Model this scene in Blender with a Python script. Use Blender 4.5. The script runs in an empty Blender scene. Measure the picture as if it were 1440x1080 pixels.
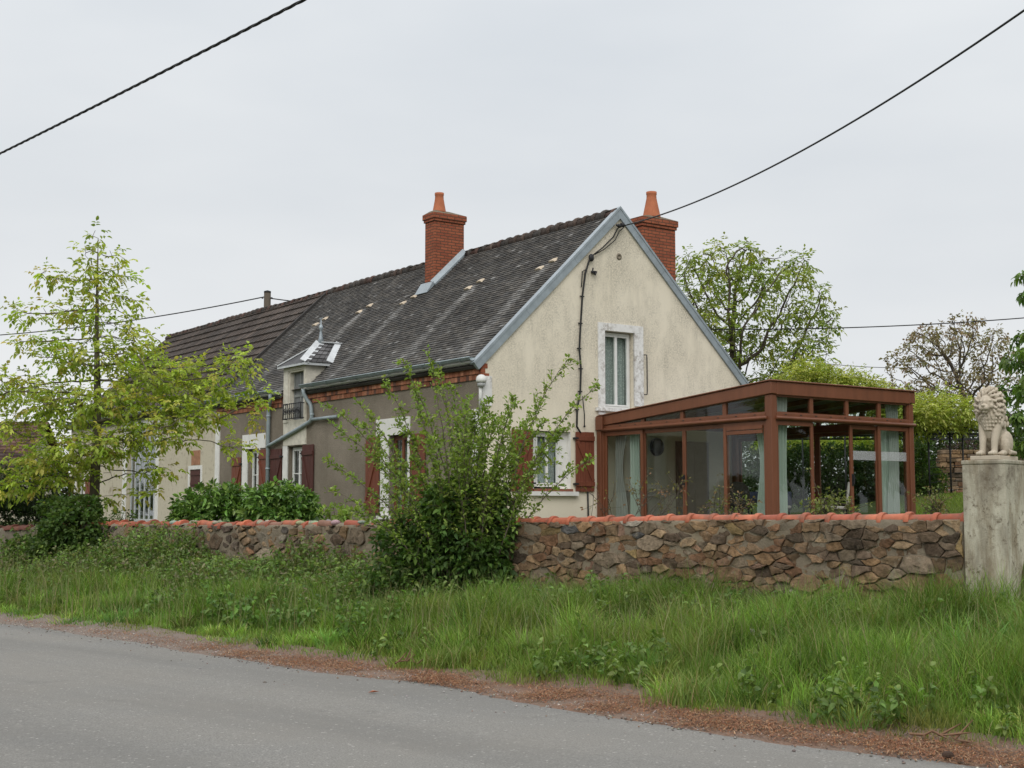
import bpy, bmesh, math, random
import numpy as np
from mathutils import Vector, Matrix, noise as mnoise

PI = math.pi
sc = bpy.context.scene
col = sc.collection
EYE = 1.6
LENS_PX = 1908.0
PITCH = math.atan(179 / LENS_PX)
# house frame: x runs along the gable (to the right and back), y along the ridge (to the left and back)
HA = math.radians(35.362)
HU = Vector((-math.sin(HA), math.cos(HA), 0))
HV = Vector((math.cos(HA), math.sin(HA), 0))
HP = Vector((-0.62, 28.0, 0))
GZ = 1.1          # garden level beside the house
# garden wall frame: r runs along the wall to the left, b points to the road
WA = Vector((4.655, 14.0, 0))
WD = Vector((-.743, .669, 0)).normalized()
WN = Vector((-.669, -.743, 0)).normalized()


def at(px, py, Y):
    """world point seen at a pixel of the 1440 x 1080 photograph at distance Y"""
    x = px - 720; y = 540 - py
    c, s = math.cos(PITCH), math.sin(PITCH)
    d = Vector((x, LENS_PX * c - y * s, LENS_PX * s + y * c))
    t = Y / d.y
    return Vector((d.x * t, Y, EYE + d.z * t))


def HW(x, y, z):
    return HP + HV * x + HU * y + Vector((0, 0, z))


def WW(r, b, z):
    p = WA + WD * r + WN * b
    return Vector((p.x, p.y, z))


def to_wall(x, y):
    dx = x - WA.x; dy = y - WA.y
    return dx * WD.x + dy * WD.y, dx * WN.x + dy * WN.y


def smooth(t):
    t = np.clip(t, 0, 1)
    return t * t * (3 - 2 * t)


# ------------------------------------------------------------------ custom properties
def tag(o, label=None, cat=None, group=None, kind=None):
    if label: o['label'] = label
    if cat: o['category'] = cat
    if group: o['group'] = group
    if kind: o['kind'] = kind
    return o


def empty(name, loc, rz=0.0):
    o = bpy.data.objects.new(name, None)
    o.empty_display_size = .3
    o.location = loc; o.rotation_euler = (0, 0, rz)
    col.objects.link(o)
    return o


def copy_tree(o, parent=None):
    c = o.copy(); col.objects.link(c)
    if parent is not None: c.parent = parent
    for ch in list(o.children):
        copy_tree(ch, c)
    return c


# ------------------------------------------------------------------ mesh builder
class MB:
    def __init__(s, off=(0, 0, 0)):
        s.v = []; s.f = []; s.c = []; s.off = off; s.col = (1, 1, 1); s.sm = []; s.smooth = False

    def add(s, vs, fs, c=None):
        n = len(s.v); o = s.off
        s.v += [(p[0] + o[0], p[1] + o[1], p[2] + o[2]) for p in vs]
        for f in fs:
            s.f.append([i + n for i in f]); s.c.append(c or s.col); s.sm.append(s.smooth)

    def box(s, x0, x1, y0, y1, z0, z1, c=None):
        x0, x1 = min(x0, x1), max(x0, x1); y0, y1 = min(y0, y1), max(y0, y1); z0, z1 = min(z0, z1), max(z0, z1)
        s.add([(x0, y0, z0), (x1, y0, z0), (x1, y1, z0), (x0, y1, z0), (x0, y0, z1), (x1, y0, z1), (x1, y1, z1), (x0, y1, z1)],
              [(0, 3, 2, 1), (4, 5, 6, 7), (0, 1, 5, 4), (1, 2, 6, 5), (2, 3, 7, 6), (3, 0, 4, 7)], c)

    def hexa(s, p, c=None):
        """eight corners, bottom ring then top ring"""
        s.add(p, [(0, 3, 2, 1), (4, 5, 6, 7), (0, 1, 5, 4), (1, 2, 6, 5), (2, 3, 7, 6), (3, 0, 4, 7)], c)

    def bar(s, a, b, w, h, up=(0, 0, 1), c=None):
        a = Vector(a); b = Vector(b); d = (b - a).normalized(); up = Vector(up)
        sd = d.cross(up).normalized(); up = sd.cross(d).normalized()
        q = []
        for p in (a, b):
            q += [p - sd * w / 2 - up * h / 2, p + sd * w / 2 - up * h / 2, p + sd * w / 2 + up * h / 2, p - sd * w / 2 + up * h / 2]
        s.add(q, [(0, 1, 2, 3), (7, 6, 5, 4), (0, 4, 5, 1), (1, 5, 6, 2), (2, 6, 7, 3), (3, 7, 4, 0)], c)

    def quad(s, a, b, cc, d, c=None):
        s.add([a, b, cc, d], [(0, 1, 2, 3)], c)

    def prism(s, poly, d, c=None):
        """polygon (3-D points) pushed along the vector d"""
        n = len(poly)
        vs = [tuple(p) for p in poly] + [(p[0] + d[0], p[1] + d[1], p[2] + d[2]) for p in poly]
        fs = [tuple(range(n))[::-1], tuple(range(n, 2 * n))] + [(i, (i + 1) % n, n + (i + 1) % n, n + i) for i in range(n)]
        s.add(vs, fs, c)

    def tube(s, path, r, n=8, c=None, cap=True, arc=None):
        P = [Vector(p) for p in path]; R = r if hasattr(r, '__len__') else [r] * len(P)
        vs = []; fs = []; prev = None
        for i, p in enumerate(P):
            t = (P[min(i + 1, len(P) - 1)] - P[max(i - 1, 0)])
            t = t.normalized() if t.length > 1e-9 else Vector((0, 0, 1))
            if prev is None:
                a = Vector((0, 0, 1)) if abs(t.z) < .9 else Vector((1, 0, 0))
                sx = t.cross(a).normalized()
            else:
                sx = (prev - t * prev.dot(t)).normalized()
            prev = sx; sy = t.cross(sx)
            for k in range(n):
                if arc: ang = arc[0] + (arc[1] - arc[0]) * k / (n - 1)
                else: ang = 2 * PI * k / n
                vs.append(p + (sx * math.cos(ang) + sy * math.sin(ang)) * R[i])
        m = n - 1 if arc else n
        for i in range(len(P) - 1):
            for k in range(m):
                k2 = (k + 1) % n
                fs.append((i * n + k, i * n + k2, (i + 1) * n + k2, (i + 1) * n + k))
        if cap and not arc:
            fs.append(tuple(range(n))[::-1]); fs.append(tuple((len(P) - 1) * n + k for k in range(n)))
        o = s.smooth; s.smooth = True; s.add(vs, fs, c); s.smooth = o

    def lathe(s, prof, cx, cy, n=20, c=None, z0=0):
        vs = []; fs = []
        for (r, z) in prof:
            for k in range(n):
                a = 2 * PI * k / n; vs.append((cx + r * math.cos(a), cy + r * math.sin(a), z + z0))
        for i in range(len(prof) - 1):
            for k in range(n):
                k2 = (k + 1) % n; fs.append((i * n + k, i * n + k2, (i + 1) * n + k2, (i + 1) * n + k))
        fs.append(tuple(range(n))[::-1]); fs.append(tuple((len(prof) - 1) * n + k for k in range(n)))
        o = s.smooth; s.smooth = True; s.add(vs, fs, c); s.smooth = o

    def ball(s, ce, r, rot=None, seg=12, rings=8, c=None):
        vs = []; fs = []
        R = r if hasattr(r, '__len__') else (r, r, r)
        ce = Vector(ce)
        for i in range(rings + 1):
            th = PI * i / rings
            for k in range(seg):
                a = 2 * PI * k / seg
                p = Vector((R[0] * math.sin(th) * math.cos(a), R[1] * math.sin(th) * math.sin(a), R[2] * math.cos(th)))
                if rot is not None: p = rot @ p
                vs.append(ce + p)
        for i in range(rings):
            for k in range(seg):
                k2 = (k + 1) % seg; fs.append((i * seg + k, (i + 1) * seg + k, (i + 1) * seg + k2, i * seg + k2))
        o = s.smooth; s.smooth = True; s.add(vs, fs, c); s.smooth = o

    def build(s, name, mat, parent=None, bevel=0, tint=False, loc=None, rz=0, shade=None):
        me = bpy.data.meshes.new(name)
        me.from_pydata(s.v, [], s.f); me.update()
        if mat: me.materials.append(mat)
        me.polygons.foreach_set('use_smooth', s.sm)
        if tint:
            a = me.attributes.new('tint', 'FLOAT_COLOR', 'FACE')
            arr = np.ones((len(s.f), 4), np.float32); arr[:, :3] = np.array(s.c, np.float32)
            a.data.foreach_set('color', arr.ravel())
        o = bpy.data.objects.new(name, me); col.objects.link(o)
        if parent is not None: o.parent = parent
        if loc is not None: o.location = loc
        o.rotation_euler.z = rz
        if bevel:
            m = o.modifiers.new('bevel', 'BEVEL'); m.width = bevel; m.segments = 2; m.limit_method = 'ANGLE'; m.angle_limit = math.radians(40)
        return o


def bulk(name, V, Fq, mat, parent=None, C=None, loc=None, smooth_=False):
    """numpy mesh: V (n,3); Fq (m,k) faces of one size; C (n,3) point tint"""
    me = bpy.data.meshes.new(name)
    V = np.asarray(V, np.float32); Fq = np.asarray(Fq, np.int32)
    me.vertices.add(len(V)); me.vertices.foreach_set('co', V.ravel())
    k = Fq.shape[1]
    me.loops.add(Fq.size); me.loops.foreach_set('vertex_index', Fq.ravel())
    me.polygons.add(len(Fq)); me.polygons.foreach_set('loop_start', np.arange(0, Fq.size, k, dtype=np.int32))
    me.update(calc_edges=True); me.validate()
    me.materials.append(mat)
    if smooth_: me.polygons.foreach_set('use_smooth', np.ones(len(Fq), bool))
    if C is not None:
        a = me.attributes.new('tint', 'FLOAT_COLOR', 'POINT')
        arr = np.ones((len(V), 4), np.float32); arr[:, :3] = C
        a.data.foreach_set('color', arr.ravel())
    o = bpy.data.objects.new(name, me); col.objects.link(o)
    if parent is not None: o.parent = parent
    if loc is not None: o.location = loc
    return o


# ------------------------------------------------------------------ materials
class NT:
    def __init__(s, name):
        s.m = bpy.data.materials.new(name); s.m.use_nodes = True
        s.t = s.m.node_tree; s.n = s.t.nodes; s.l = s.t.links
        s.b = s.n['Principled BSDF']; s.out = s.n['Material Output']
        s.tc = s.n.new('ShaderNodeTexCoord')

    def new(s, t, **kw):
        x = s.n.new(t)
        for k, v in kw.items(): setattr(x, k, v)
        return x

    def link(s, a, b): s.l.new(a, b)

    def coord(s, scale=(1, 1, 1), rot=(0, 0, 0), loc=(0, 0, 0)):
        m = s.new('ShaderNodeMapping'); s.link(s.tc.outputs['Object'], m.inputs['Vector'])
        m.inputs['Scale'].default_value = scale; m.inputs['Rotation'].default_value = rot; m.inputs['Location'].default_value = loc
        return m.outputs['Vector']

    def noise(s, scale, detail=4, rough=.6, vec=None, dist=0):
        x = s.new('ShaderNodeTexNoise'); x.inputs['Scale'].default_value = scale
        x.inputs['Detail'].default_value = detail; x.inputs['Roughness'].default_value = rough; x.inputs['Distortion'].default_value = dist
        s.link(vec if vec is not None else s.tc.outputs['Object'], x.inputs['Vector'])
        return x.outputs['Fac']

    def ramp(s, fac, stops, interp='LINEAR'):
        r = s.new('ShaderNodeValToRGB'); r.color_ramp.interpolation = interp
        e = r.color_ramp.elements
        while len(e) > 1: e.remove(e[-1])
        for i, (p, c) in enumerate(stops):
            x = e[0] if i == 0 else e.new(p)
            x.position = p
            x.color = (c, c, c, 1) if not hasattr(c, '__len__') else (*c[:3], 1)
        s.link(fac, r.inputs['Fac'])
        return r.outputs['Color']

    def mix(s, fac, a, b, mode='MIX'):
        m = s.new('ShaderNodeMix', data_type='RGBA', blend_type=mode)
        for sock, v in ((m.inputs[0], fac), (m.inputs[6], a), (m.inputs[7], b)):
            if hasattr(v, 'is_linked') or hasattr(v, 'links'): s.link(v, sock)
            elif hasattr(v, '__len__'): sock.default_value = (*v[:3], 1)
            else: sock.default_value = v
        return m.outputs[2]

    def math(s, op, a, b=0.0, clamp=False):
        m = s.new('ShaderNodeMath', operation=op); m.use_clamp = clamp
        for sock, v in ((m.inputs[0], a), (m.inputs[1], b)):
            if hasattr(v, 'links'): s.link(v, sock)
            else: sock.default_value = v
        return m.outputs[0]

    def tint(s):
        a = s.new('ShaderNodeAttribute'); a.attribute_name = 'tint'
        return a.outputs['Color']

    def bump(s, h, strength=.3, dist=.02):
        b = s.new('ShaderNodeBump'); b.inputs['Strength'].default_value = strength; b.inputs['Distance'].default_value = dist
        s.link(h, b.inputs['Height']); s.link(b.outputs['Normal'], s.b.inputs['Normal'])

    def color(s, c):
        if hasattr(c, 'links'): s.link(c, s.b.inputs['Base Color'])
        else: s.b.inputs['Base Color'].default_value = (*c[:3], 1)

    def set(s, rough=.7, spec=.3, metal=0):
        s.b.inputs['Roughness'].default_value = rough
        s.b.inputs['Specular IOR Level'].default_value = spec
        s.b.inputs['Metallic'].default_value = metal
        return s.m


def M_basic(name, base, rough=.7, var=.25, scale=6, bump=.0, bscale=40, spec=.3, metal=0, tinted=False, stretch=(1, 1, 1)):
    n = NT(name)
    f = n.noise(scale, 5, .65, n.coord(stretch))
    lo = tuple(c * (1 - var) for c in base); hi = tuple(min(1, c * (1 + var)) for c in base)
    c = n.ramp(f, [(.25, lo), (.75, hi)])
    if tinted: c = n.mix(1.0, c, n.tint(), 'MULTIPLY')
    n.color(c)
    if bump: n.bump(n.noise(bscale, 4, .6, n.coord(stretch)), bump, .01)
    return n.set(rough, spec, metal)


def M_leaf(name, trans=.3, rough=.5, spec=.3, var=.25, gain=1.0):
    n = NT(name)
    f = n.noise(9, 3, .6)
    c = n.mix(1.0, n.ramp(f, [(.3, 1 - var), (.7, 1 + var)]), n.tint(), 'MULTIPLY')
    c = n.mix(1.0, c, (gain, gain, gain * .95), 'MULTIPLY')
    n.color(c); n.set(rough, spec)
    tr = n.new('ShaderNodeBsdfTranslucent')
    c2 = n.mix(1.0, c, (1.15, 1.25, .55), 'MULTIPLY')
    n.link(c2, tr.inputs['Color'])
    mx = n.new('ShaderNodeMixShader'); mx.inputs[0].default_value = trans
    n.link(n.b.outputs[0], mx.inputs[1]); n.link(tr.outputs[0], mx.inputs[2]); n.link(mx.outputs[0], n.out.inputs['Surface'])
    return n.m


def M_glass(name, tint=(.82, .86, .85), refl=1.0):
    n = NT(name); n.n.remove(n.b)
    t = n.new('ShaderNodeBsdfTransparent'); t.inputs['Color'].default_value = (*tint, 1)
    g = n.new('ShaderNodeBsdfGlossy'); g.inputs['Roughness'].default_value = .02; g.inputs['Color'].default_value = (.95, .97, 1, 1)
    fr = n.new('ShaderNodeLayerWeight'); fr.inputs['Blend'].default_value = .5
    f = n.math('MULTIPLY', n.math('ADD', n.math('MULTIPLY', n.math('POWER', fr.outputs['Facing'], 4.0), .9), .045), refl, True)
    mx = n.new('ShaderNodeMixShader'); n.link(f, mx.inputs[0]); n.link(t.outputs[0], mx.inputs[1]); n.link(g.outputs[0], mx.inputs[2])
    n.link(mx.outputs[0], n.out.inputs['Surface'])
    return n.m


MAT = {}
MAT['wood_red'] = M_basic('brown_coated_aluminium', (.155, .056, .028), .42, .22, 5, .08, 30, .4, stretch=(1, 1, .12))
MAT['shutter'] = M_basic('varnished_shutter_wood', (.155, .047, .026), .5, .35, 8, .15, 40, .35, stretch=(6, 6, .5))
MAT['shutter_dark'] = M_basic('dark_shutter_wood', (.075, .026, .021), .55, .35, 8, .15, 40, .3, stretch=(6, 6, .5))
MAT['zinc'] = M_basic('weathered_zinc', (.27, .31, .335), .45, .22, 4, .05, 20, .5, .25)
MAT['zinc_pale'] = M_basic('pale_zinc_sheet', (.50, .52, .53), .5, .2, 4, .05, 20, .5, .1)
MAT['gutter'] = M_basic('dark_zinc_gutter', (.25, .30, .32), .45, .3, 5, .05, 20, .5, .2)
MAT['pvc'] = M_basic('white_window_frame', (.68, .68, .66), .45, .08, 6)
MAT['iron'] = M_basic('black_iron', (.022, .022, .024), .5, .2, 10)
MAT['cable'] = M_basic('black_cable', (.018, .018, .018), .6, .2, 10)
MAT['glass'] = M_glass('window_glass', (.9, .93, .92), 1.0)
MAT['glass_cons'] = M_glass('conservatory_glass', (.87, .90, .88), .6)
MAT['lace'] = M_basic('white_lace', (.55, .57, .56), .9, .15, 30)
MAT['dark_panel'] = M_basic('grey_panel', (.16, .165, .165), .6, .2, 6)
# ------------------------------------------------------------------ camera, light
cam = bpy.data.cameras.new('camera'); co = bpy.data.objects.new('camera', cam); col.objects.link(co)
co.location = (0, 0, EYE); co.rotation_euler = (PI / 2 + PITCH, 0, 0)
cam.sensor_width = 36; cam.lens = LENS_PX / 1440 * 36; cam.clip_end = 2000; cam.clip_start = .05
sc.camera = co
SUN_EL, SUN_AZ = math.radians(40), math.radians(187)
w = bpy.data.worlds.new('World'); sc.world = w; w.use_nodes = True
nt = w.node_tree; bg = nt.nodes['Background']
sky = nt.nodes.new('ShaderNodeTexSky'); sky.sky_type = 'NISHITA'; sky.sun_disc = False
sky.sun_elevation = SUN_EL; sky.sun_rotation = SUN_AZ; sky.dust_density = 3
tcw = nt.nodes.new('ShaderNodeTexCoord'); sep = nt.nodes.new('ShaderNodeSeparateXYZ')
nt.links.new(tcw.outputs['Generated'], sep.inputs[0])
# overcast layer: the cloud sheet is brighter overhead than at the horizon, with broad soft patches
mp = nt.nodes.new('ShaderNodeMapping'); mp.inputs['Scale'].default_value = (1.6, 1.6, 5)
nt.links.new(tcw.outputs['Generated'], mp.inputs['Vector'])
nz = nt.nodes.new('ShaderNodeTexNoise'); nz.inputs['Scale'].default_value = 1.7; nz.inputs['Detail'].default_value = 4
nt.links.new(mp.outputs[0], nz.inputs['Vector'])
rp = nt.nodes.new('ShaderNodeValToRGB'); e = rp.color_ramp.elements
e[0].position = 0; e[0].color = (8.0, 8.05, 8.1, 1)
e[1].position = 1; e[1].color = (16.5, 16.7, 17.1, 1)
x = e.new(.10); x.color = (7.9, 8.05, 8.2, 1)
x = e.new(.22); x.color = (7.4, 7.65, 7.9, 1)
x = e.new(.36); x.color = (7.6, 7.9, 8.2, 1)
x = e.new(.55); x.color = (12, 12.2, 12.5, 1)
nt.links.new(sep.outputs[2], rp.inputs[0])
rc = nt.nodes.new('ShaderNodeValToRGB'); rc.color_ramp.elements[0].position = .3; rc.color_ramp.elements[1].position = .7
rc.color_ramp.elements[0].color = (.95, .965, .98, 1); rc.color_ramp.elements[1].color = (1.09, 1.085, 1.075, 1)
nt.links.new(nz.outputs['Fac'], rc.inputs[0])
mu = nt.nodes.new('ShaderNodeMix'); mu.data_type = 'RGBA'; mu.blend_type = 'MULTIPLY'; mu.inputs[0].default_value = 1
nt.links.new(rp.outputs[0], mu.inputs[6]); nt.links.new(rc.outputs[0], mu.inputs[7])
mx = nt.nodes.new('ShaderNodeMix'); mx.data_type = 'RGBA'; mx.inputs[0].default_value = .96
nt.links.new(sky.outputs[0], mx.inputs[6]); nt.links.new(mu.outputs[2], mx.inputs[7])
nt.links.new(mx.outputs[2], bg.inputs['Color']); bg.inputs['Strength'].default_value = .1
sl = bpy.data.lights.new('sun', 'SUN'); sl.energy = 1.35; sl.angle = math.radians(40); sl.color = (1, .96, .9)
so = bpy.data.objects.new('sun', sl); col.objects.link(so)
# light comes from high above, behind the camera's left
sdir = Vector((math.sin(SUN_AZ) * math.cos(SUN_EL), math.cos(SUN_AZ) * math.cos(SUN_EL), math.sin(SUN_EL)))
so.rotation_euler = sdir.to_track_quat('Z', 'Y').to_euler()
sc.view_settings.view_transform = 'Standard'; sc.view_settings.look = 'None'
sc.view_settings.exposure = 0; sc.view_settings.gamma = 1
sc.cycles.use_denoising = True
sc.cycles.max_bounces = 8; sc.cycles.transparent_max_bounces = 16
sc.render.engine = 'CYCLES'

# ------------------------------------------------------------------ ground, road
def on_ground(px, py, z=0.0):
    x = px - 720; y = 540 - py
    c, s_ = math.cos(PITCH), math.sin(PITCH)
    d = Vector((x, LENS_PX * c - y * s_, LENS_PX * s_ + y * c)); t = (z - EYE) / d.z
    return to_wall(d.x * t, d.y * t)


_G = [(30, 6.0), (24, 5.0)] + [on_ground(*p) for p in [(0, 870), (125, 884), (300, 907), (440, 926), (560, 942), (700, 960), (880, 981), (1040, 1013), (1240, 1039), (1440, 1060)]]
_A = [(30, 6.4), (24, 5.5)] + [on_ground(*p) for p in [(0, 875), (125, 892), (300, 920), (400, 937), (600, 961), (677, 973), (880, 1011), (1040, 1034), (1339, 1073), (1440, 1085)]]
_G += [(-5, _G[-1][1] + .1), (-30, _G[-1][1] + .1)]; _A += [(-5, _A[-1][1] + .1), (-30, _A[-1][1] + .1)]
_G = np.array(sorted(map(tuple, _G))); _A = np.array(sorted(map(tuple, _A)))


def edge_b(r):
    """where the grass ends"""
    return np.interp(r, _G[:, 0], _G[:, 1])


def edge_a(r):
    """where the asphalt begins"""
    return np.maximum(np.interp(r, _A[:, 0], _A[:, 1]), edge_b(r) + .1)


def ground_z(x, y):
    """height of the ground sheet"""
    x = np.asarray(x, float); y = np.asarray(y, float)
    dx = x - WA.x; dy = y - WA.y
    r = dx * WD.x + dy * WD.y; b = dx * WN.x + dy * WN.y
    e = edge_b(r)
    t = np.clip(b / np.maximum(e, .1), 0, 1)
    verge = .34 * (1 - t) ** .85 + .03 * np.sin(r * 1.7 + b) * np.sin(b * 2.1) * np.clip((e - b) * 2, 0, 1) * (b > 0)
    verge = np.where(b > e, -.05 * np.clip((b - e) * 5, 0, 1), verge)
    far = np.where(b > e + 11, .05, 0)
    verge = verge + far
    rise = .95 * smooth((x - 7.2) / 5.2) * smooth((y - 24) / 9)
    gard = GZ + rise + .02 * np.sin(x * 1.3) * np.sin(y * .9)
    wdt = np.where(r < -.8, 4.5, .22)
    k = smooth((-.12 - b) / wdt)
    return verge * (1 - k) + gard * k


def ground_grid(rs, bs):
    R, B = np.meshgrid(rs, bs)
    X = WA.x + WD.x * R + WN.x * B; Y = WA.y + WD.y * R + WN.y * B
    return np.stack([X, Y, ground_z(X, Y)], -1), len(rs), len(bs)


rs = np.unique(np.concatenate([np.linspace(-500, -60, 12), np.linspace(-60, -8, 14), np.arange(-8, 26, .25), np.linspace(26, 70, 18), np.linspace(70, 500, 12)]))
bs = np.unique(np.concatenate([np.linspace(-500, -60, 12), np.linspace(-60, -1, 60), np.arange(-1, 0, .08), np.arange(0, 7, .2), np.linspace(7, 20, 27), np.linspace(20, 400, 12)]))
G, nr, nb = ground_grid(rs, bs)
idx = np.arange(nr * nb).reshape(nb, nr)
Fq = np.stack([idx[:-1, :-1], idx[1:, :-1], idx[1:, 1:], idx[:-1, 1:]], -1).reshape(-1, 4)
n = NT('soil_and_turf')
f1 = n.noise(1.3, 6, .65); f2 = n.noise(14, 5, .7)
c = n.mix(n.ramp(f1, [(.4, 0), (.62, 1)]), (.050, .075, .020), (.085, .105, .030))
c = n.mix(n.ramp(f2, [(.52, 0), (.7, 1)]), c, (.075, .055, .035))
n.color(c); n.bump(f2, .5, .03)
bulk('ground', G.reshape(-1, 3), Fq, n.set(.95, .1), smooth_=True)['kind'] = 'structure'

# the road: one worn sheet from the verge to beyond the camera
rr = np.arange(-26, 42, .12)
ea = edge_a(rr); eg = edge_b(rr)
rng = np.random.default_rng(4)
jit = .035 * np.sin(rr * 5.1) + .03 * np.sin(rr * 11.3 + 1) + .022 * rng.standard_normal(len(rr))
rows = []
for k, off in enumerate([0.0, .25, .6, 1.2, 2.5, 4.5, 6.5, 10.0]):
    bb = ea + off + (jit if k == 0 else .0)
    p = WA.xy.to_3d()
    X = WA.x + WD.x * rr + WN.x * bb; Y = WA.y + WD.y * rr + WN.y * bb
    camber = .006 + .05 * math.sin(PI * off / 10.0) * .6
    rows.append(np.stack([X, Y, np.full_like(X, camber)], -1))
V = np.stack(rows, 0); idx = np.arange(V.shape[0] * V.shape[1]).reshape(V.shape[0], V.shape[1])
Fq = np.stack([idx[:-1, :-1], idx[1:, :-1], idx[1:, 1:], idx[:-1, 1:]], -1).reshape(-1, 4)
n = NT('worn_grey_asphalt')
f = n.noise(75, 5, .8); g = n.noise(.5, 5, .6); h = n.noise(36, 4, .7)
vor = n.new('ShaderNodeTexVoronoi'); vor.inputs['Scale'].default_value = 62; n.link(n.tc.outputs['Object'], vor.inputs['Vector'])
c = n.ramp(f, [(.30, (.075, .073, .068)), (.5, (.185, .18, .166)), (.70, (.29, .282, .262))])
c = n.mix(n.ramp(g, [(.35, 0), (.7, .55)]), c, (.20, .185, .160))
cbx = n.new('ShaderNodeCombineXYZ')
for ax, vec, k in ((0, WD, .12), (1, WN, 1.1)):
    dt = n.new('ShaderNodeVectorMath', operation='DOT_PRODUCT'); n.link(n.tc.outputs['Object'], dt.inputs[0]); dt.inputs[1].default_value = vec
    n.link(n.math('MULTIPLY', dt.outputs['Value'], k), cbx.inputs[ax])
tr_ = n.noise(.8, 4, .6, cbx.outputs[0])                          # bands worn by wheels along the lane
c = n.mix(n.ramp(tr_, [(.42, 0), (.62, .45)]), c, (.125, .122, .114))
c = n.mix(n.ramp(n.noise(2.3, 6, .7, None, .8), [(.60, 0), (.72, .40)]), c, (.26, .25, .225))
c = n.mix(n.ramp(n.noise(.9, 6, .75, n.coord((1, 1, 1), (0, 0, 0), (7, 3, 0))), [(.60, 0), (.68, .30)]), c, (.10, .096, .088))
c = n.mix(n.ramp(vor.outputs['Color'], [(.86, 0), (.95, .6)]), c, (.42, .405, .375))
c = n.mix(n.ramp(h, [(.25, .5), (.36, 0)]), c, (.075, .073, .07))
n.color(c); n.bump(n.math('ADD', f, n.math('MULTIPLY', vor.outputs['Distance'], 1.0)), .55, .006)
bulk('road', V.reshape(-1, 3), Fq, n.set(.88, .25), smooth_=True)['kind'] = 'structure'

# reddish strip of gravel and needles between asphalt and grass
rows = []
for k, q in enumerate([-.35, 0.0, .5, 1.0, 1.15]):
    j = .07 * np.sin(rr * 2.3 + k) + .03 * rng.standard_normal(len(rr))
    bb = eg + (ea - eg) * np.clip(q, 0, 1) + (q if q < 0 else 0) + (.16 if k == 4 else 0) + (j if k in (0, 3, 4) else 0)
    X = WA.x + WD.x * rr + WN.x * bb; Y = WA.y + WD.y * rr + WN.y * bb
    Z = np.maximum(ground_z(X, Y), 0.0) + .014 + (.003 if k in (2, 3) else 0)
    if k >= 4: Z = np.full_like(Z, .001)
    rows.append(np.stack([X, Y, Z], -1))
V = np.stack(rows, 0); idx = np.arange(V.shape[0] * V.shape[1]).reshape(V.shape[0], V.shape[1])
Fq = np.stack([idx[:-1, :-1], idx[1:, :-1], idx[1:, 1:], idx[:-1, 1:]], -1).reshape(-1, 4)
n = NT('red_gravel_litter')
f = n.noise(60, 5, .75); g = n.noise(2.2, 4, .6)
c = n.ramp(f, [(.3, (.085, .045, .028)), (.5, (.19, .115, .08)), (.72, (.27, .20, .155))])
c = n.mix(n.ramp(g, [(.4, 0), (.65, .6)]), c, (.17, .145, .12))
dt = n.new('ShaderNodeVectorMath', operation='DOT_PRODUCT'); n.link(n.tc.outputs['Object'], dt.inputs[0]); dt.inputs[1].default_value = WD
along = n.math('SUBTRACT', dt.outputs['Value'], WA.dot(WD))
# towards the left the needles give way to grey pink grit
c = n.mix(n.ramp(n.math('MULTIPLY', along, .05), [(.18, 0), (.50, .82)]), c, n.ramp(f, [(.3, (.13, .105, .09)), (.7, (.27, .235, .205))]))
n.color(c); n.bump(f, .8, .015)
bulk('road_shoulder', V.reshape(-1, 3), Fq, n.set(.95, .1), smooth_=True)['kind'] = 'structure'
# ------------------------------------------------------------------ the long farmhouse
house = empty('farmhouse', (HP.x, HP.y, GZ), HA)
tag(house, 'long low farmhouse with cream gable, mossy grey tiled roof and brick chimneys', 'house')
HO = (0, 0, -GZ)
RZ0, RK, HWID, HLEN, YB = 4.80, .955, 7.45, 27.0, 13.95     # roof plane z = RZ0 + RK*x; YB: where the barn roof begins
RX = HWID / 2
RIDGE = RZ0 + RK * RX
rnd = random.Random(7)


def roof_z(x):
    return RZ0 + RK * (x if x <= RX else HWID - x)


def wall_open(mb, axis, pos, a0, a1, top, ops, depth, sign, zb=GZ - .2, reveal=None, sp=()):
    """wall face in the plane axis=pos with openings (a0, a1, z0, z1); depth = reveal depth into the wall; top(a) = upper edge"""
    xs = sorted(set([a0, a1] + [v for o in ops for v in o[:2]] + list(sp)))
    def P(a, z, d=0):
        return (pos + sign * d, a, z) if axis == 'x' else (a, pos + sign * d, z)
    for xa, xb in zip(xs[:-1], xs[1:]):
        cuts = sorted([(o[2], o[3]) for o in ops if o[0] <= xa + 1e-6 and o[1] >= xb - 1e-6])
        z = zb
        for c0, c1 in cuts:
            if c0 > z: mb.quad(P(xa, z), P(xb, z), P(xb, c0), P(xa, c0))
            z = c1
        mb.quad(P(xa, z), P(xb, z), P(xb, top(xb)), P(xa, top(xa)))
    rb = reveal or mb
    for (p0, p1, z0, z1) in ops:
        rb.quad(P(p0, z0), P(p0, z1), P(p0, z1, depth), P(p0, z0, depth))
        rb.quad(P(p1, z0), P(p1, z1), P(p1, z1, depth), P(p1, z0, depth))
        rb.quad(P(p0, z1), P(p1, z1), P(p1, z1, depth), P(p0, z1, depth))
        rb.quad(P(p0, z0), P(p1, z0), P(p1, z0, depth), P(p0, z0, depth))


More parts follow.
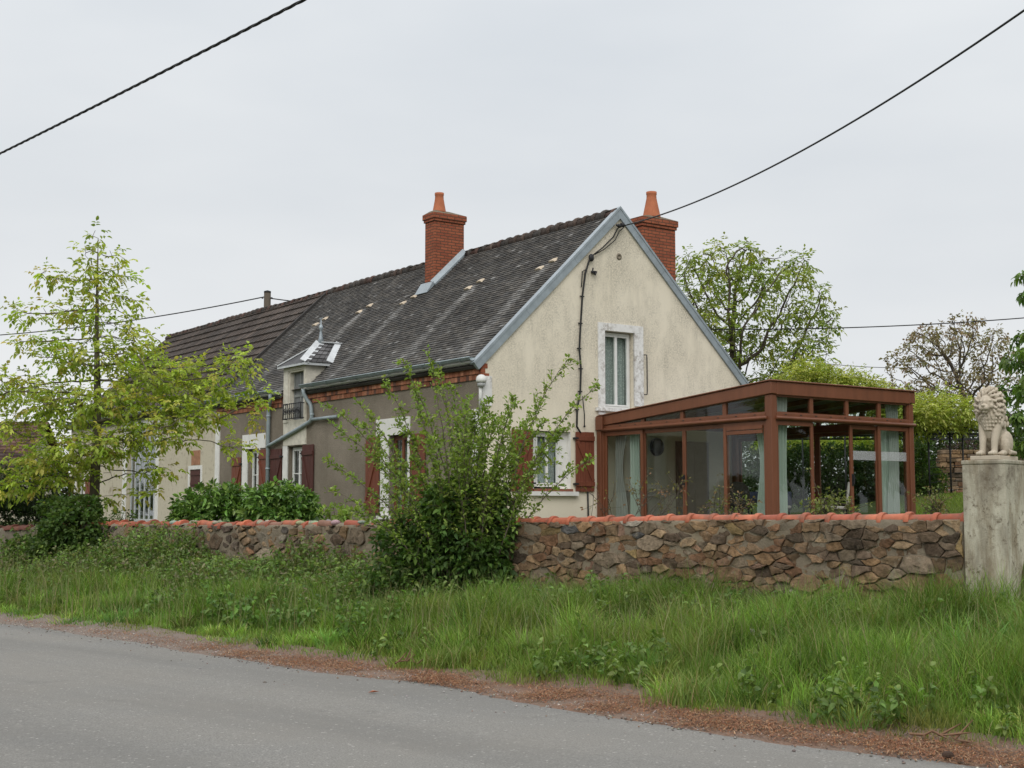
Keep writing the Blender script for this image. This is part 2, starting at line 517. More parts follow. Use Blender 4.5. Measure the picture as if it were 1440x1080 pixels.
# --- plaster materials
n = NT('mildewed_cream_render')
f1 = n.noise(.55, 5, .62); f2 = n.noise(26, 7, .78); f3 = n.noise(3.2, 5, .7, n.coord((1, 1, .16)))
sepz = n.new('ShaderNodeSeparateXYZ'); n.link(n.tc.outputs['Object'], sepz.inputs[0])
zf = n.ramp(n.math('MULTIPLY', sepz.outputs[2], 1 / 7.0), [(.08, .05), (.33, .25), (.55, .9), (1, 1)])
base = n.mix(f1, (.64, .575, .455), (.76, .70, .58))
st = n.math('MULTIPLY', n.ramp(f2, [(.42, 0), (.68, 1)]), n.ramp(n.noise(1.5, 5, .7, n.coord((1, 1, .55))), [(.40, 0.06), (.58, 1)]))
st = n.math('MULTIPLY', st, zf)
c = n.mix(n.math('MULTIPLY', st, .82), base, (.16, .15, .125))
c = n.mix(n.math('MULTIPLY', n.ramp(f3, [(.48, 0), (.72, .32)]), zf), c, (.30, .275, .225))
# dirt splashed along the foot of the wall
c = n.mix(n.math('MULTIPLY', n.ramp(n.math('MULTIPLY', sepz.outputs[2], .9), [(.05, .5), (.6, 0)]), f2), c, (.24, .21, .15))
n.color(c); n.bump(n.noise(60, 4, .7), .4, .008)
MAT['cream'] = n.set(.92, .15)
n = NT('brown_roughcast')
f1 = n.noise(.6, 6, .7); f2 = n.noise(34, 4, .75)
c = n.mix(n.ramp(f1, [(.35, 0), (.65, 1)]), (.185, .157, .122), (.285, .247, .20))
c = n.mix(n.ramp(f2, [(.35, .45), (.6, 0)]), c, (.10, .083, .065))
c = n.mix(n.ramp(n.noise(2.4, 5, .7, n.coord((1, 1, .2))), [(.52, 0), (.75, .35)]), c, (.13, .11, .088))
n.color(c); n.bump(f2, .8, .02)
MAT['roughcast'] = n.set(.95, .1)
n = NT('flaking_white_paint')
f2 = n.noise(11, 6, .75); f1 = n.noise(2.5, 4, .6)
c = n.mix(f1, (.66, .655, .64), (.78, .775, .76))
c = n.mix(n.math('MULTIPLY', n.ramp(f2, [(.42, 0), (.62, .85)]), n.ramp(f1, [(.40, .15), (.58, 1)])), c, (.27, .235, .20))
n.color(c); n.bump(f2, .3, .01)
MAT['trim'] = n.set(.85, .2)
MAT['trim_clean'] = M_basic('white_painted_surround', (.68, .67, .64), .8, .12, 5, .2, 40)
n = NT('patched_barn_render')
f1 = n.noise(.7, 5, .65); f2 = n.noise(7, 6, .7)
c = n.mix(f1, (.42, .37, .27), (.60, .56, .46))
c = n.mix(n.ramp(n.noise(1.4, 5, .7), [(.56, 0), (.66, .8)]), c, (.30, .25, .18))
c = n.mix(n.ramp(f2, [(.55, 0), (.68, .5)]), c, (.17, .14, .10))
n.color(c); n.bump(f2, .5, .02)
MAT['barn_wall'] = n.set(.95, .1)
n = NT('chimney_brick')
uv = n.coord((1, 1, 1))
# bricks follow the height and the distance round the stack
sx = n.new('ShaderNodeSeparateXYZ'); n.link(n.tc.outputs['Object'], sx.inputs[0])
cb = n.new('ShaderNodeCombineXYZ'); n.link(n.math('ADD', sx.outputs[0], sx.outputs[1]), cb.inputs[0]); n.link(sx.outputs[2], cb.inputs[1])
bt = n.new('ShaderNodeTexBrick'); n.link(cb.outputs[0], bt.inputs['Vector'])
bt.inputs['Scale'].default_value = 1; bt.inputs['Brick Width'].default_value = .23; bt.inputs['Row Height'].default_value = .075
bt.inputs['Mortar Size'].default_value = .010; bt.inputs['Color1'].default_value = (.33, .105, .055, 1); bt.inputs['Color2'].default_value = (.24, .070, .040, 1)
bt.inputs['Mortar'].default_value = (.105, .06, .04, 1); bt.inputs['Bias'].default_value = -.1
f2 = n.noise(5, 5, .7)
c = n.mix(n.ramp(f2, [(.5, 0), (.75, .65)]), bt.outputs['Color'], (.12, .045, .028))
n.color(c); n.bump(n.math('SUBTRACT', n.math('MULTIPLY', n.noise(50), .3), bt.outputs['Fac']), .6, .012)
MAT['brick'] = n.set(.9, .15)
MAT['brick_tint'] = M_basic('cornice_brick', (1, 1, 1), .9, .2, 14, .4, 40, .15, tinted=True)
MAT['pot'] = M_basic('terracotta_pot', (.38, .125, .058), .75, .2, 5, .1, 30)
MAT['mortar_cap'] = M_basic('lichen_mortar', (.15, .12, .085), .95, .45, 7, .6, 30, .1)
n = NT('weathered_roof_tile')
f = n.noise(1.1, 6, .68); g = n.noise(18, 4, .7)
c = n.mix(1.0, n.tint(), n.ramp(f, [(.3, .62), (.5, 1.0), (.72, 1.45)]), 'MULTIPLY')
c = n.mix(n.ramp(g, [(.56, 0), (.72, .55)]), c, (.21, .20, .18))
c = n.mix(n.ramp(n.noise(7, 5, .7), [(.6, 0), (.72, .5)]), c, (.045, .040, .030))
n.color(c); n.bump(g, .4, .01)
MAT['rooftile'] = n.set(.9, .15)

# --- walls
OPG = [(3.27, 4.13, 3.86, 5.60), (1.30, 2.32, 2.08, 3.31)]
OPF = [(2.95, 3.80, 1.30, 3.33), (8.12, 9.02, 1.25, 3.27), (10.75, 11.5, 1.25, 3.30), (8.08, 8.90, 3.94, 4.75)]
mb = MB(HO)
wall_open(mb, 'y', 0, 0, HWID, lambda x: roof_z(x) - .10, OPG, .24, 1, sp=(RX,))
gable = mb.build('gable_wall', MAT['cream'], house)
mb = MB(HO)
wall_open(mb, 'x', 0, 0, 13.5, lambda a: RZ0 - .05, OPF, .22, 1)
mb.build('front_wall', MAT['roughcast'], house)
OPB = [(18.35, 21.0, 1.25, 4.35), (14.75, 15.55, 2.3, 2.83), (25.35, 26.2, 1.9, 2.7)]
mb = MB(HO)
wall_open(mb, 'x', -.015, 13.5, HLEN, lambda a: RZ0 - .05, OPB, .22, 1)
mb.quad((-.015, 13.5, GZ - .2), (0, 13.5, GZ - .2), (0, 13.5, 4.75), (-.015, 13.5, 4.75))
mb.quad((HWID, 0, GZ - .2), (HWID, HLEN, GZ - .2), (HWID, HLEN, RZ0 - .05), (HWID, 0, RZ0 - .05))
mb.add([(0, HLEN, GZ - .2), (HWID, HLEN, GZ - .2), (HWID, HLEN, RZ0 - .1), (RX, HLEN, RIDGE - .1), (0, HLEN, RZ0 - .1)], [(0, 1, 2, 3, 4)])
mb.build('barn_wall', MAT['barn_wall'], house)
# an inner partition so that no daylight crosses the rooms
mb = MB(HO)
mb.box(3.2, 3.3, .3, 26.8, 1.0, 4.6); mb.box(.3, 7.2, 6.6, 6.7, 1.0, 4.5); mb.box(.3, 7.2, .25, 26.8, 3.55, 3.6)
mb.build('inner_partition', M_basic('room_paint', (.25, .24, .22), .9, .1), house)

# --- roof deck and individual tiles
TH = math.atan(RK); CS, SN = math.cos(TH), math.sin(TH)


def on_roof(s, y, up):
    """s: distance up the slope from the wall line on the front side"""
    x = s * CS - up * SN; z = RZ0 + s * SN + up * CS
    return (x, y, z)


SL = RX / CS
roof_b = MB(HO)
for sg in (0, 1):
    for (ya, yb, lift, s0_) in ((0.0, 7.94, 0.0, -.26), (7.945, 9.255, 0.0, .62), (9.26, YB, 0.0, -.26), (YB, HLEN + .1, .03, -.26)):
        pts = [on_roof(s0_, ya, -.10 + lift), on_roof(SL, ya, -.10 + lift), on_roof(SL, yb, -.10 + lift), on_roof(s0_, yb, -.10 + lift),
               on_roof(s0_, ya, -.03 + lift), on_roof(SL, ya, -.03 + lift), on_roof(SL, yb, -.03 + lift), on_roof(s0_, yb, -.03 + lift)]
        if sg: pts = [(HWID - p[0], p[1], p[2]) for p in pts]
        roof_b.hexa(pts, (.06, .055, .05))
VENTS = [(1.03, 2.44), (3.82, 2.35), (6.95, 2.38), (9.45, 2.46), (11.9, 2.37)]
DY0, DY1 = 7.95, 9.25
EXP, TW = .092, .165
k = 0; s = -.24
while s < SL - .05:
    y = -.0 + (TW / 2 if k % 2 else 0) + rnd.uniform(0, .03)
    while y < YB - .02:
        y1 = min(y + TW - .006, YB - .01)
        ym = (y + y1) / 2; xm = s * CS
        skip = (DY0 - .02 < ym < DY1 + .02 and xm < .58) or (6.28 < ym < 6.70 and xm > 2.78)
        if not skip and y1 > y + .03:
            t = rnd.uniform(-.002, .003); a = rnd.uniform(-.003, .003)
            g = rnd.uniform(.72, 1.2)
            cc = rnd.choice([(.080, .075, .069), (.074, .071, .067), (.086, .079, .071), (.066, .064, .062), (.096, .088, .079), (.060, .056, .053)])
            pale = 0
            for (vy, vx) in VENTS:                                 # the wash of lime that runs down below every vent
                ds = vx / CS - s
                if ds > 0:
                    wv = .16 + .045 * ds
                    q = abs(ym - vy) / wv
                    if q < 1.3: pale = max(pale, max(0, 1 - q ** 2 * .7) * (.80 - .12 * ds) * rnd.uniform(.35, 1.1))
            # the slate-grey strip under the chimney and the lighter, drier lower part
            pale += max(0, .10 - .1 * xm) + (.5 if rnd.random() < .022 else 0)
            pale = min(max(pale, 0), .9)
            cc = tuple(v * g * (1 - pale) + p * pale * g for v, p in zip(cc, (.27, .265, .255)))
            u0, u1 = .012 + t, -.012 + t
            L = EXP + .045
            roof_b.hexa([on_roof(s, y, u0 - .012), on_roof(s + L, y, u1 - .012), on_roof(s + L, y1, u1 - .012), on_roof(s, y1, u0 - .012 + a),
                         on_roof(s, y, u0), on_roof(s + L, y, u1), on_roof(s + L, y1, u1), on_roof(s, y1, u0 + a)], cc)
        y += TW
    s += EXP; k += 1
roof_b.build('roof', MAT['rooftile'], house, tint=True)
# the back slope carries the same tiles in plain courses
mb = MB(HO)
s = -.24
while s < SL:
    for (ya, yb) in ((0, YB), (YB, HLEN + .1)):
        q = [on_roof(s, ya, .0), on_roof(s + .2, ya, -.025), on_roof(s + .2, yb, -.025), on_roof(s, yb, .0), on_roof(s, ya, .02), on_roof(s + .2, ya, -.005), on_roof(s + .2, yb, -.005), on_roof(s, yb, .02)]
        mb.hexa([(HWID - p[0], p[1], p[2]) for p in q], (.09, .08, .07))
    s += .16
mb.build('back_roof', MAT['rooftile'], house, tint=True)
# barn roof: large interlocking tiles whose courses cast a dark step
mb = MB(HO)
s = -.26; k = 0
while s < SL - .02:
    y = YB
    while y < HLEN + .08:
        y1 = min(y + .295, HLEN + .1)
        g = rnd.uniform(.85, 1.15); lift = .055 + rnd.uniform(-.003, .003)
        cc = tuple(v * g for v in rnd.choice([(.075, .062, .055), (.068, .058, .052), (.085, .068, .058)]))
        L = min(.44, SL - s)
        mb.hexa([on_roof(s, y, lift - .05), on_roof(s + L, y, -.03), on_roof(s + L, y1, -.03), on_roof(s, y1, lift - .05),
                 on_roof(s, y, lift), on_roof(s + L, y, .004), on_roof(s + L, y1, .004), on_roof(s, y1, lift)], cc)
        mb.hexa([on_roof(s, y1 - .035, lift), on_roof(s + L, y1 - .035, .004), on_roof(s + L, y1 - .004, .004), on_roof(s, y1 - .004, lift),
                 on_roof(s, y1 - .03, lift + .018), on_roof(s + L, y1 - .03, .020), on_roof(s + L, y1 - .012, .020), on_roof(s, y1 - .012, lift + .018)], cc)
        y += .30
    s += .40; k += 1
mb.build('barn_roof', MAT['rooftile'], house, tint=True)
mb = MB(HO)
for i in range(2):
    pass
mb.hexa([on_roof(-.28, YB - .05, -.04), on_roof(SL, YB - .05, -.04), on_roof(SL, YB + .03, -.04), on_roof(-.28, YB + .03, -.04),
         on_roof(-.28, YB - .05, .09), on_roof(SL, YB - .05, .07), on_roof(SL, YB + .03, .075), on_roof(-.28, YB + .03, .095)])
mb.build('barn_verge', MAT['dark_panel'] and M_basic('dark_verge', (.035, .032, .03), .8, .3), house)
# ridge tiles
mb = MB(HO)
y = .06
while y < HLEN:
    if not (6.15 < y < 6.60):
        r = .125 + rnd.uniform(-.008, .008); zz = RIDGE - .055 + rnd.uniform(-.012, .012) + .02 * math.sin(y * .7)
        g = rnd.uniform(.75, 1.25); cc = tuple(v * g for v in rnd.choice([(.082, .06, .05), (.075, .06, .052), (.098, .06, .05), (.062, .055, .05)]))
        L = .37
        mb.tube([(RX, y, zz), (RX, y + .1, zz + .004), (RX, y + .105, zz - .008), (RX, y + L, zz - .015)], [r + .022, r + .018, r, r - .01], 10, cc)
    y += .345
mb.build('ridge_tiles', MAT['rooftile'], house, tint=True)
# ivory vent tiles
for i, (vy, vx) in enumerate(VENTS):
    mb = MB(HO); s0 = vx / CS
    for (dy, ds) in ((-.15, .13), (.15, -.09)):
        mb.prism([on_roof(s0 + ds - .07, vy + dy - .12, .012), on_roof(s0 + ds - .07, vy + dy + .12, .012), on_roof(s0 + ds - .07, vy + dy + .08, .055), on_roof(s0 + ds - .07, vy + dy - .08, .055)],
                 tuple(Vector(on_roof(.15, 0, -.035)) - Vector(on_roof(0, 0, 0))))
    mb.build('roof_vent', M_basic('ivory_tile', (.48, .40, .30), .8, .3, 9) if i == 0 else bpy.data.materials['ivory_tile'], house)

# verge boards of zinc on the gable
mb = MB(HO)
for sg in (0, 1):
    def PX(p): return (HWID - p[0], p[1], p[2]) if sg else p
    a = [on_roof(-.27, 0, 0)[0], on_roof(SL, 0, 0)[0]]
    for j in range(3):
        s0 = -.27 + (SL + .27) * j / 3; s1 = -.27 + (SL + .27) * (j + 1) / 3 - .004
        e1 = .07 if j == 2 else 0
        q = [on_roof(s0, -.05, -.125), on_roof(s1 + e1 * 0, -.05, -.125), on_roof(s1, .03, -.125), on_roof(s0, .03, -.125),
             on_roof(s0, -.05, .055), on_roof(s1 + e1, -.05, .055), on_roof(s1 + e1, .03, .055), on_roof(s0, .03, .055)]
        if j == 2: q[1] = (RX, -.05, RIDGE - .18); q[2] = (RX, .03, RIDGE - .18); q[5] = (RX, -.05, RIDGE + .08); q[6] = (RX, .03, RIDGE + .08)
        mb.hexa([PX(p) for p in q])
        q = [on_roof(s0, -.062, .02), on_roof(s1, -.062, .02), on_roof(s1, .12, .02), on_roof(s0, .12, .02), on_roof(s0, -.062, .07), on_roof(s1, -.062, .07), on_roof(s1, .12, .06), on_roof(s0, .12, .06)]
        if j == 2:
            for m, yy, zz in ((1, -.062, RIDGE + .04), (2, .12, RIDGE + .04), (5, -.062, RIDGE + .10), (6, .12, RIDGE + .09)): q[m] = (RX, yy, zz)
        mb.hexa([PX(p) for p in q])
mb.build('verge_flashing', MAT['zinc'], house)

# brick cornice
mb = MB(HO)
for r_, (z0, z1, out) in enumerate([(4.33, 4.435, .03), (4.445, 4.545, .055), (4.555, 4.66, .09)]):
    y = .0 + (.06 if r_ == 1 else 0)
    while y < 13.55:
        wv = .112
        if not (DY0 - .08 < y < DY1):
            g = rnd.uniform(.7, 1.3); cc = tuple(v * g for v in rnd.choice([(.33, .135, .078), (.29, .115, .068), (.36, .165, .10), (.15, .08, .062)]))
            mb.box(-out - rnd.uniform(0, .008), .05, y, y + wv - .008, z0, z1, cc)
        y += wv
mb.box(-.02, .05, .005, DY0 - .02, 4.325, 4.66, (.22, .18, .145))
mb.box(-.02, .05, DY1 + .02, 13.4, 4.325, 4.66, (.16, .13, .105))
# the end of the cornice returns round the corner where render has fallen
for i, (x0, x1, z0, z1) in enumerate([(0, .13, 4.56, 4.66), (0, .07, 4.465, 4.55), (.0, .17, 4.37, 4.455), (0, .10, 4.28, 4.36)]):
    g = rnd.uniform(.7, 1.2); mb.box(x0 - .03, x1, -.012, .04, z0, z1, (.24 * g, .075 * g, .04 * g))
mb.build('brick_cornice', MAT['brick_tint'], house, tint=True)
mb = MB(HO)
for (ya, yb) in ((.03, DY0 - .05), (DY1 + .05, HLEN)):
    mb.box(-.20, -.015, ya, yb, 4.675, 4.70); mb.box(-.155, -.135, ya, yb, 4.640, 4.674)
mb.build('soffit_board', MAT['pvc'], house)


def gutter(ya, yb):
    m = MB(HO); z = 4.775; x = -.235; r = .072; r2 = .066
    for (ra, dr) in ((r, 1),):
        N = 9; vs = []; fs = []
        for yy in (ya, yb):
            for k in range(N):
                t = PI + PI * k / (N - 1); vs.append((x + r * math.cos(t), yy, z + r * math.sin(t)))
            for k in range(N):
                t = 2 * PI - PI * k / (N - 1); vs.append((x + r2 * math.cos(t), yy, z + r2 * math.sin(t)))
        M = 2 * N
        fs = [(k, (k + 1) % M, M + (k + 1) % M, M + k) for k in range(M)]
        fs.append(tuple(range(N))); fs.append(tuple(M + k for k in range(N)))
        m.smooth = True; m.add(vs, fs); m.smooth = False
    m.tube([(x - r, ya, z), (x - r, yb, z)], .016, 6)
    yy = ya + .4
    while yy < yb:
        m.bar((x - r - .005, yy, z), (x + r + .02, yy, z + .03), .03, .008)
        m.tube([(x + (r + .004) * math.cos(t), yy, z + (r + .004) * math.sin(t)) for t in [PI + PI * k / 6 for k in range(7)]], .008, 4)
        yy += .75
    return m.build('gutter', MAT['gutter'], house)


gutter(.02, DY0 - .12); gutter(DY1 + .12, HLEN)
PIPE = M_basic('grey_downpipe', (.26, .31, .33), .45, .2, 5, .05, 20, .5)
mb = MB(HO)
mb.tube([(-.235, 7.70, 4.67), (-.235, 7.70, 4.58), (-.16, 7.66, 4.42), (-.09, 7.6, 4.30), (-.08, 7.56, 4.2), (-.08, 7.52, 3.95), (-.08, 7.60, 3.86), (-.08, 8.2, 3.72), (-.08, 9.8, 3.38), (-.10, 10.0, 3.33)], .05, 10)
mb.tube([(-.08, 7.50, 3.90), (-.08, 6.22, 3.90)], .042, 10)
for p in ((-.08, 7.52, 4.02), (-.08, 9.2, 3.51)): mb.ball(p, .058)
mb.build('overflow_pipe', PIPE, house)
mb = MB(HO)
mb.tube([(-.235, 9.62, 4.67), (-.235, 9.62, 4.58), (-.16, 9.8, 4.46), (-.09, 10.02, 4.36), (-.08, 10.05, 4.2), (-.08, 10.05, GZ)], .052, 10)
for z in (4.1, 3.3, 2.7, 1.9): mb.tube([(-.08, 10.05, z), (-.08, 10.05, z + .05)], .062, 10)
mb.build('downpipe', PIPE, house)

# --- chimneys
def chimney(x0, x1, y0, y1, zb, zt, pot_x, pot_r, pot_z):
    m = MB(HO)
    m.box(x0, x1, y0, y1, zb, zt - .24)
    m.box(x0 - .03, x1 + .03, y0 - .03, y1 + .03, zt - .24, zt - .17); m.box(x0 - .055, x1 + .055, y0 - .055, y1 + .055, zt - .17, zt - .02)
    ch = m.build('chimney', MAT['brick'], house, bevel=.008)
    m = MB(HO); m.smooth = False
    cx, cy = pot_x, (y0 + y1) / 2
    m.hexa([(x0 - .05, y0 - .05, zt - .02), (x1 + .05, y0 - .05, zt - .02), (x1 + .05, y1 + .05, zt - .02), (x0 - .05, y1 + .05, zt - .02),
            (cx - .22, cy - .14, zt + .07), (cx + .22, cy - .14, zt + .07), (cx + .22, cy + .14, zt + .07), (cx - .22, cy + .14, zt + .07)])
    m.build('mortar_cap', MAT['mortar_cap'], ch, bevel=.02)
    m = MB(HO); r0, r1 = pot_r; pz = pot_z
    m.lathe([(r0 + .03, zt + .03), (r0 + .01, zt + .08), (r0 * .55 + r1 * .45, zt + .04 + (pz - zt) * .4), (r1 + .005, pz - .16), (r1, pz - .08), (r1 + .010, pz - .06), (r1 + .010, pz), (r1 - .03, pz), (r1 - .035, pz - .5)], cx, cy, 20)
    m.build('chimney_pot', MAT['pot'], ch)
    return ch


c1 = chimney(2.74, 3.66, 6.27, 6.73, 7.2, 9.36, 3.03, (.165, .112), 9.93)
mb = MB(HO)     # lead along the foot of the stack
mb.hexa([on_roof(3.78, 6.17, .0), on_roof(5.15, 6.17, .0), on_roof(5.15, 6.25, .0), on_roof(3.78, 6.25, .0), on_roof(3.78, 6.17, .05), on_roof(5.15, 6.17, .05), on_roof(5.15, 6.268, .16), on_roof(3.78, 6.268, .16)])
mb.hexa([on_roof(3.45, 6.2, .02), on_roof(3.83, 6.2, .02), on_roof(3.83, 6.8, .02), on_roof(3.45, 6.8, .02), on_roof(3.45, 6.2, .035), on_roof(3.80, 6.2, .12), on_roof(3.80, 6.8, .12), on_roof(3.45, 6.8, .035)])
mb.build('flashing', MAT['zinc'], c1)
chimney(5.06, 6.10, .74, 1.26, 5.2, 8.56, 5.58, (.205, .118), 9.24)

# --- dormer
dm = MB(HO)
zt = 5.36
wall_open(dm, 'x', -.03, DY0, DY1, lambda a: zt, [(8.10, 8.88, 3.95, 5.20)], .20, 1, zb=3.30)
dm.quad((-.03, DY0, 3.30), (0.02, DY0, 3.30), (0.02, DY0, 4.7), (-.03, DY0, 4.7)); dm.quad((-.03, DY1, 3.30), (.02, DY1, 3.30), (.02, DY1, 4.7), (-.03, DY1, 4.7))
dm.quad((-.03, DY0, 3.30), (-.03, DY1, 3.30), (.02, DY1, 3.30), (.02, DY0, 3.30))
for yy in (DY0, DY1):
    dm.add([(-.03, yy, 4.62), (.0, yy, 4.62), (.62, yy, zt), (-.03, yy, zt)], [(0, 1, 2, 3)])
# a moulded band round the window and a stained apron under it
dm.box(-.055, -.028, DY0 + .02, DY1 - .02, 5.24, 5.345); dm.box(-.05, -.028, DY0 + .02, DY0 + .12, 3.9, 5.24); dm.box(-.05, -.028, DY1 - .30, DY1 - .02, 3.9, 5.24)
dormer = dm.build('dormer', M_basic('dormer_paint', (.55, .52, .44), .85, .25, 7, .3, 40), house)
# hipped dormer roof
AP = (.68, 8.6, 5.97); BK = (1.30, 8.6, 5.97)
e = .12
EL0, ER0 = (-.16, DY1 + e, zt - .01), (-.16, DY0 - e, zt - .01)
EL1, ER1 = (.62, DY1 + e, zt - .01), (.62, DY0 - e, zt - .01)


def slab(m, pts, t=.03, c=None):
    a, b, d = Vector(pts[0]), Vector(pts[1]), Vector(pts[2])
    nn = (b - a).cross(d - a).normalized()
    if nn.z < 0: nn = -nn
    m.prism(pts, tuple(nn * t), c)


dr = MB(HO)
slab(dr, [ER0, EL0, AP], c=(.085, .085, .088)); slab(dr, [ER0, ER1, BK, AP], c=(.085, .085, .088)); slab(dr, [EL0, EL1, BK, AP], c=(.085, .085, .088))
for k in range(5):        # slate courses on the right slope
    f0, f1 = k / 5, (k + 1.25) / 5
    A = Vector(ER0).lerp(AP, f0); B = Vector(ER1).lerp(BK, f0); C_ = Vector(ER1).lerp(BK, min(f1, 1)); D = Vector(ER0).lerp(AP, min(f1, 1))
    up = Vector((0, -.03, .028))
    for j in range(5):
        g = rnd.uniform(.7, 1.4); u0, u1 = j / 5 + .01, (j + 1) / 5 - .01
        dr.hexa([A.lerp(B, u0) + up, A.lerp(B, u1) + up, D.lerp(C_, u1) + up * .9, D.lerp(C_, u0) + up * .9, A.lerp(B, u0) + up * 1.7, A.lerp(B, u1) + up * 1.7, D.lerp(C_, u1) + up, D.lerp(C_, u0) + up], (.095 * g, .093 * g, .095 * g))
dr.build('dormer_roof', MAT['rooftile'], dormer, tint=True)
dz = MB(HO)
upv = Vector((0, 0, .055))
dz.bar(Vector(ER0) + upv, Vector(AP) + upv, .24, .02, (0, -.6, .8)); dz.bar(Vector(EL0) + upv, Vector(AP) + upv, .10, .03)
dz.bar(Vector(ER1) + Vector((-.05, -.02, .07)), Vector(BK) + Vector((-.05, -.02, .07)), .22, .02, (0, -.6, .8)); dz.bar(Vector(AP) + upv, Vector(BK) + upv + Vector((.1, 0, 0)), .2, .03)
dz.bar(Vector(ER0) + Vector((0, -.01, .0)), Vector(ER1) + Vector((0, -.01, 0)), .03, .07); dz.bar(Vector(ER0), Vector(EL0), .03, .06)
dz.build('zinc_hip', MAT['zinc_pale'], dormer)
fi = MB(HO)
fi.lathe([(.085, 6.0), (.06, 6.12), (.035, 6.28), (.03, 6.34), (.055, 6.38), (.06, 6.42), (.045, 6.46), (.015, 6.50), (.012, 6.66)], .70, 8.6, 12)
fi.bar((.70, 8.50, 6.66), (.70, 8.70, 6.66), .018, .02)
fi.build('finial', MAT['zinc'], dormer)


def window(parent, axis, pos, sign, a0, a1, z0, z1, name='window', leaves=2, fr=.055, fmat='pvc', glass='glass', bars=0, dp=.0):
    """frame with sashes set back in an opening; a local sheet of glass for each sash"""
    def B(m, p0, p1, q0, q1, d0, d1):
        if axis == 'y': m.box(p0, p1, pos + sign * d0, pos + sign * d1, q0, q1)
        else: m.box(pos + sign * d0, pos + sign * d1, p0, p1, q0, q1)
    m = MB(HO)
    d0, d1 = .13 + dp, .19 + dp
    B(m, a0, a0 + fr, z0, z1, d0, d1); B(m, a1 - fr, a1, z0, z1, d0, d1)
    B(m, a0 + fr, a1 - fr, z0, z0 + fr, d0, d1); B(m, a0 + fr, a1 - fr, z1 - fr, z1, d0, d1)
    wd = (a1 - a0) / leaves; panes = []
    for i in range(leaves):
        p0 = a0 + wd * i; p1 = p0 + wd
        l = p0 + (fr + .002 if i == 0 else 0); r = p1 - (fr + .002 if i == leaves - 1 else 0)
        s = fr * .62; zz0, zz1 = z0 + fr + .002, z1 - fr - .002
        B(m, l, l + s, zz0, zz1, d0 - .015, d1 - .02); B(m, r - s, r, zz0, zz1, d0 - .015, d1 - .02)
        B(m, l + s, r - s, zz0, zz0 + s, d0 - .013, d1 - .02); B(m, l + s, r - s, zz1 - s, zz1, d0 - .013, d1 - .02)
        for b_ in range(bars):
            zc = zz0 + (zz1 - zz0) * (b_ + 1) / (bars + 1)
            B(m, l + s, r - s, zc - .012, zc + .012, d0 - .01, d1 - .03)
        panes.append((l + s, r - s, zz0 + s, zz1 - s))
    wnd = m.build(name, MAT[fmat], parent)
    for (p0, p1, q0, q1) in panes:
        g = MB(HO); B(g, p0 - .005, p1 + .005, q0 - .005, q1 + .005, d0 + .006, d0 + .012)
        g.build('pane', MAT[glass], wnd)
    return wnd


def curtain_mesh(m, axis, pos, a0, a1, z0, z1, amp=.025, folds=9, gather=0.0, top_w=1.0):
    N = folds * 8; R = 10; vs = []; fs = []
    for j in range(R + 1):
        t = j / R; z = z0 + (z1 - z0) * t
        sq = 1 - gather * math.sin(PI * min(1, max(0, (1 - t) * 1.25))) ** 1.5
        for i in range(N + 1):
            u = i / N
            a = a0 + (a1 - a0) * u * sq
            d = amp * math.sin(2 * PI * folds * u + .6 * math.sin(3 * u + t * 2)) * (.7 + .5 * t)
            vs.append((a, pos + d, z) if axis == 'y' else (pos + d, a, z))
    for j in range(R):
        for i in range(N):
            fs.append((j * (N + 1) + i, j * (N + 1) + i + 1, (j + 1) * (N + 1) + i + 1, (j + 1) * (N + 1) + i))
    m.smooth = True; m.add(vs, fs); m.smooth = False


n = NT('lace_cloth')
vor = n.new('ShaderNodeTexVoronoi'); vor.inputs['Scale'].default_value = 26; n.link(n.tc.outputs['Object'], vor.inputs['Vector'])
f = n.noise(10, 4, .7)
n.color(n.mix(n.ramp(vor.outputs['Distance'], [(.15, 0), (.5, .6)]), (.60, .63, .61), (.28, .31, .30))); n.set(.9, .1)
MAT['lace'] = n.m


def things_at_house(mb, name, mat, label, cat, group=None):
    e = mb.build(name, mat, None)
    e.location = (HP.x, HP.y, GZ); e.rotation_euler.z = HA
    return tag(e, label, cat, group)


# --- gable windows
w1 = window(house, 'y', 0, 1, 3.29, 4.11, 3.88, 5.58)
m = MB(HO)
m.box(3.08, 3.27, -.03, .02, 3.72, 5.60); m.box(4.13, 4.39, -.03, .02, 3.95, 5.60); m.box(3.08, 4.39, -.032, .02, 5.602, 5.77); m.box(3.0, 4.2, -.07, .10, 3.80, 3.875)
m.build('window_surround', MAT['trim'], w1)
m = MB(HO)
m.tube([(4.37, -.06, 5.12), (4.43, -.09, 5.12), (4.43, -.10, 5.05), (4.43, -.10, 4.30), (4.43, -.09, 4.22), (4.37, -.06, 4.22)], .014, 6)
m.build('stay_bar', MAT['iron'], w1)
m = MB(HO); curtain_mesh(m, 'y', .27, 3.33, 3.72, 3.9, 5.56, .02, 5); curtain_mesh(m, 'y', .27, 3.70, 4.08, 3.9, 5.56, .02, 5)
things_at_house(m, 'net_curtain', MAT['lace'], 'grey net curtain hanging behind the upper gable window', 'curtain')
w2 = window(house, 'y', 0, 1, 1.42, 2.10, 2.12, 3.28, fr=.05)
m = MB(HO)
m.box(2.10, 2.318, .125, .20, 2.082, 3.308); m.box(1.302, 1.42, .125, .20, 2.082, 3.308)
m.box(1.22, 2.46, -.10, .12, 1.93, 2.02)
m.build('window_sill', MAT['trim_clean'], w2)
m = MB(HO); m.box(1.30, 2.35, -.04, .13, 2.025, 2.078); m.build('brick_ledge', M_basic('red_tile_ledge', (.22, .08, .05), .8, .3), w2)
m = MB(HO); curtain_mesh(m, 'y', .27, 1.46, 1.76, 2.16, 3.25, .018, 5); curtain_mesh(m, 'y', .27, 1.76, 2.07, 2.16, 3.25, .018, 5)
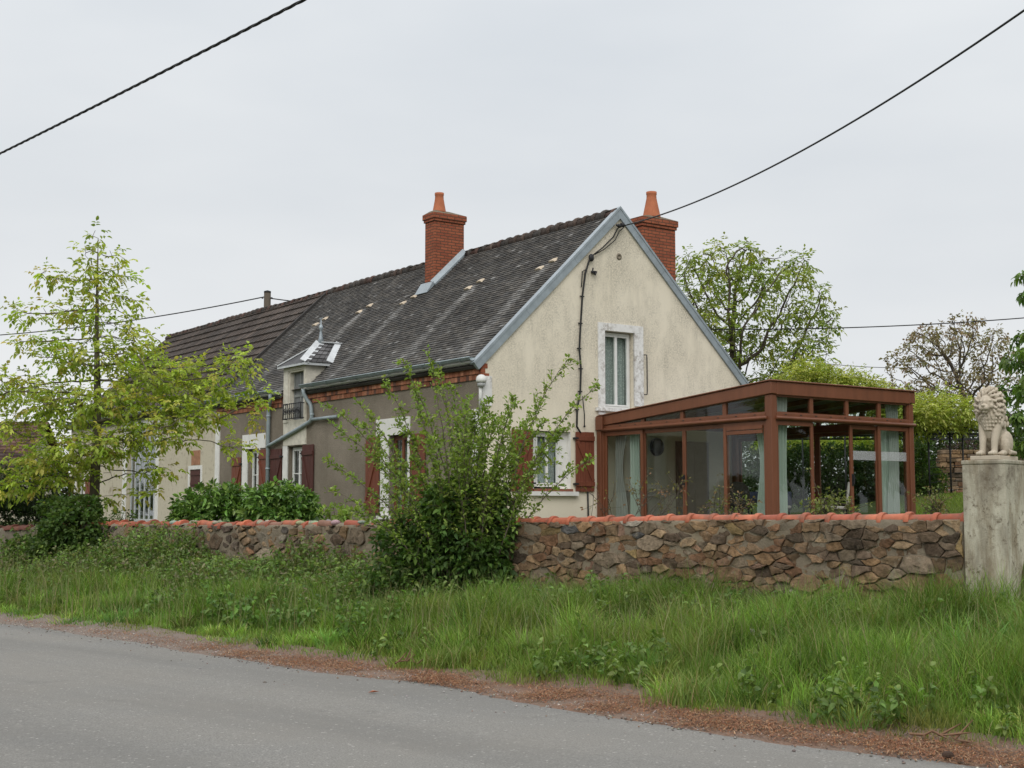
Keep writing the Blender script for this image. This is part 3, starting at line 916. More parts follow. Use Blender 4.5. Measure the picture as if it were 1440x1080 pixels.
things_at_house(m, 'lace_curtain', MAT['lace'], 'patterned white lace curtain behind the lower gable window', 'curtain')
m = MB(HO)      # white reveals painted round the lower window
for x in (1.303, 2.317):
    m = MB(HO); m.box(x - .004 if x > 2 else x, x if x > 2 else x + .004, .0, .125, 2.082, 3.308)
    m.build('painted_reveal', MAT['trim_clean'], w2)


def shutter(parent, axis, pos, sign, a0, a1, z0, z1, mat, flip=1, label=None):
    """ledged and braced shutter folded back on the wall"""
    def B(m, p0, p1, q0, q1, d0, d1):
        if axis == 'y': m.box(p0, p1, pos - sign * d0, pos - sign * d1, q0, q1)
        else: m.box(pos - sign * d0, pos - sign * d1, p0, p1, q0, q1)
    def P(a, z, d): return (a, pos - sign * d, z) if axis == 'y' else (pos - sign * d, a, z)
    m = MB(HO); N = 4; wd = (a1 - a0) / N
    for i in range(N):
        B(m, a0 + wd * i + .003, a0 + wd * (i + 1) - .003, z0 + rnd.uniform(0, .008), z1 - rnd.uniform(0, .006), .03, .055)
    s = m.build('shutter', MAT[mat], parent, bevel=.004)
    if label: s['label'] = label
    m = MB(HO)
    h = z1 - z0
    for zc in (z0 + .13 * h, z1 - .11 * h):
        B(m, a0 + .005, a1 - .005, zc - .05, zc + .05, .057, .082); m.build('ledge', MAT[mat], s, bevel=.003); m = MB(HO)
    b0, b1 = (a0 + .04, a1 - .04) if flip > 0 else (a1 - .04, a0 + .04)
    m.bar(P(b0, z1 - .16 * h, .068), P(b1, z0 + .18 * h, .068), .075 if axis == 'y' else .024, .024 if axis == 'y' else .075, (0, 1, 0) if axis == 'y' else (0, 0, 1))
    m.build('brace', MAT[mat], s, bevel=.003)
    for zc in (z0 + .13 * h, z1 - .11 * h):
        m = MB(HO); a = a0 if flip > 0 else a1
        B(m, a - .05, a + .05, zc - .018, zc + .018, .005, .09)
        m.build('hinge', MAT['iron'], s)
    return s


shutter(house, 'y', 0, 1, 2.42, 2.93, 2.02, 3.32, 'shutter')
shutter(house, 'y', 0, 1, .72, 1.27, 2.02, 3.32, 'shutter', -1)
# --- front windows and doors
m = MB(HO); m.box(-.022, .02, 2.86, 4.37, 3.332, 3.72); m.box(-.022, .02, 3.80, 4.16, 1.5, 3.33); m.box(-.022, .02, 2.80, 2.948, 1.5, 3.33); m.box(-.1, .02, 2.8, 4.2, 1.42, 1.498)
fd = window(house, 'x', 0, 1, 2.97, 3.78, 1.52, 3.31, fmat='wood_red', name='french_window', bars=2)
m.build('window_surround', MAT['trim_clean'], fd)
shutter(house, 'x', 0, 1, 4.18, 4.80, 1.55, 3.32, 'shutter'); shutter(house, 'x', 0, 1, 2.16, 2.79, 1.55, 3.32, 'shutter', -1)
m = MB(HO); curtain_mesh(m, 'x', .30, 3.0, 3.76, 1.5, 3.3, .02, 7)
things_at_house(m, 'door_curtain', MAT['lace'], 'pale curtain behind the glass of the front door with red shutters', 'curtain')
fd2 = window(house, 'x', 0, 1, 8.14, 9.0, 1.27, 3.25, fmat='pvc', name='french_window', bars=2)
m = MB(HO); m.box(-.022, .02, 9.02, 9.28, 1.2, 3.298); m.build('window_surround', MAT['trim_clean'], fd2)
shutter(house, 'x', 0, 1, 7.48, 8.10, 1.35, 3.28, 'shutter_dark', -1); shutter(house, 'x', 0, 1, 9.30, 9.95, 1.35, 3.24, 'shutter_dark')
fd3 = window(house, 'x', 0, 1, 10.77, 11.48, 1.27, 3.28, fmat='pvc', name='french_window', bars=2)
m = MB(HO); m.box(-.022, .02, 10.36, 11.83, 3.302, 3.70); m.box(-.022, .02, 11.5, 11.83, 1.2, 3.30); m.box(-.022, .02, 10.68, 10.748, 1.2, 3.30); m.build('window_surround', MAT['trim_clean'], fd3)
shutter(house, 'x', 0, 1, 10.12, 10.67, 1.35, 3.26, 'shutter', -1); shutter(house, 'x', 0, 1, 11.86, 12.45, 1.35, 3.10, 'shutter')
# dormer window with closed inner shutters, and its iron guard
m = MB(HO); m.box(.10, .14, 8.12, 8.86, 3.97, 5.18)
dw = m.build('dormer_window', MAT['dark_panel'], dormer)
m = MB(HO)
for y in (8.12, 8.46, 8.82): m.box(.075, .099, y, y + .045, 3.97, 5.18)
m.box(.075, .098, 8.165, 8.82, 4.55, 4.62)
m.build('dormer_sash', M_basic('grey_green_paint', (.20, .21, .20), .6, .2), dw)
m = MB(HO); x0 = -.16
for z in (3.98, 4.36): m.tube([(-.03, 8.02, z), (x0, 8.02, z), (x0, 9.0, z), (-.03, 9.0, z)], .014, 6)
for i in range(9):
    y = 8.02 + .98 * i / 8; m.tube([(x0, y, 3.96), (x0, y, 4.38)], .009 if 0 < i < 8 else .018, 6)
for i in range(4):
    y = 8.02 + .98 * (i + .5) / 4; R = .085
    m.tube([(x0, y + R * math.cos(t), 4.17 + R * math.sin(t)) for t in [2 * PI * k / 12 for k in range(13)]], .009, 5)
    m.tube([(x0, y + .04 * math.cos(t), 4.17 + .04 * math.sin(t)) for t in [2 * PI * k / 10 for k in range(11)]], .009, 5)
m.build('iron_guard', MAT['iron'], dormer)
# --- barn front
m = MB(HO); m.box(-.035, .02, 13.40, 13.68, GZ - .1, 4.62); m.build('white_quoin', MAT['trim_clean'], house)
bw = window(house, 'x', -.015, 1, 18.37, 20.98, 1.27, 4.33, fmat='zinc_pale', leaves=6, name='glazed_door', fr=.05, bars=1)
m = MB(HO); m.box(-.04, .02, 18.1, 18.348, 1.1, 4.36); m.box(-.04, .02, 21.002, 21.35, 1.1, 4.36); m.box(-.042, .02, 18.1, 21.35, 4.362, 4.62); m.build('window_surround', MAT['trim_clean'], bw)
m = MB(HO); m.box(-.003, .02, 14.76, 15.54, 2.31, 2.82)
hs = m.build('hatch', MAT['shutter_dark'], house)
m = MB(HO)
for z in (2.42, 2.70): m.box(-.025, -.003, 14.78, 15.52, z - .035, z + .035)
m.build('hatch_ledge', MAT['shutter_dark'], hs)
m = MB(HO); m.box(-.03, -.012, 15.56, 15.68, 2.2, 2.95); m.box(-.03, -.012, 14.62, 14.74, 2.2, 2.95); m.box(-.03, -.012, 14.74, 15.56, 2.84, 2.95); m.build('hatch_surround', MAT['trim_clean'], hs)
m = MB(HO); m.box(-.028, -.012, 14.8, 15.45, 2.97, 3.4); m.build('bare_brick_patch', M_basic('bare_brick', (.33, .17, .10), .9, .35, 8, .4, 30), house)
bw2 = window(house, 'x', -.015, 1, 25.37, 26.18, 1.92, 2.68, fmat='pvc')
m = MB(HO); m.box(-.035, .02, 26.22, 26.45, 1.7, 2.9); m.build('jamb', MAT['trim_clean'], bw2); m = MB(HO); m.box(-.035, .02, 25.1, 25.33, 1.7, 2.9); m.build('jamb', MAT['trim_clean'], bw2)
shutter(house, 'x', -.02, 1, 24.35, 25.08, 1.75, 2.85, 'shutter', -1); shutter(house, 'x', -.02, 1, 26.47, 26.98, 1.75, 2.85, 'shutter')

# --- small fittings on the gable
m = MB(HO); m.box(-.012, .235, -.03, .0, 3.78, 4.40); m.box(-.02, -.001, 0.0, .10, 3.5, 4.42); m.build('white_cement_patch', MAT['trim'], house, bevel=.02)
m = MB(HO); m.box(-.03, .0, 0.02, .34, 1.1, 3.72); m.build('painted_corner', MAT['trim'], house)
m = MB(HO)
m.tube([(-.06, -.03, 3.7), (-.06, -.03, 4.26)], .035, 10); m.lathe([(.0, 4.24), (.10, 4.25), (.115, 4.30), (.10, 4.37), (.05, 4.41), (0.005, 4.42)], -.06, -.06, 14)
lamp = m.build('wall_lamp', M_basic('white_lamp_enamel', (.62, .62, .60), .4, .1), house)
m = MB(HO); m.lathe([(.07, 4.16), (.085, 4.20), (.085, 4.245)], -.06, -.06, 12); m.build('lamp_glass', M_basic('frosted_glass', (.35, .36, .36), .2, .1), lamp)
m = MB(HO)
g = [(3.75, -.09, 8.0), (3.62, -.07, 7.93), (3.50, -.06, 7.72), (3.2, -.06, 7.45), (2.92, -.07, 7.25)]
m.tube(g, .016, 6); m.tube([(p[0] + .05, p[1], p[2] - .02 - .05 * math.sin(i)) for i, p in enumerate(g)], .012, 6)
cab = [(2.92, -.06, 7.25), (2.80, -.06, 7.10), (2.70, -.05, 6.8), (2.62, -.05, 6.3), (2.57, -.05, 5.7), (2.53, -.05, 5.14), (2.57, -.05, 4.7), (2.55, -.05, 4.2), (2.46, -.05, 3.8), (2.45, -.05, 3.43), (2.55, -.05, 3.30)]
m.tube(cab, .022, 7)
m.tube([(2.72, -.04, 6.9), (2.63, -.04, 6.85), (2.6, -.04, 6.5)], .012, 5)
for (x, y, z) in cab[3:9]: m.box(x - .05, x + .06, -.045, -.02, z - .012, z + .012)
m.tube([(2.62, -.04, 4.1), (2.66, -.05, 3.7), (2.66, -.05, 3.45)], .012, 5); m.ball((2.66, -.05, 3.44), .025)
m.tube([(2.75, -.04, 2.02), (2.76, -.04, 1.6), (2.75, -.04, GZ)], .018, 6)
m.build('service_cable', MAT['cable'], house)
for q_ in range(3):
  m = MB(HO)
  if q_ == 0: m.ball((2.86, -.07, 7.18), (.07, .05, .09))
  if q_ == 1: m.box(2.90, 3.03, -.06, .0, 6.85, 6.90); m.tube([(2.90, -.08, 6.95), (2.86, -.1, 6.86), (2.93, -.12, 6.8), (2.98, -.08, 6.88)], .02, 6)
  if q_ == 2: m.ball((3.74, -.11, 8.02), (.05, .05, .06)); m.ball((3.64, -.1, 7.99), (.09, .04, .04)); m.tube([(3.74, -.02, 8.05), (3.74, -.14, 8.05), (3.74, -.14, 7.98)], .02, 6)
  m.build('cable_clamp', MAT['iron'], house)
m = MB(HO); m.lathe([(.0, 0), (.065, 0), (.075, .012), (.04, .02), (.035, .004)], 0, 0, 12)
vh = m.build('vent_hole', M_basic('stone_ring', (.20, .17, .13), .9, .4, 12), house)
vh.location = (3.71, 0.0, 7.31 - GZ); vh.rotation_euler = (PI / 2, 0, 0)
for o_ in (vh,): 
    for v_ in o_.data.vertices: v_.co.z += GZ
# ------------------------------------------------------------------ the conservatory against the gable
CX0, CX1, CY = 3.06, 7.22, -5.21
CF = 1.22
cons = empty('conservatory', tuple(HW(CX0, CY, GZ)), HA)
tag(cons, 'brown framed glass conservatory with sloping flat roof against the cream gable', 'conservatory')
CO = (-CX0, -CY, -GZ)


def top_z(y):     # upper edge of the roof, higher away from the house
    return 3.66 + (4.05 - 3.66) * (-y / 5.21)


W = MAT['wood_red']
mb = MB(CO); mb.box(CX0 + .0, CX1, CY, -.03, GZ - .15, CF + .02); mb.build('plinth', M_basic('terracotta_floor', (.20, .12, .085), .6, .25, 3), cons)
# posts
for (x0, x1, y0, y1, zt_) in ((CX0, CX0 + .13, CY, CY + .16, 3.80), (CX1 - .13, CX1, CY, CY + .14, 3.80), (CX0, CX0 + .12, -.19, -.03, 3.42), (CX1 - .12, CX1, -.17, -.03, 3.42)):
    mb = MB(CO); mb.box(x0, x1, y0, y1, CF + .02, zt_)
    if y0 > -1 and x0 < 4: mb.box(x0 - .05, x0 - .005, -.17, -.03, CF + .02, 3.5)
    mb.build('post', W, cons, bevel=.012)
# roof beams (fascia)
mb = MB(CO)
for x0, x1 in ((CX0 - .03, CX0 + .12), (CX1 - .12, CX1 + .03)):
    mb.hexa([(x0, CY - .03, top_z(CY) - .235), (x1, CY - .03, top_z(CY) - .235), (x1, -.03, top_z(0) - .21), (x0, -.03, top_z(0) - .21),
             (x0, CY - .03, top_z(CY)), (x1, CY - .03, top_z(CY)), (x1, -.03, top_z(0)), (x0, -.03, top_z(0))])
mb.box(CX0 + .121, CX1 - .121, CY - .032, CY + .10, top_z(CY) - .25, top_z(CY) - .002)
mb.box(CX0 + .121, CX1 - .121, -.15, -.03, top_z(0) - .2, top_z(0) - .005)
# thin drip edge that crowns the beams
mb.box(CX0 - .06, CX1 + .06, CY - .065, CY + .05, top_z(CY) + .001, top_z(CY) + .03)
for x0, x1 in ((CX0 - .06, CX0 + .08), (CX1 - .08, CX1 + .06)):
    mb.hexa([(x0, CY + .052, top_z(CY) + .001), (x1, CY + .052, top_z(CY) + .001), (x1, -.03, top_z(0) + .001), (x0, -.03, top_z(0) + .001),
             (x0, CY + .052, top_z(CY) + .028), (x1, CY + .052, top_z(CY) + .028), (x1, -.03, top_z(0) + .028), (x0, -.03, top_z(0) + .028)])
mb.box(CX0 - .09, CX0 - .032, -.26, -.035, 3.36, 3.66)       # rounded end of the eaves gutter against the wall
mb.build('fascia', W, cons, bevel=.012)
mb = MB(CO)
mb.hexa([(CX0 + .13, CY + .11, top_z(CY) - .10), (CX1 - .13, CY + .11, top_z(CY) - .10), (CX1 - .13, -.16, top_z(0) - .10), (CX0 + .13, -.16, top_z(0) - .10),
         (CX0 + .13, CY + .11, top_z(CY) - .02), (CX1 - .13, CY + .11, top_z(CY) - .02), (CX1 - .13, -.16, top_z(0) - .02), (CX0 + .13, -.16, top_z(0) - .02)])
mb.build('roof_panel', M_basic('grey_roof_panel', (.13, .125, .11), .6, .15), cons)
mb = MB(CO)
for i in range(1, 4):
    x = CX0 + (CX1 - CX0) * i / 4
    mb.hexa([(x - .03, CY + .11, top_z(CY) - .2), (x + .03, CY + .11, top_z(CY) - .2), (x + .03, -.16, top_z(0) - .2), (x - .03, -.16, top_z(0) - .2),
             (x - .03, CY + .11, top_z(CY) - .102), (x + .03, CY + .11, top_z(CY) - .102), (x + .03, -.16, top_z(0) - .102), (x - .03, -.16, top_z(0) - .102)])
mb.build('rafter', W, cons)
# middle rail: a flat bar with a rounded gutter nose
RZ = 3.36
mb = MB(CO)
for x0, x1, nose in ((CX0 - .01, CX0 + .10, -1), (CX1 - .10, CX1 + .01, 1)):
    mb.box(x0, x1, CY + .165, -.195, RZ - .04, RZ + .10)
    xn = x0 if nose < 0 else x1
    mb.tube([(xn + nose * .012, CY + .10, RZ + .005), (xn + nose * .012, -.15, RZ + .005)], .034, 10)
mb.box(CX0 + .135, CX1 - .135, CY - .01, CY + .10, RZ - .04, RZ + .10)
mb.tube([(CX0 + .10, CY - .022, RZ + .005), (CX1 + .02, CY - .022, RZ + .005)], .034, 10)
rail = mb.build('middle_rail', W, cons, bevel=.006)
for i in range(9):
    mb = MB(CO); x = CX0 + .35 + i * .42; mb.box(x, x + .05, CY - .016, CY - .0105, RZ + .065, RZ + .08); mb.build('drain_slot', MAT['iron'], rail)
    mb = MB(CO); y = CY + .4 + i * .5; mb.box(CX0 - .016, CX0 - .0105, y, y + .05, RZ + .065, RZ + .08); mb.build('drain_slot', MAT['iron'], rail)
# upper lights
LY = [-.16, -1.47, -2.69, -3.92, CY + .15]
LX = [CX0 + .13, 4.19, 5.21, 6.18, CX1 - .13]
for xs_, sgn in ((CX0 + .03, 0), (CX1 - .09, 1)):
    for i in range(4):
        ya, yb = LY[i + 1], LY[i]
        mb = MB(CO)
        for yy in ((ya, ya + .05), (yb - .05, yb)):
            mb.hexa([(xs_, yy[0], RZ + .10), (xs_ + .06, yy[0], RZ + .10), (xs_ + .06, yy[1], RZ + .10), (xs_, yy[1], RZ + .10)] +
                    [(xs_ + d, y_, max(RZ + .11, top_z(y_) - .235)) for d, y_ in ((0, yy[0]), (.06, yy[0]), (.06, yy[1]), (0, yy[1]))])
        mb.box(xs_, xs_ + .06, ya + .051, yb - .051, RZ + .101, RZ + .125)
        fr = mb.build('upper_light', W, cons)
        g = MB(CO); xg = xs_ + .028
        za, zb_ = top_z(ya) - .225, top_z(yb) - .205
        g.hexa([(xg, ya + .04, RZ + .11), (xg + .006, ya + .04, RZ + .11), (xg + .006, yb - .04, RZ + .11), (xg, yb - .04, RZ + .11),
                (xg, ya + .04, za), (xg + .006, ya + .04, za), (xg + .006, yb - .04, max(zb_, RZ + .115)), (xg, yb - .04, max(zb_, RZ + .115))])
        g.build('pane', MAT['glass_cons'], fr)
for i in range(4):
    xa, xb = LX[i], LX[i + 1]; mb = MB(CO); zt_ = top_z(CY) - .25
    mb.box(xa, xa + .045, CY + .02, CY + .08, RZ + .10, zt_); mb.box(xb - .045, xb, CY + .02, CY + .08, RZ + .10, zt_)
    mb.box(xa + .046, xb - .046, CY + .02, CY + .08, RZ + .101, RZ + .125); mb.box(xa + .046, xb - .046, CY + .02, CY + .08, zt_ - .03, zt_)
    fr = mb.build('upper_light', W, cons)
    g = MB(CO); g.box(xa + .04, xb - .04, CY + .047, CY + .053, RZ + .11, zt_ - .02); g.build('pane', MAT['glass_cons'], fr)


def sash(axis, pos, a0, a1, handle=None, d=0.0, fw=.075):
    z0, z1 = CF + .05, RZ - .045
    def B(m, p0, p1, q0, q1, e0, e1):
        if axis == 'x': m.box(pos + d + e0, pos + d + e1, p0, p1, q0, q1)
        else: m.box(p0, p1, pos + d + e0, pos + d + e1, q0, q1)
    m = MB(CO)
    B(m, a0, a0 + fw, z0, z1, 0, .045); B(m, a1 - fw, a1, z0, z1, 0, .045)
    B(m, a0 + fw, a1 - fw, z0, z0 + .08, 0, .045); B(m, a0 + fw, a1 - fw, z1 - .085, z1, 0, .045)
    s = m.build('sliding_sash', W, cons, bevel=.005)
    g = MB(CO); B(g, a0 + fw - .01, a1 - fw + .01, z0 + .07, z1 - .075, .019, .026); g.build('pane', MAT['glass_cons'], s)
    if handle:
        h = MB(CO); a = a1 - fw / 2 if handle > 0 else a0 + fw / 2
        B(h, a - .022, a + .022, 2.10, 2.34, -.014, -.002); B(h, a - .014, a + .014, 2.13, 2.31, -.05, -.036); B(h, a - .012, a + .012, 2.13, 2.15, -.036, -.014); B(h, a - .012, a + .012, 2.29, 2.31, -.036, -.014)
        h.build('handle', MAT['iron'], s)
    return s


# side facing the lane
sash('x', CX0 + .03, -1.47, -.20, None, 0)
sash('x', CX0 + .03, -2.72, -1.42, -1, .05)
sash('x', CX0 + .03, -3.95, -2.66, 1, .05)
sash('x', CX0 + .03, CY + .165, -3.88, None, 0)
mb = MB(CO)
for k in range(2): mb.box(CX0 + .0, CX0 + .028, CY + .25, -4.0, 3.08 + .085 * k, 3.15 + .085 * k)
mb.build('vent_slat', W, cons)
# side facing right: the middle leaf is slid open
sash('y', CY + .03, CX0 + .135, 4.24, None, 0)
sash('y', CY + .03, 5.36, 6.20, -1, .055)
sash('y', CY + .03, 6.14, CX1 - .135, None, 0)
for i in range(2): sash('x', CX1 - .08, CY + .15 + i * 2.42, CY + .15 + (i + 1) * 2.42, None, .0)
mb = MB(CO); mb.box(CX0 + .02, CX0 + .11, CY + .17, -.2, CF + .021, CF + .05); mb.box(CX0 + .14, CX1 - .14, CY + .02, CY + .12, CF + .021, CF + .05); mb.box(CX1 - .1, CX1 - .02, CY + .15, -.2, CF + .021, CF + .05)
mb.build('sill_track', W, cons)
mb = MB(CO)
for (xa, xb, dd) in ((5.42, 6.14, .055), (6.21, 7.02, 0)): mb.box(xa + .02, xb - .01, CY + .03 + dd + .012, CY + .03 + dd + .017, 2.62, 2.80)
n = NT('frosted_band'); n.n.remove(n.b)
t_ = n.new('ShaderNodeBsdfTransparent'); d_ = n.new('ShaderNodeBsdfDiffuse'); d_.inputs['Color'].default_value = (.6, .6, .62, 1)
x_ = n.new('ShaderNodeMixShader'); x_.inputs[0].default_value = .30; n.link(t_.outputs[0], x_.inputs[1]); n.link(d_.outputs[0], x_.inputs[2]); n.link(x_.outputs[0], n.out.inputs['Surface'])
mb.build('frosted_band', n.m, cons)

# curtains, each on its own rail
n = NT('pale_green_curtain'); f = n.noise(5, 4, .6)
n.color(n.mix(f, (.60, .69, .62), (.70, .77, .71))); n.set(.9, .1)
tr = n.new('ShaderNodeBsdfTranslucent'); tr.inputs['Color'].default_value = (.58, .66, .60, 1); mx_ = n.new('ShaderNodeMixShader'); mx_.inputs[0].default_value = .4
n.link(n.b.outputs[0], mx_.inputs[1]); n.link(tr.outputs[0], mx_.inputs[2]); n.link(mx_.outputs[0], n.out.inputs['Surface']); CG = n.m
n = NT('white_sheer'); n.color((.66, .68, .66)); n.set(.9, .1)
tr = n.new('ShaderNodeBsdfTranslucent'); tr.inputs['Color'].default_value = (.7, .72, .7, 1); mx_ = n.new('ShaderNodeMixShader'); mx_.inputs[0].default_value = .45
n.link(n.b.outputs[0], mx_.inputs[1]); n.link(tr.outputs[0], mx_.inputs[2]); n.link(mx_.outputs[0], n.out.inputs['Surface']); CWH = n.m
CWN = M_basic('grey_drape', (.30, .30, .285), .9, .1)
GR = 'curtains inside the conservatory'


def drape(axis, pos, a0, a1, mat, label, gather=0., folds=7, z1=3.32, amp=.03):
    m = MB((0, 0, -GZ)); curtain_mesh(m, axis, pos, a0, a1, CF + .06, z1, amp, folds, gather)
    if axis == 'y' : m.tube([(min(a0, a1) - .05, pos, z1 + .01), (max(a0, a1) + .05, pos, z1 + .01)], .012, 6)
    else: m.tube([(pos, min(a0, a1) - .05, z1 + .01), (pos, max(a0, a1) + .05, z1 + .01)], .012, 6)
    things_at_house(m, 'curtain', mat, label, 'curtain', GR)


drape('y', CY + .22, CX0 + .20, CX0 + .62, CG, 'pale green curtain beside the corner post, facing right', .05, 5)
drape('y', CY + .24, CX1 - .20, CX1 - .60, CWH, 'white sheer curtain at the far right end of the conservatory', .25, 6, z1=3.80)
drape('y', CY + .32, CX1 - .35, CX1 - .80, CG, 'green curtain half hidden behind the white sheer', .0, 4)
drape('x', CX0 + .22, CY + .25, CY + .62, CG, 'light green curtain against the corner post, facing the lane', .3, 5)
drape('x', CX0 + .22, -.35, -.75, CWN, 'grey drape tied back beside the cream gable', .35, 5)
drape('x', CX0 + .26, -.78, -1.12, CG, 'green curtain next to the grey drape by the gable', .0, 4)
m = MB((0, 0, -GZ)); curtain_mesh(m, 'y', CY + .18, CX0 + .18, CX0 + .60, 3.46, 3.78, .03, 5)
things_at_house(m, 'valance', CWH, 'short white curtain in the upper light by the corner post', 'curtain')
# things glimpsed inside
m = MB((0, 0, -GZ)); m.lathe([(.0, 0), (.20, 0), (.21, .02), (.20, .05), (.16, .055), (.155, .035), (0.001, .035)], 0, 0, 24)
ck = m.build('wall_clock', M_basic('dark_clock_case', (.035, .022, .018), .5, .2), None)
p = HW(4.75, -.02, 3.05); ck.location = p; ck.rotation_euler = (PI / 2, 0, HA)
for v_ in ck.data.vertices: v_.co.z += GZ
tag(ck, 'round dark clock on the cream wall inside the conservatory', 'clock')
m = MB((0, 0, -GZ)); m.box(5.35, 6.35, -.045, -.005, CF + .02, 3.2)
for x in (5.42, 5.9): m.box(x, x + .38, -.055, -.046, CF + .3, 2.1); m.box(x, x + .38, -.055, -.046, 2.25, 3.05)
things_at_house(m, 'inner_door', M_basic('door_paint', (.16, .12, .09), .6, .2), 'brown panelled door in the gable inside the conservatory', 'door')
m = MB((0, 0, -GZ)); m.box(3.6, 4.7, -.40, -.02, 2.00, 2.05); m.box(3.62, 4.68, -.38, -.03, CF + .12, 1.998); m.box(3.62, 3.68, -.38, -.03, CF + .02, CF + .119); m.box(4.62, 4.68, -.38, -.03, CF + .02, CF + .119)
for x in (3.66, 4.17): m.box(x, x + .47, -.395, -.381, CF + .18, 1.95)
things_at_house(m, 'sideboard', M_basic('cream_sideboard', (.38, .35, .30), .6, .15), 'low cream sideboard under the clock against the gable', 'sideboard')


def chair(x, y, rz, cloth, label):
    e = empty('chair', tuple(HW(x, y, CF + .02)), HA + rz)
    tag(e, label, 'chair', 'chairs inside the conservatory')
    m = MB(); vs = []
    m.hexa([(-.24, -.24, .42), (.24, -.24, .42), (.22, .24, .40), (-.22, .24, .40), (-.24, -.24, .48), (.24, -.24, .48), (.22, .24, .46), (-.22, .24, .46)]); m.build('seat', cloth, e, bevel=.02)
    m = MB()
    prof = []
    for i in range(13):
        a = PI * i / 12; prof.append((-.25 * math.cos(a), .24 + .04 * math.sin(a), .62 + .34 * math.sin(a) ** .7))
    m.prism([(-.25, .24, .47)] + prof + [(.25, .24, .47)], (0, .05, .0)); m.build('backrest', cloth, e, bevel=.015)
    for sx in (-.2, .2):
        for sy in (-.2, .2):
            m = MB(); m.tube([(sx, sy, .42), (sx * 1.1, sy * 1.1, 0)], [.02, .016], 8); m.build('leg', MAT['iron'], e)


WC = M_basic('white_rattan', (.50, .48, .44), .7, .15, 30); DC = M_basic('dark_rattan', (.045, .036, .03), .6, .2, 30)
chair(4.85, -3.6, .5, WC, 'white rounded chair seen through the open sliding door')
chair(5.9, -4.2, -2.4, WC, 'white chair behind the closed leaf with the frosted band')
chair(4.2, -3.2, 2.2, DC, 'dark chair behind the glass left of the corner post')
tb = empty('round_table', tuple(HW(5.2, -2.9, CF + .02)), HA); tag(tb, 'round table under a blue cloth in the conservatory', 'table')
m = MB(); m.lathe([(.55, .72), (.57, .73), (.57, .75), (.55, .76), (.001, .76)], 0, 0, 28); m.lathe([(.58, .48), (.575, .74), (.572, .765), (.01, .768)], 0, 0, 28); m.build('tabletop', M_basic('blue_cloth', (.09, .10, .17), .9, .15), tb)
m = MB(); m.lathe([(.28, 0), (.26, .03), (.06, .07), (.05, .4), (.06, .70), (.2, .72)], 0, 0, 16); m.build('pedestal', MAT['wood_red'], tb)
# ------------------------------------------------------------------ garden wall of rubble stone with a coping of red ridge tiles
_TR = [-1, 0, 3.1, 6.27, 10.56, 16.2, 17.8, 18.1, 20.2, 32]
_TZ = [1.60, 1.593, 1.575, 1.524, 1.458, 1.432, 1.43, 1.37, 1.33, 1.28]


def wall_top(r):
    return float(np.interp(r, _TR, _TZ)) - .075


def clip_poly(poly, nx, ny, d):
    """keep nx*x + ny*y <= d"""
    out = []
    for i in range(len(poly)):
        p, q = poly[i], poly[(i + 1) % len(poly)]
        a = nx * p[0] + ny * p[1] - d; b = nx * q[0] + ny * q[1] - d
        if a <= 0: out.append(p)
        if (a < 0 < b) or (b < 0 < a):
            t = a / (a - b); out.append((p[0] + (q[0] - p[0]) * t, p[1] + (q[1] - p[1]) * t))
    return out


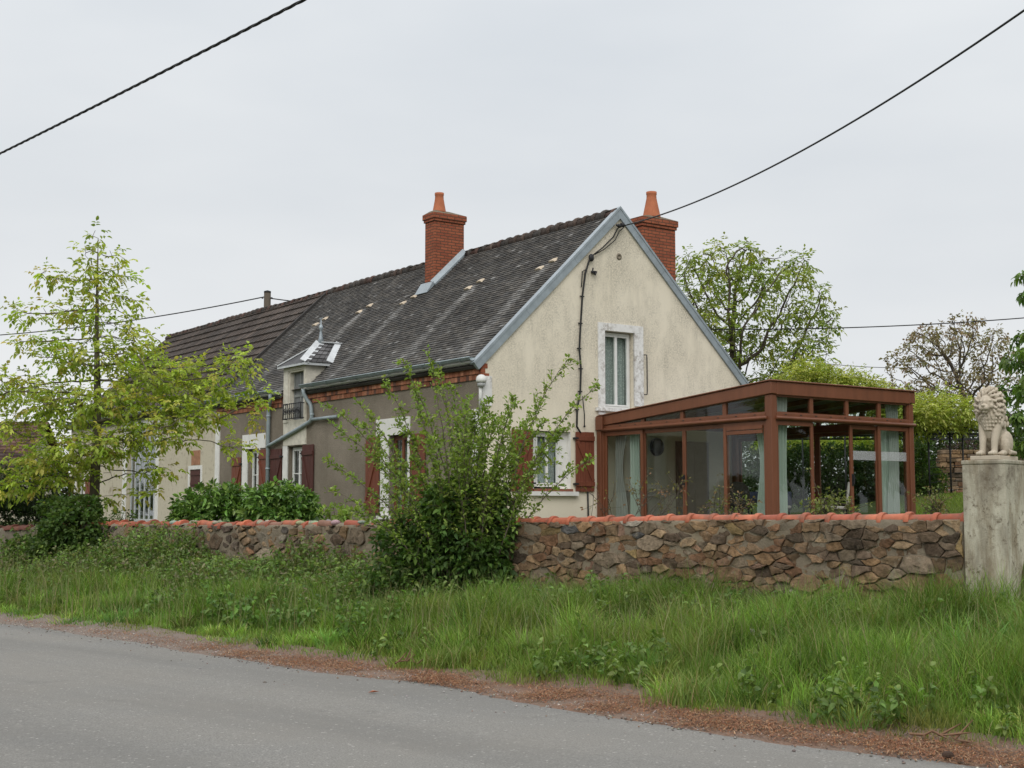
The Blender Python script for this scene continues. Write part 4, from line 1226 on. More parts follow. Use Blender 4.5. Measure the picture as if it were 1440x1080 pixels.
def rubble(mb, r0, r1, zb, ztop, rng, size, gap, palette, front=.0, aspect=1.8, mort=0.0, extra=()):
    """irregular stones: weighted cells of scattered seeds, each a rounded lump standing out of the mortar"""
    seeds = [tuple(e) for e in extra]
    tries = 0
    H = 1.5
    area = (r1 - r0) * H
    target = int(area / (size * size / aspect) * 1.1)
    while len(seeds) < target and tries < target * 30:
        tries += 1
        r = rng.uniform(r0, r1); z = zb + rng.random() * H
        w = rng.choice([.5, .75, 1.0, 1.35, 2.0], p=[.30, .22, .20, .15, .13])
        ok = True
        for (a, b, ww) in seeds[-700:] + seeds[:len(extra)]:
            if math.hypot(a - r, (b - z) * aspect) < size * .42 * (w + ww): ok = False; break
        if ok: seeds.append((r, z, w))
    S = np.array(seeds)
    for i, (r, z, w) in enumerate(seeds):
        if z > ztop(r) + .08 or z < zb - .1: continue
        poly = [(r - .6, (z - .6) * aspect), (r + .6, (z - .6) * aspect), (r + .6, (z + .6) * aspect), (r - .6, (z + .6) * aspect)]
        d2 = np.hypot(S[:, 0] - r, (S[:, 1] - z) * aspect)
        for j in np.argsort(d2)[1:16]:
            dx = S[j, 0] - r; dy = (S[j, 1] - z) * aspect; L = math.hypot(dx, dy)
            if L > 1.2 * size * 4: continue
            k = .5 + .5 * (w * w - S[j, 2] ** 2) * (size * .42) ** 2 / (L * L)
            k = min(max(k, .25), .75)
            poly = clip_poly(poly, dx / L, dy / L, (r * dx + z * aspect * dy) / L + L * k)
            if len(poly) < 3: break
        if len(poly) < 3: continue
        P = [(p[0], p[1] / aspect) for p in poly]
        P = [(min(max(p[0], r0 + .005), r1 - .005), min(p[1], ztop(p[0]) - .0)) for p in P]
        cx = sum(p[0] for p in P) / len(P); cz = sum(p[1] for p in P) / len(P)
        ext = max(abs(p[0] - cx) for p in P); ez = max(abs(p[1] - cz) for p in P)
        if ext < .03 or ez < .018: continue
        # subdivide and roughen the outline, then shrink it away from its neighbours
        Q = []
        for a in range(len(P)):
            p, q = P[a], P[(a + 1) % len(P)]
            L = math.hypot(q[0] - p[0], q[1] - p[1]); m = max(1, int(L / .045))
            for t in range(m):
                f = t / m; Q.append((p[0] + (q[0] - p[0]) * f, p[1] + (q[1] - p[1]) * f))
        if len(Q) < 5: continue
        # round the corners
        for _ in range(0 if r < 8.2 else 1):
            Q = [((Q[k - 1][0] + 4 * Q[k][0] + Q[(k + 1) % len(Q)][0]) / 6, (Q[k - 1][1] + 4 * Q[k][1] + Q[(k + 1) % len(Q)][1]) / 6) for k in range(len(Q))]
        gp = gap * rng.uniform(.6, 1.6) * (1 + mort * rng.random())
        sh = [max(.3, 1 - gp / max(.03, math.hypot(q[0] - cx, q[1] - cz))) for q in Q]
        Q = [(cx + (q[0] - cx) * s_ + rng.uniform(-.010, .010), cz + (q[1] - cz) * s_ + rng.uniform(-.009, .009)) for q, s_ in zip(Q, sh)]
        proud = rng.uniform(.0, .055); tilt = rng.uniform(-.16, .16); tz = rng.uniform(-.22, .14)
        rings = []; N = len(Q)
        for (sc_, h) in ((1.0, -.03), (.99, .55), (.95, .93), (.70, 1.0), (.3, 1.0)):
            ring = []
            for q in Q:
                x = cx + (q[0] - cx) * sc_; zz = cz + (q[1] - cz) * sc_
                b = front + (h * proud if h > 0 else h) + (tilt * (x - cx) + tz * (zz - cz)) * (1 if h > .5 else .3)
                b += .016 * mnoise.noise(Vector((x * 14, zz * 14, i * 3.1))) * (1 if h > .5 else .4)
                ring.append(tuple(WW(x, b, zz)))
            rings += ring
        fs = [(m_ * N + k, (m_ + 1) * N + k, (m_ + 1) * N + (k + 1) % N, m_ * N + (k + 1) % N) for m_ in range(4) for k in range(N)]
        fs.append(tuple(4 * N + k for k in range(N))[::-1])
        base = palette[int(rng.integers(len(palette)))]; g = rng.uniform(.65, 1.3)
        mb.add(rings, fs, tuple(c * g for c in base))


n = NT('rubble_stone')
f = n.noise(11, 6, .72); g = n.noise(3, 4, .6)
c = n.mix(1.0, n.tint(), n.ramp(f, [(.30, .40), (.5, 1.0), (.72, 1.75)]), 'MULTIPLY')
c = n.mix(n.ramp(n.noise(5.5, 6, .75), [(.54, 0), (.65, .75)]), c, (.055, .045, .034))
c = n.mix(n.ramp(n.noise(23, 4, .7), [(.64, 0), (.72, .6)]), c, (.29, .275, .24))
c = n.mix(n.ramp(n.noise(4.2, 6, .75, n.coord(loc=(5, 2, 1))), [(.57, 0), (.66, .75)]), c, (.25, .215, .16))     # old mortar smeared over the faces
n.color(c); n.bump(n.noise(38, 5, .75), .9, .02)
MAT['stone'] = n.set(.95, .12)
n = NT('earthy_mortar')
f = n.noise(16, 6, .75); g = n.noise(2.0, 4, .6)
c = n.mix(f, (.12, .098, .07), (.30, .255, .19))
c = n.mix(n.ramp(n.noise(1.1, 5, .65), [(.5, 0), (.66, .8)]), c, (.27, .225, .155))
c = n.mix(n.ramp(g, [(.56, 0), (.70, .5)]), c, (.06, .048, .035))
n.color(c); n.bump(f, 1.0, .03)
MAT['mortar'] = n.set(.97, .08)

BROWN = [(c[0] * 1.08, c[1] * .99, c[2] * .92) for c in [(.175, .125, .080), (.165, .122, .080), (.205, .14, .082), (.135, .105, .076), (.125, .098, .074), (.165, .135, .10), (.215, .155, .095), (.085, .070, .054), (.24, .185, .12), (.17, .105, .066), (.19, .16, .12)]]
ACC = [(.28, .20, .095), (.25, .18, .10), (.22, .135, .085), (.33, .29, .235), (.095, .092, .088), (.24, .15, .105)]
RW1 = 17.9
wall = empty('garden_wall', tuple(WW(9, -.22, .3))); tag(wall, 'rubble stone garden wall topped with orange ridge tiles', 'wall')
WOF = tuple(-v for v in WW(9, -.22, .3))


def wall_core(name, r0, r1, mat, parent, off, front=0.0):
    mb = MB(off); R = np.arange(r0, r1 + .01, .07); N = 24
    vs = []; fs = []
    for r in R:
        r = min(r, r1); zt = wall_top(r)
        col_ = []
        for k in range(N):
            z = -.1 + (zt - .01 + .1) * k / (N - 1)
            q = Vector((r * 2.1, z * 2.6, 1.7)); q2 = Vector((r * 9, z * 11, 4.2))
            col_.append((front + .006 + .030 * mnoise.noise(q) + .009 * mnoise.noise(q2), z))
        for b, z in col_ + [(front - .10, zt + .035), (front - .34, zt + .035), (front - .44, zt - .02), (front - .44, .2)]:
            vs.append(tuple(WW(r, b, z)))
    M = N + 4
    for i in range(len(R) - 1):
        for k in range(M - 1): fs.append((i * M + k, (i + 1) * M + k, (i + 1) * M + k + 1, i * M + k + 1))
    fs.append(tuple(range(M))); fs.append(tuple((len(R) - 1) * M + k for k in range(M)))
    mb.smooth = True; mb.add(vs, fs); mb.smooth = False
    return mb.build(name, mat, parent)


wall_core('mortar_core', .02, RW1, MAT['mortar'], wall, WOF)
rng = np.random.default_rng(11)
mb = MB(WOF)
rubble(mb, .03, 8.2, .15, wall_top, rng, .212, .005, BROWN * 6 + ACC, 0.0, 2.0)
rubble(mb, 8.2, 12.2, .15, wall_top, rng, .21, .007, BROWN * 3 + [(.22, .18, .13), (.075, .065, .055), (.30, .26, .20)], 0.0, 1.5, 1.5)
rubble(mb, 12.2, RW1 - .02, .15, wall_top, rng, .20, .012, BROWN + [(.060, .050, .044), (.055, .048, .044), (.10, .078, .06), (.22, .17, .115), (.09, .065, .052)], -.004, 1.3, 2.6)
mb.build('rubble_stones', MAT['stone'], wall, tint=True)

n = NT('orange_ridge_tile')
f = n.noise(6, 5, .7); g = n.noise(28, 4, .7)
c = n.mix(1.0, n.tint(), n.ramp(f, [(.3, .72), (.55, 1.0), (.75, 1.25)]), 'MULTIPLY')
c = n.mix(n.ramp(n.noise(3.5, 5, .7), [(.50, 0), (.66, .7)]), c, (.15, .085, .062))
c = n.mix(n.ramp(n.noise(9, 5, .75), [(.60, 0), (.70, .7)]), c, (.07, .06, .045))
c = n.mix(n.ramp(g, [(.66, 0), (.76, .5)]), c, (.40, .33, .27))
n.color(c); n.bump(g, .25, .006)
MAT['coping'] = n.set(.7, .25)


def coping(r0, r1, rng, parent, off, worn=(), pal=((.40, .12, .065), (.37, .105, .058), (.43, .14, .078), (.34, .095, .055)), step=.31):
    mb = MB(off); r = r0; N = 11
    while r < r1 - .02:
        L = step
        wn = any(a < r < b for a, b in worn)
        if wn and rng.random() < .16: r += L * rng.uniform(.5, 1.1); continue
        zc = wall_top(r) - .012 + rng.uniform(-.006, .006) + (rng.uniform(-.02, .02) if wn else 0)
        zc2 = wall_top(min(r + L, r1)) - .012 + (rng.uniform(-.025, .03) if wn else rng.uniform(-.004, .004))
        rad = .088; off_b = -.10 + (rng.uniform(-.03, .03) if wn else rng.uniform(-.008, .008)); skew = rng.uniform(-.05, .05) if wn else rng.uniform(-.01, .01)
        g = rng.uniform(.82, 1.15) * (rng.uniform(.7, 1.1) if wn else 1); base = pal[int(rng.integers(len(pal)))]
        if rng.random() < (.10 if wn else .06): base = (.25, .13, .09)
        cc = tuple(v * g for v in base)
        L2 = min(L + .02, r1 - r)
        prof = [(0, .098), (.010, .106), (.050, .107), (.062, .099), (.066, .086), (L2 * .5, .082), (L2, .077)]
        vs = []; fs = []
        for (d, ra) in prof:
            for k in range(N):
                th = math.radians(-14) + math.radians(208) * k / (N - 1)
                t = d / L
                p = WW(r + d, off_b + skew * t + ra * 1.12 * math.cos(th), zc + (zc2 - zc) * t + ra * .84 * math.sin(th))
                vs.append(tuple(p))
        M = len(prof)
        for i in range(M - 1):
            for k in range(N - 1): fs.append((i * N + k, i * N + k + 1, (i + 1) * N + k + 1, (i + 1) * N + k))
        fs.append(tuple(range(N))); fs.append(tuple((M - 1) * N + k for k in range(N)))
        mb.smooth = True; mb.add(vs, fs, cc); mb.smooth = False
        r += L
    o = mb.build('tile_coping', MAT['coping'], parent, tint=True)
    m = o.modifiers.new('edge', 'EDGE_SPLIT'); m.split_angle = math.radians(50)
    return o


rng = np.random.default_rng(5)
coping(.0, RW1 - .05, rng, wall, WOF, worn=((7.0, 17.6), (2.9, 3.4)))
# loose stones bedded in gaps of the coping
mb = MB(WOF)
for r in (10.1, 10.62, 13.0, 13.5, 14.1, 9.2, 11.8):
    for k in range(3):
        rr_ = r + rng.uniform(-.18, .18)
        q = WW(rr_, -.06 - .05 * k, wall_top(rr_) + .035)
        mb.ball(q, (rng.uniform(.06, .12), rng.uniform(.05, .08), rng.uniform(.03, .055)), Matrix.Rotation(rng.uniform(0, 3), 3, 'Z'), 9, 6, tuple(c * rng.uniform(.9, 1.5) for c in (.28, .25, .20)))
mb.build('bedding_stones', MAT['stone'], wall, tint=True)

# the lower, rendered wall at the left end
wall2 = empty('rendered_wall', tuple(WW(22, -.22, .3))); tag(wall2, 'lower grey rendered wall with dull red coping left of the ivy bush', 'wall')
WOF2 = tuple(-v for v in WW(22, -.22, .3))
n = NT('grey_lime_render')
f = n.noise(5, 6, .72); g = n.noise(1.6, 5, .65)
c = n.mix(f, (.16, .135, .10), (.27, .235, .185))
c = n.mix(n.ramp(g, [(.5, 0), (.62, .8)]), c, (.09, .065, .05))
c = n.mix(n.ramp(n.noise(2.5, 5, .7, n.coord((1, 1, .3))), [(.55, 0), (.68, .5)]), c, (.34, .31, .25))
n.color(c); n.bump(n.noise(20, 5, .75), .9, .02)
wall_core('rendered_core', RW1 + .01, 34, n.set(.95, .1), wall2, WOF2, -.05)
coping(RW1 + .05, 33.9, rng, wall2, WOF2, worn=((17, 40),), pal=((.23, .085, .06), (.19, .075, .058), (.26, .10, .065)))
mb = MB(WOF2); rubble(mb, RW1 + .1, 28, .1, lambda r: wall_top(r) - .5, rng, .2, .03, [(.12, .08, .06), (.16, .12, .09)], -.055, 1.3, 2.5); mb.build('bare_stones', MAT['stone'], wall2, tint=True)

# ------------------------------------------------------------------ gate pillar
n = NT('lichened_pillar_cement')
f = n.noise(4, 6, .7); g = n.noise(17, 6, .75); s_ = n.noise(5.5, 5, .7, n.coord((1, 1, .22)))
sz = n.new('ShaderNodeSeparateXYZ'); n.link(n.tc.outputs['Object'], sz.inputs[0])
c = n.mix(f, (.40, .375, .29), (.56, .53, .43))
c = n.mix(n.ramp(s_, [(.47, 0), (.64, .75)]), c, (.20, .155, .095))
c = n.mix(n.ramp(n.noise(2.2, 4, .6, n.coord((1, 1, .3), loc=(3, 1, 0))), [(.52, 0), (.68, .7)]), c, (.135, .12, .095))
tp = n.ramp(sz.outputs[2], [(0, 0), (.5, .2), (1, 1)])
c = n.mix(n.math('MULTIPLY', n.ramp(g, [(.52, 0), (.60, .95)]), n.ramp(f, [(.42, 0), (.6, 1)])), c, (.11, .085, .055))
c = n.mix(n.math('MULTIPLY', n.ramp(n.math('MULTIPLY', sz.outputs[2], .5), [(.78, 0), (.96, .8)]), n.ramp(f, [(.38, .2), (.6, 1)])), c, (.14, .115, .085))
n.color(c); n.bump(n.math('ADD', g, n.math('MULTIPLY', n.noise(60), .5)), .5, .012)
pil = MB()
PW, PD, PT, PB = .45, .80, 2.12, .05
LION_W = .93
N_ = 14
vs = []; fs = []
pts = [(-PW, .05), (0, .05), (0, .05 - PD), (-PW, .05 - PD)]
base_p = WW(-PW / 2, .05 - PD / 2, PB)


def wp(r, b, z):
    q = WW(r, b, z); return (q.x - base_p.x, q.y - base_p.y, q.z - base_p.z)


pil.hexa([wp(*p, PB) for p in pts] + [wp(*p, PT - .04) for p in pts])
q4 = [(-PW - .008, .058), (.008, .058), (.008, .042 - PD), (-PW - .008, .042 - PD)]
pil.hexa([wp(*p, PT - .045) for p in q4] + [wp(*p, PT) for p in q4])
po = pil.build('gate_pillar', n.set(.95, .1), None, bevel=.012, loc=base_p)
tag(po, 'square mottled cement gate pillar at the right end of the stone wall', 'pillar')

# ------------------------------------------------------------------ stone lion
rl = random.Random(3)
lb = MB()


def limb(pts, rad, n_=14): lb.tube(pts, rad, n_)


Z0 = .05
for sx in (-1, 1):      # forelegs, paws, haunches
    limb([(sx * .068, -.135, Z0 + .0), (sx * .066, -.13, Z0 + .06), (sx * .066, -.12, Z0 + .14), (sx * .072, -.09, Z0 + .24), (sx * .078, -.05, Z0 + .34)], [.034, .033, .037, .047, .06])
    lb.ball((sx * .068, -.165, Z0 + .022), (.042, .058, .030))
    for k in (-1, 0, 1): lb.ball((sx * .068 + k * .024, -.212, Z0 + .018), (.014, .022, .020))
    lb.ball((sx * .105, .09, Z0 + .13), (.062, .125, .13), Matrix.Rotation(-.25, 3, 'X'))
    lb.ball((sx * .118, -.02, Z0 + .026), (.036, .07, .030))
    for k in (-1, 0, 1): lb.ball((sx * .118 + k * .021, -.082, Z0 + .018), (.013, .02, .019))
    lb.ball((sx * .125, .03, Z0 + .10), (.045, .06, .09))
lb.ball((0, -.03, Z0 + .30), (.118, .115, .17)); lb.ball((0, .06, Z0 + .22), (.12, .15, .19), Matrix.Rotation(.35, 3, 'X')); lb.ball((0, .14, Z0 + .12), (.12, .10, .12))
limb([(.05, .22, Z0 + .03), (.16, .20, Z0 + .03), (.19, .10, Z0 + .03), (.17, .02, Z0 + .035)], [.02, .018, .016, .026])
# head
HR = Matrix.Rotation(math.radians(6), 3, 'Z') @ Matrix.Rotation(math.radians(-3), 3, 'X')
HC = Vector((0, -.115, Z0 + .50))


def hb(p, r, rot=None, **k): lb.ball(HC + HR @ Vector(p), r, HR @ (rot or Matrix.Identity(3)), **k)


hb((0, -.012, .025), (.088, .098, .105)); hb((0, .05, .02), (.125, .11, .15))
hb((0, -.105, -.02), (.052, .055, .042)); hb((-.026, -.142, -.028), (.027, .022, .024)); hb((.026, -.142, -.028), (.027, .022, .024))
hb((0, -.160, -.002), (.024, .014, .014)); hb((0, -.105, -.062), (.030, .032, .020)); hb((0, -.085, .03), (.024, .05, .032), Matrix.Rotation(-.5, 3, 'X'))
for sx in (-1, 1):
    hb((sx * .040, -.078, .052), (.030, .022, .014), Matrix.Rotation(sx * -.25, 3, 'Y')); hb((sx * .055, -.062, .0), (.030, .028, .028)); hb((sx * .036, -.086, .030), (.014, .010, .010))
    hb((sx * .088, -.015, .105), (.028, .018, .030))
# mane: rings of curling locks round the face and down the chest
for ring, (rad, yo, nl, sz_) in enumerate([(.098, -.045, 15, .024), (.125, -.015, 19, .028), (.145, .03, 21, .031), (.145, .085, 21, .033), (.12, .13, 16, .034)]):
    for k in range(nl):
        a = 2 * PI * (k + .5 * (ring % 2)) / nl + rl.uniform(-.08, .08)
        x = rad * math.sin(a) * .95; z = .03 + rad * math.cos(a) * 1.12 - .02 * (1 - math.cos(a))
        R = Matrix.Rotation(a + rl.uniform(-.35, .35) + .5, 3, 'Y')
        hb((x, yo + rl.uniform(-.01, .01), z), (sz_ * .62, sz_ * .75, sz_ * 1.25), R, seg=10, rings=7)
        hb((x * 1.13, yo + .012, z * 1.10 - .006), (sz_ * .5, sz_ * .6, sz_ * .7), None, seg=9, rings=6)
for row in range(5):
    z = Z0 + .435 - row * .037; nl = [8, 9, 9, 7, 5][row]; wd = [.135, .135, .125, .10, .07][row]
    for k in range(nl):
        a = -1 + 2 * (k + .5) / nl
        y = -.16 + .075 * a * a + row * .004
        lb.ball((wd * a + rl.uniform(-.006, .006), y, z + rl.uniform(-.006, .006)), (.018, .020, .031), Matrix.Rotation(a * .7 + rl.uniform(-.3, .3), 3, 'Y'), 10, 7)
        lb.ball((wd * a * 1.02 + .008, y - .008, z - .022), (.013, .014, .014), None, 9, 6)
for k in range(26):
    a = rl.uniform(-1, 1); z = Z0 + rl.uniform(.30, .52)
    lb.ball((.125 * math.copysign(1, a), rl.uniform(-.08, .10), z), (.02, .026, .034), Matrix.Rotation(rl.uniform(-.6, .6), 3, 'X'), 10, 7)
n = NT('weathered_cast_stone')
f = n.noise(9, 5, .7); g = n.noise(35, 5, .7)
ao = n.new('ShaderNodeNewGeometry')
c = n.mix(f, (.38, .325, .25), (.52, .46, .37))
c = n.mix(n.ramp(ao.outputs['Pointiness'], [(.42, .85), (.505, 0)]), c, (.15, .11, .075))      # carved grooves darkened in the colour
c = n.mix(n.ramp(g, [(.58, 0), (.7, .5)]), c, (.24, .19, .14))
n.color(c); n.bump(g, .25, .004)
MAT['lion'] = n.set(.9, .15)
lion = empty('lion_statue', tuple(WW(-PW / 2 - .005, .05 - .27, PT)), math.atan2(WN.y, WN.x) + PI / 2)
lion.scale = (LION_W, 1, 1)
tag(lion, 'seated stone lion with curly mane on top of the gate pillar', 'statue')
tmp = lb.build('lion_body', MAT['lion'], lion)
rm = tmp.modifiers.new('fuse', 'REMESH'); rm.mode = 'VOXEL'; rm.voxel_size = .0055; rm.use_smooth_shade = True
sm = tmp.modifiers.new('soften', 'SMOOTH'); sm.factor = .5; sm.iterations = 3
bpy.context.view_layer.update()
dg = bpy.context.evaluated_depsgraph_get()
me = bpy.data.meshes.new_from_object(tmp.evaluated_get(dg)); tmp.modifiers.clear(); tmp.data = me; me.name = 'lion_body'
mb = MB(); mb.box(-.165, .165, -.235, .25, 0.002, .045); mb.build('plinth', MAT['lion'], lion, bevel=.006)
# ------------------------------------------------------------------ plants
def colonize(trunk, pts, step, infl, kill, rng, maxn=6000, grav=0.0, iters=260, wob=.25):
    """space colonisation: grow a branching skeleton from the trunk nodes until it reaches the points"""
    nodes = [np.array(p, float) for p in trunk]; par = [-1] + list(range(len(trunk) - 1))
    A = np.array(pts, float)
    N = np.array(nodes)
    d = np.full(len(A), 1e9); nn = np.zeros(len(A), int)
    for i in range(len(N)):
        di = np.linalg.norm(A - N[i], axis=1); m = di < d; d[m] = di[m]; nn[m] = i
    alive = np.ones(len(A), bool)
    P = [n_ for n_ in N]
    dirs = [np.zeros(3)] * len(P); seen = {}
    for it in range(iters):
        act = alive & (d < infl)
        if not act.any():
            act = alive & (d <= d[alive].min() * 1.05) if alive.any() else act
            if not act.any(): break
        ii = np.where(act)[0]; ks = nn[ii]
        vec = A[ii] - np.array(P)[ks]; vec /= np.linalg.norm(vec, axis=1)[:, None] + 1e-9
        new = []
        for k in np.unique(ks):
            v = vec[ks == k].sum(0); v = v / (np.linalg.norm(v) + 1e-9) + rng.normal(0, wob, 3) * .5; v[2] += grav
            v /= np.linalg.norm(v) + 1e-9
            c = seen.get(k, 0)
            if c > 4: 
                alive[ii[ks == k]] = False; continue
            seen[k] = c + 1
            new.append((k, P[k] + v * step))
        for k, p in new:
            P.append(p); par.append(k); i = len(P) - 1
            di = np.linalg.norm(A - p, axis=1); m = di < d; d[m] = di[m]; nn[m] = i
        alive &= d > kill
        if not alive.any() or len(P) > maxn: break
    return np.array(P), np.array(par)


def radii(P, par, tip, expo=2.3, trunk_r=None):
    n_ = len(P); acc = np.zeros(n_); kids = np.zeros(n_, int)
    for i in range(n_ - 1, 0, -1): kids[par[i]] += 1
    order = range(n_ - 1, -1, -1)
    for i in order:
        if kids[i] == 0: acc[i] = tip ** expo
        if par[i] >= 0: acc[par[i]] += acc[i]
    R = acc ** (1 / expo)
    if trunk_r: R = tip + (R - tip) * max(.1, (trunk_r - tip) / max(R[0] - tip, 1e-6))
    return R, kids


def skeleton_mesh(P, par, R, off, sides=6, minr=0):
    V = []; F = []; n_ = len(P)
    kids = [[] for _ in range(n_)]
    for i in range(1, n_): kids[par[i]].append(i)
    starts = [(0, None)]
    stack = [(0, -1)]
    while stack:
        s, pr = stack.pop()
        chain = ([pr] if pr >= 0 else []) + [s]
        cur = s
        while kids[cur]:
            ks = sorted(kids[cur], key=lambda k: -R[k])
            for o_ in ks[1:]: stack.append((o_, cur))
            cur = ks[0]; chain.append(cur)
        if len(chain) < 2 or R[chain[1 if pr >= 0 else 0]] < minr: continue
        prev = None; base = len(V)
        for j, c in enumerate(chain):
            p = P[c]; t = P[chain[min(j + 1, len(chain) - 1)]] - P[chain[max(j - 1, 0)]]
            t = t / (np.linalg.norm(t) + 1e-9)
            if prev is None:
                a = np.array([0, 0, 1.]) if abs(t[2]) < .9 else np.array([1., 0, 0])
                sx = np.cross(t, a)
            else: sx = prev - t * prev.dot(t)
            sx /= np.linalg.norm(sx) + 1e-9; prev = sx; sy = np.cross(t, sx)
            r = R[c] if not (j == 0 and pr >= 0) else R[chain[1]] * 1.05
            for k in range(sides):
                an = 2 * PI * k / sides
                V.append(p + (sx * math.cos(an) + sy * math.sin(an)) * r + off)
        for j in range(len(chain) - 1):
            for k in range(sides):
                k2 = (k + 1) % sides
                F.append((base + j * sides + k, base + j * sides + k2, base + (j + 1) * sides + k2, base + (j + 1) * sides + k))
    return np.array(V), np.array(F)


def leaves(pos, dr, nrm, ln, wd, tint, fold=.25, droop=.0):
    """pointed oval leaf of two folded halves: 4 faces, 7 points each; arrays (n,3), (n,), (n,3)"""
    n_ = len(pos)
    dr = dr / (np.linalg.norm(dr, axis=1)[:, None] + 1e-9)
    sd = np.cross(dr, nrm); sd /= np.linalg.norm(sd, axis=1)[:, None] + 1e-9
    up = np.cross(sd, dr)
    L = ln[:, None]; Wd = wd[:, None]
    def pt(a, b, c): return pos + dr * L * a + sd * Wd * b + up * (Wd * c) - np.array([0, 0, 1.]) * (L * droop * a * a)
    T = [pt(0, 0, 0), pt(.32, -.5, fold), pt(.70, -.38, fold * .8), pt(1, 0, -.05), pt(.70, .38, fold * .8), pt(.32, .5, fold), pt(.5, 0, 0)]
    V = np.stack(T, 1).reshape(-1, 3)
    q = np.array([[0, 6, 2, 1], [6, 3, 2, 2], [0, 5, 4, 6], [6, 4, 3, 3]])
    F = np.array([[0, 6, 1], [6, 2, 1], [6, 3, 2], [0, 5, 6], [6, 5, 4], [6, 4, 3]])
    Fq = (np.arange(n_)[:, None, None] * 7 + F[None]).reshape(-1, 3)
    C = np.repeat(tint, 7, axis=0)
    return V, Fq, C


def unit(v): return v / (np.linalg.norm(v, axis=-1, keepdims=True) + 1e-9)


def pick_tints(rng, n_, pal, var=.25):
    pal = np.array(pal); k = rng.integers(len(pal), size=n_)
    return pal[k] * rng.uniform(1 - var, 1 + var, (n_, 1)) * rng.uniform(.92, 1.08, (n_, 3))


def sprigs(rng, base, bdir, per, spread, ln, ratio, pal, droop=.3, grav=.2, leaflets=0, rach=.18, fold=.25, var=.25, clump=None):
    """leaves (or compound leaves) round a list of twig points"""
    n_ = len(base)
    b = np.repeat(base, per, 0); d = np.repeat(unit(bdir), per, 0)
    out = unit(rng.normal(0, 1, b.shape)); d2 = unit(d * .7 + out * 1.0); d2[:, 2] -= grav * rng.random(len(d2)); d2 = unit(d2)
    b = b + out * spread * rng.random((len(b), 1))
    tw = pick_tints(rng, n_, pal, var); t = np.repeat(tw, per, 0) * rng.uniform(.85, 1.15, (len(b), 1))
    if not leaflets:
        nr = unit(rng.normal(0, .55, b.shape) + np.array([0, 0, 1.]))
        l = ln * rng.uniform(.6, 1.25, len(b))
        return leaves(b, d2, nr, l, l * ratio, t, fold, droop)
    Ps = []; Ds = []; Ns = []; Ls = []; Ts = []
    up = np.array([0, 0, 1.])
    side = unit(np.cross(d2, up) + 1e-6)
    rl_ = rach * rng.uniform(.6, 1.2, (len(b), 1))
    k = 0
    for j in range(leaflets):
        f = (.25 + .75 * (j // 2 * 2 + 1) / leaflets)
        s_ = 0 if j == leaflets - 1 else (1 if j % 2 else -1)
        p = b + d2 * rl_ * min(f, 1) - up * (rl_ * .45 * f * f * droop * 2)
        dd = unit(d2 * (1 if s_ == 0 else .55) + side * s_ * .9 - up * (.25 + .5 * droop) + rng.normal(0, .15, b.shape))
        Ps.append(p); Ds.append(dd); Ns.append(unit(up + rng.normal(0, .4, b.shape))); Ls.append(ln * rng.uniform(.65, 1.15, len(b)) * (1.15 if s_ == 0 else 1)); Ts.append(t * rng.uniform(.88, 1.12, (len(b), 1)))
    P_ = np.concatenate(Ps); L_ = np.concatenate(Ls)
    return leaves(P_, np.concatenate(Ds), np.concatenate(Ns), L_, L_ * ratio, np.concatenate(Ts), fold, droop)


def merge(*parts):
    V = []; F = []; C = []; n_ = 0
    for v, f, c in parts:
        V.append(v); F.append(f + n_); C.append(c); n_ += len(v)
    return np.concatenate(V), np.concatenate(F), np.concatenate(C)


BARK = M_basic('tree_bark', (.085, .070, .055), .95, .4, 9, .8, 30, .1, stretch=(1, 1, .35))
BARK_L = M_basic('mossy_bark', (.12, .105, .075), .95, .4, 9, .7, 30, .1, stretch=(1, 1, .35))
STEM = M_basic('green_brown_stem', (.075, .062, .035), .85, .4, 12)
LEAF = M_leaf('leaf', .38, .5, .25, gain=1.35)
LEAF_W = M_leaf('walnut_leaf', .45, .5, .25, gain=1.75)
LEAF_G = M_leaf('glossy_leaf', .25, .35, .5, gain=1.4)


def sample_blobs(blobs, n_, rng, shell=.0):
    """points in a set of ellipsoids (centre, radii, weight)"""
    out = []; w_ = np.array([b[2] if len(b) > 2 else np.prod(b[1]) for b in blobs], float); w_ /= w_.sum()
    cnt = rng.multinomial(n_, w_)
    for b, k in zip(blobs, cnt):
        u_ = unit(rng.normal(0, 1, (k, 3))); r = rng.random((k, 1)) ** (1 / 3) if not shell else shell + (1 - shell) * rng.random((k, 1)) ** .5
        out.append(np.array(b[0]) + u_ * r * np.array(b[1]))
    return np.concatenate(out)


def tree(name, label, cat, trunk, blobs, npts, step, rng, tip=.006, trunk_r=.12, per=3, ln=.11, ratio=.42, pal=None, leaflets=0, rach=.2, droop=.3, group=None,
         leafr=.014, bark=None, spread=.06, infl=2.5, kill=None, grav=.0, leafmat=None, keep=1.0, wob=.25, fold=.25, expo=2.3):
    pts = sample_blobs(blobs, npts, rng)
    P, par = colonize(trunk, pts, step, infl, kill or step * 1.3, rng, grav=grav, wob=wob)
    R, kids = radii(P, par, tip, expo, trunk_r)
    base = np.array(trunk[0]); e = empty(name, tuple(base)); tag(e, label, cat, group)
    V, F = skeleton_mesh(P, par, R, -base)
    bulk('trunk', V, F, bark or BARK, e, smooth_=True)
    tipm = (R < leafr) & (np.arange(len(P)) >= len(trunk))
    ids = np.where(tipm)[0]; ids = ids[rng.random(len(ids)) < keep]
    dr = P[ids] - P[par[ids]]
    Vv, Ff, Cc = sprigs(rng, P[ids] - base, dr, per, spread, ln, ratio, pal, droop, .25, leaflets, rach, fold)
    bulk('crown', Vv, Ff, leafmat or LEAF, e, C=Cc)
    return e, len(ids), len(P)


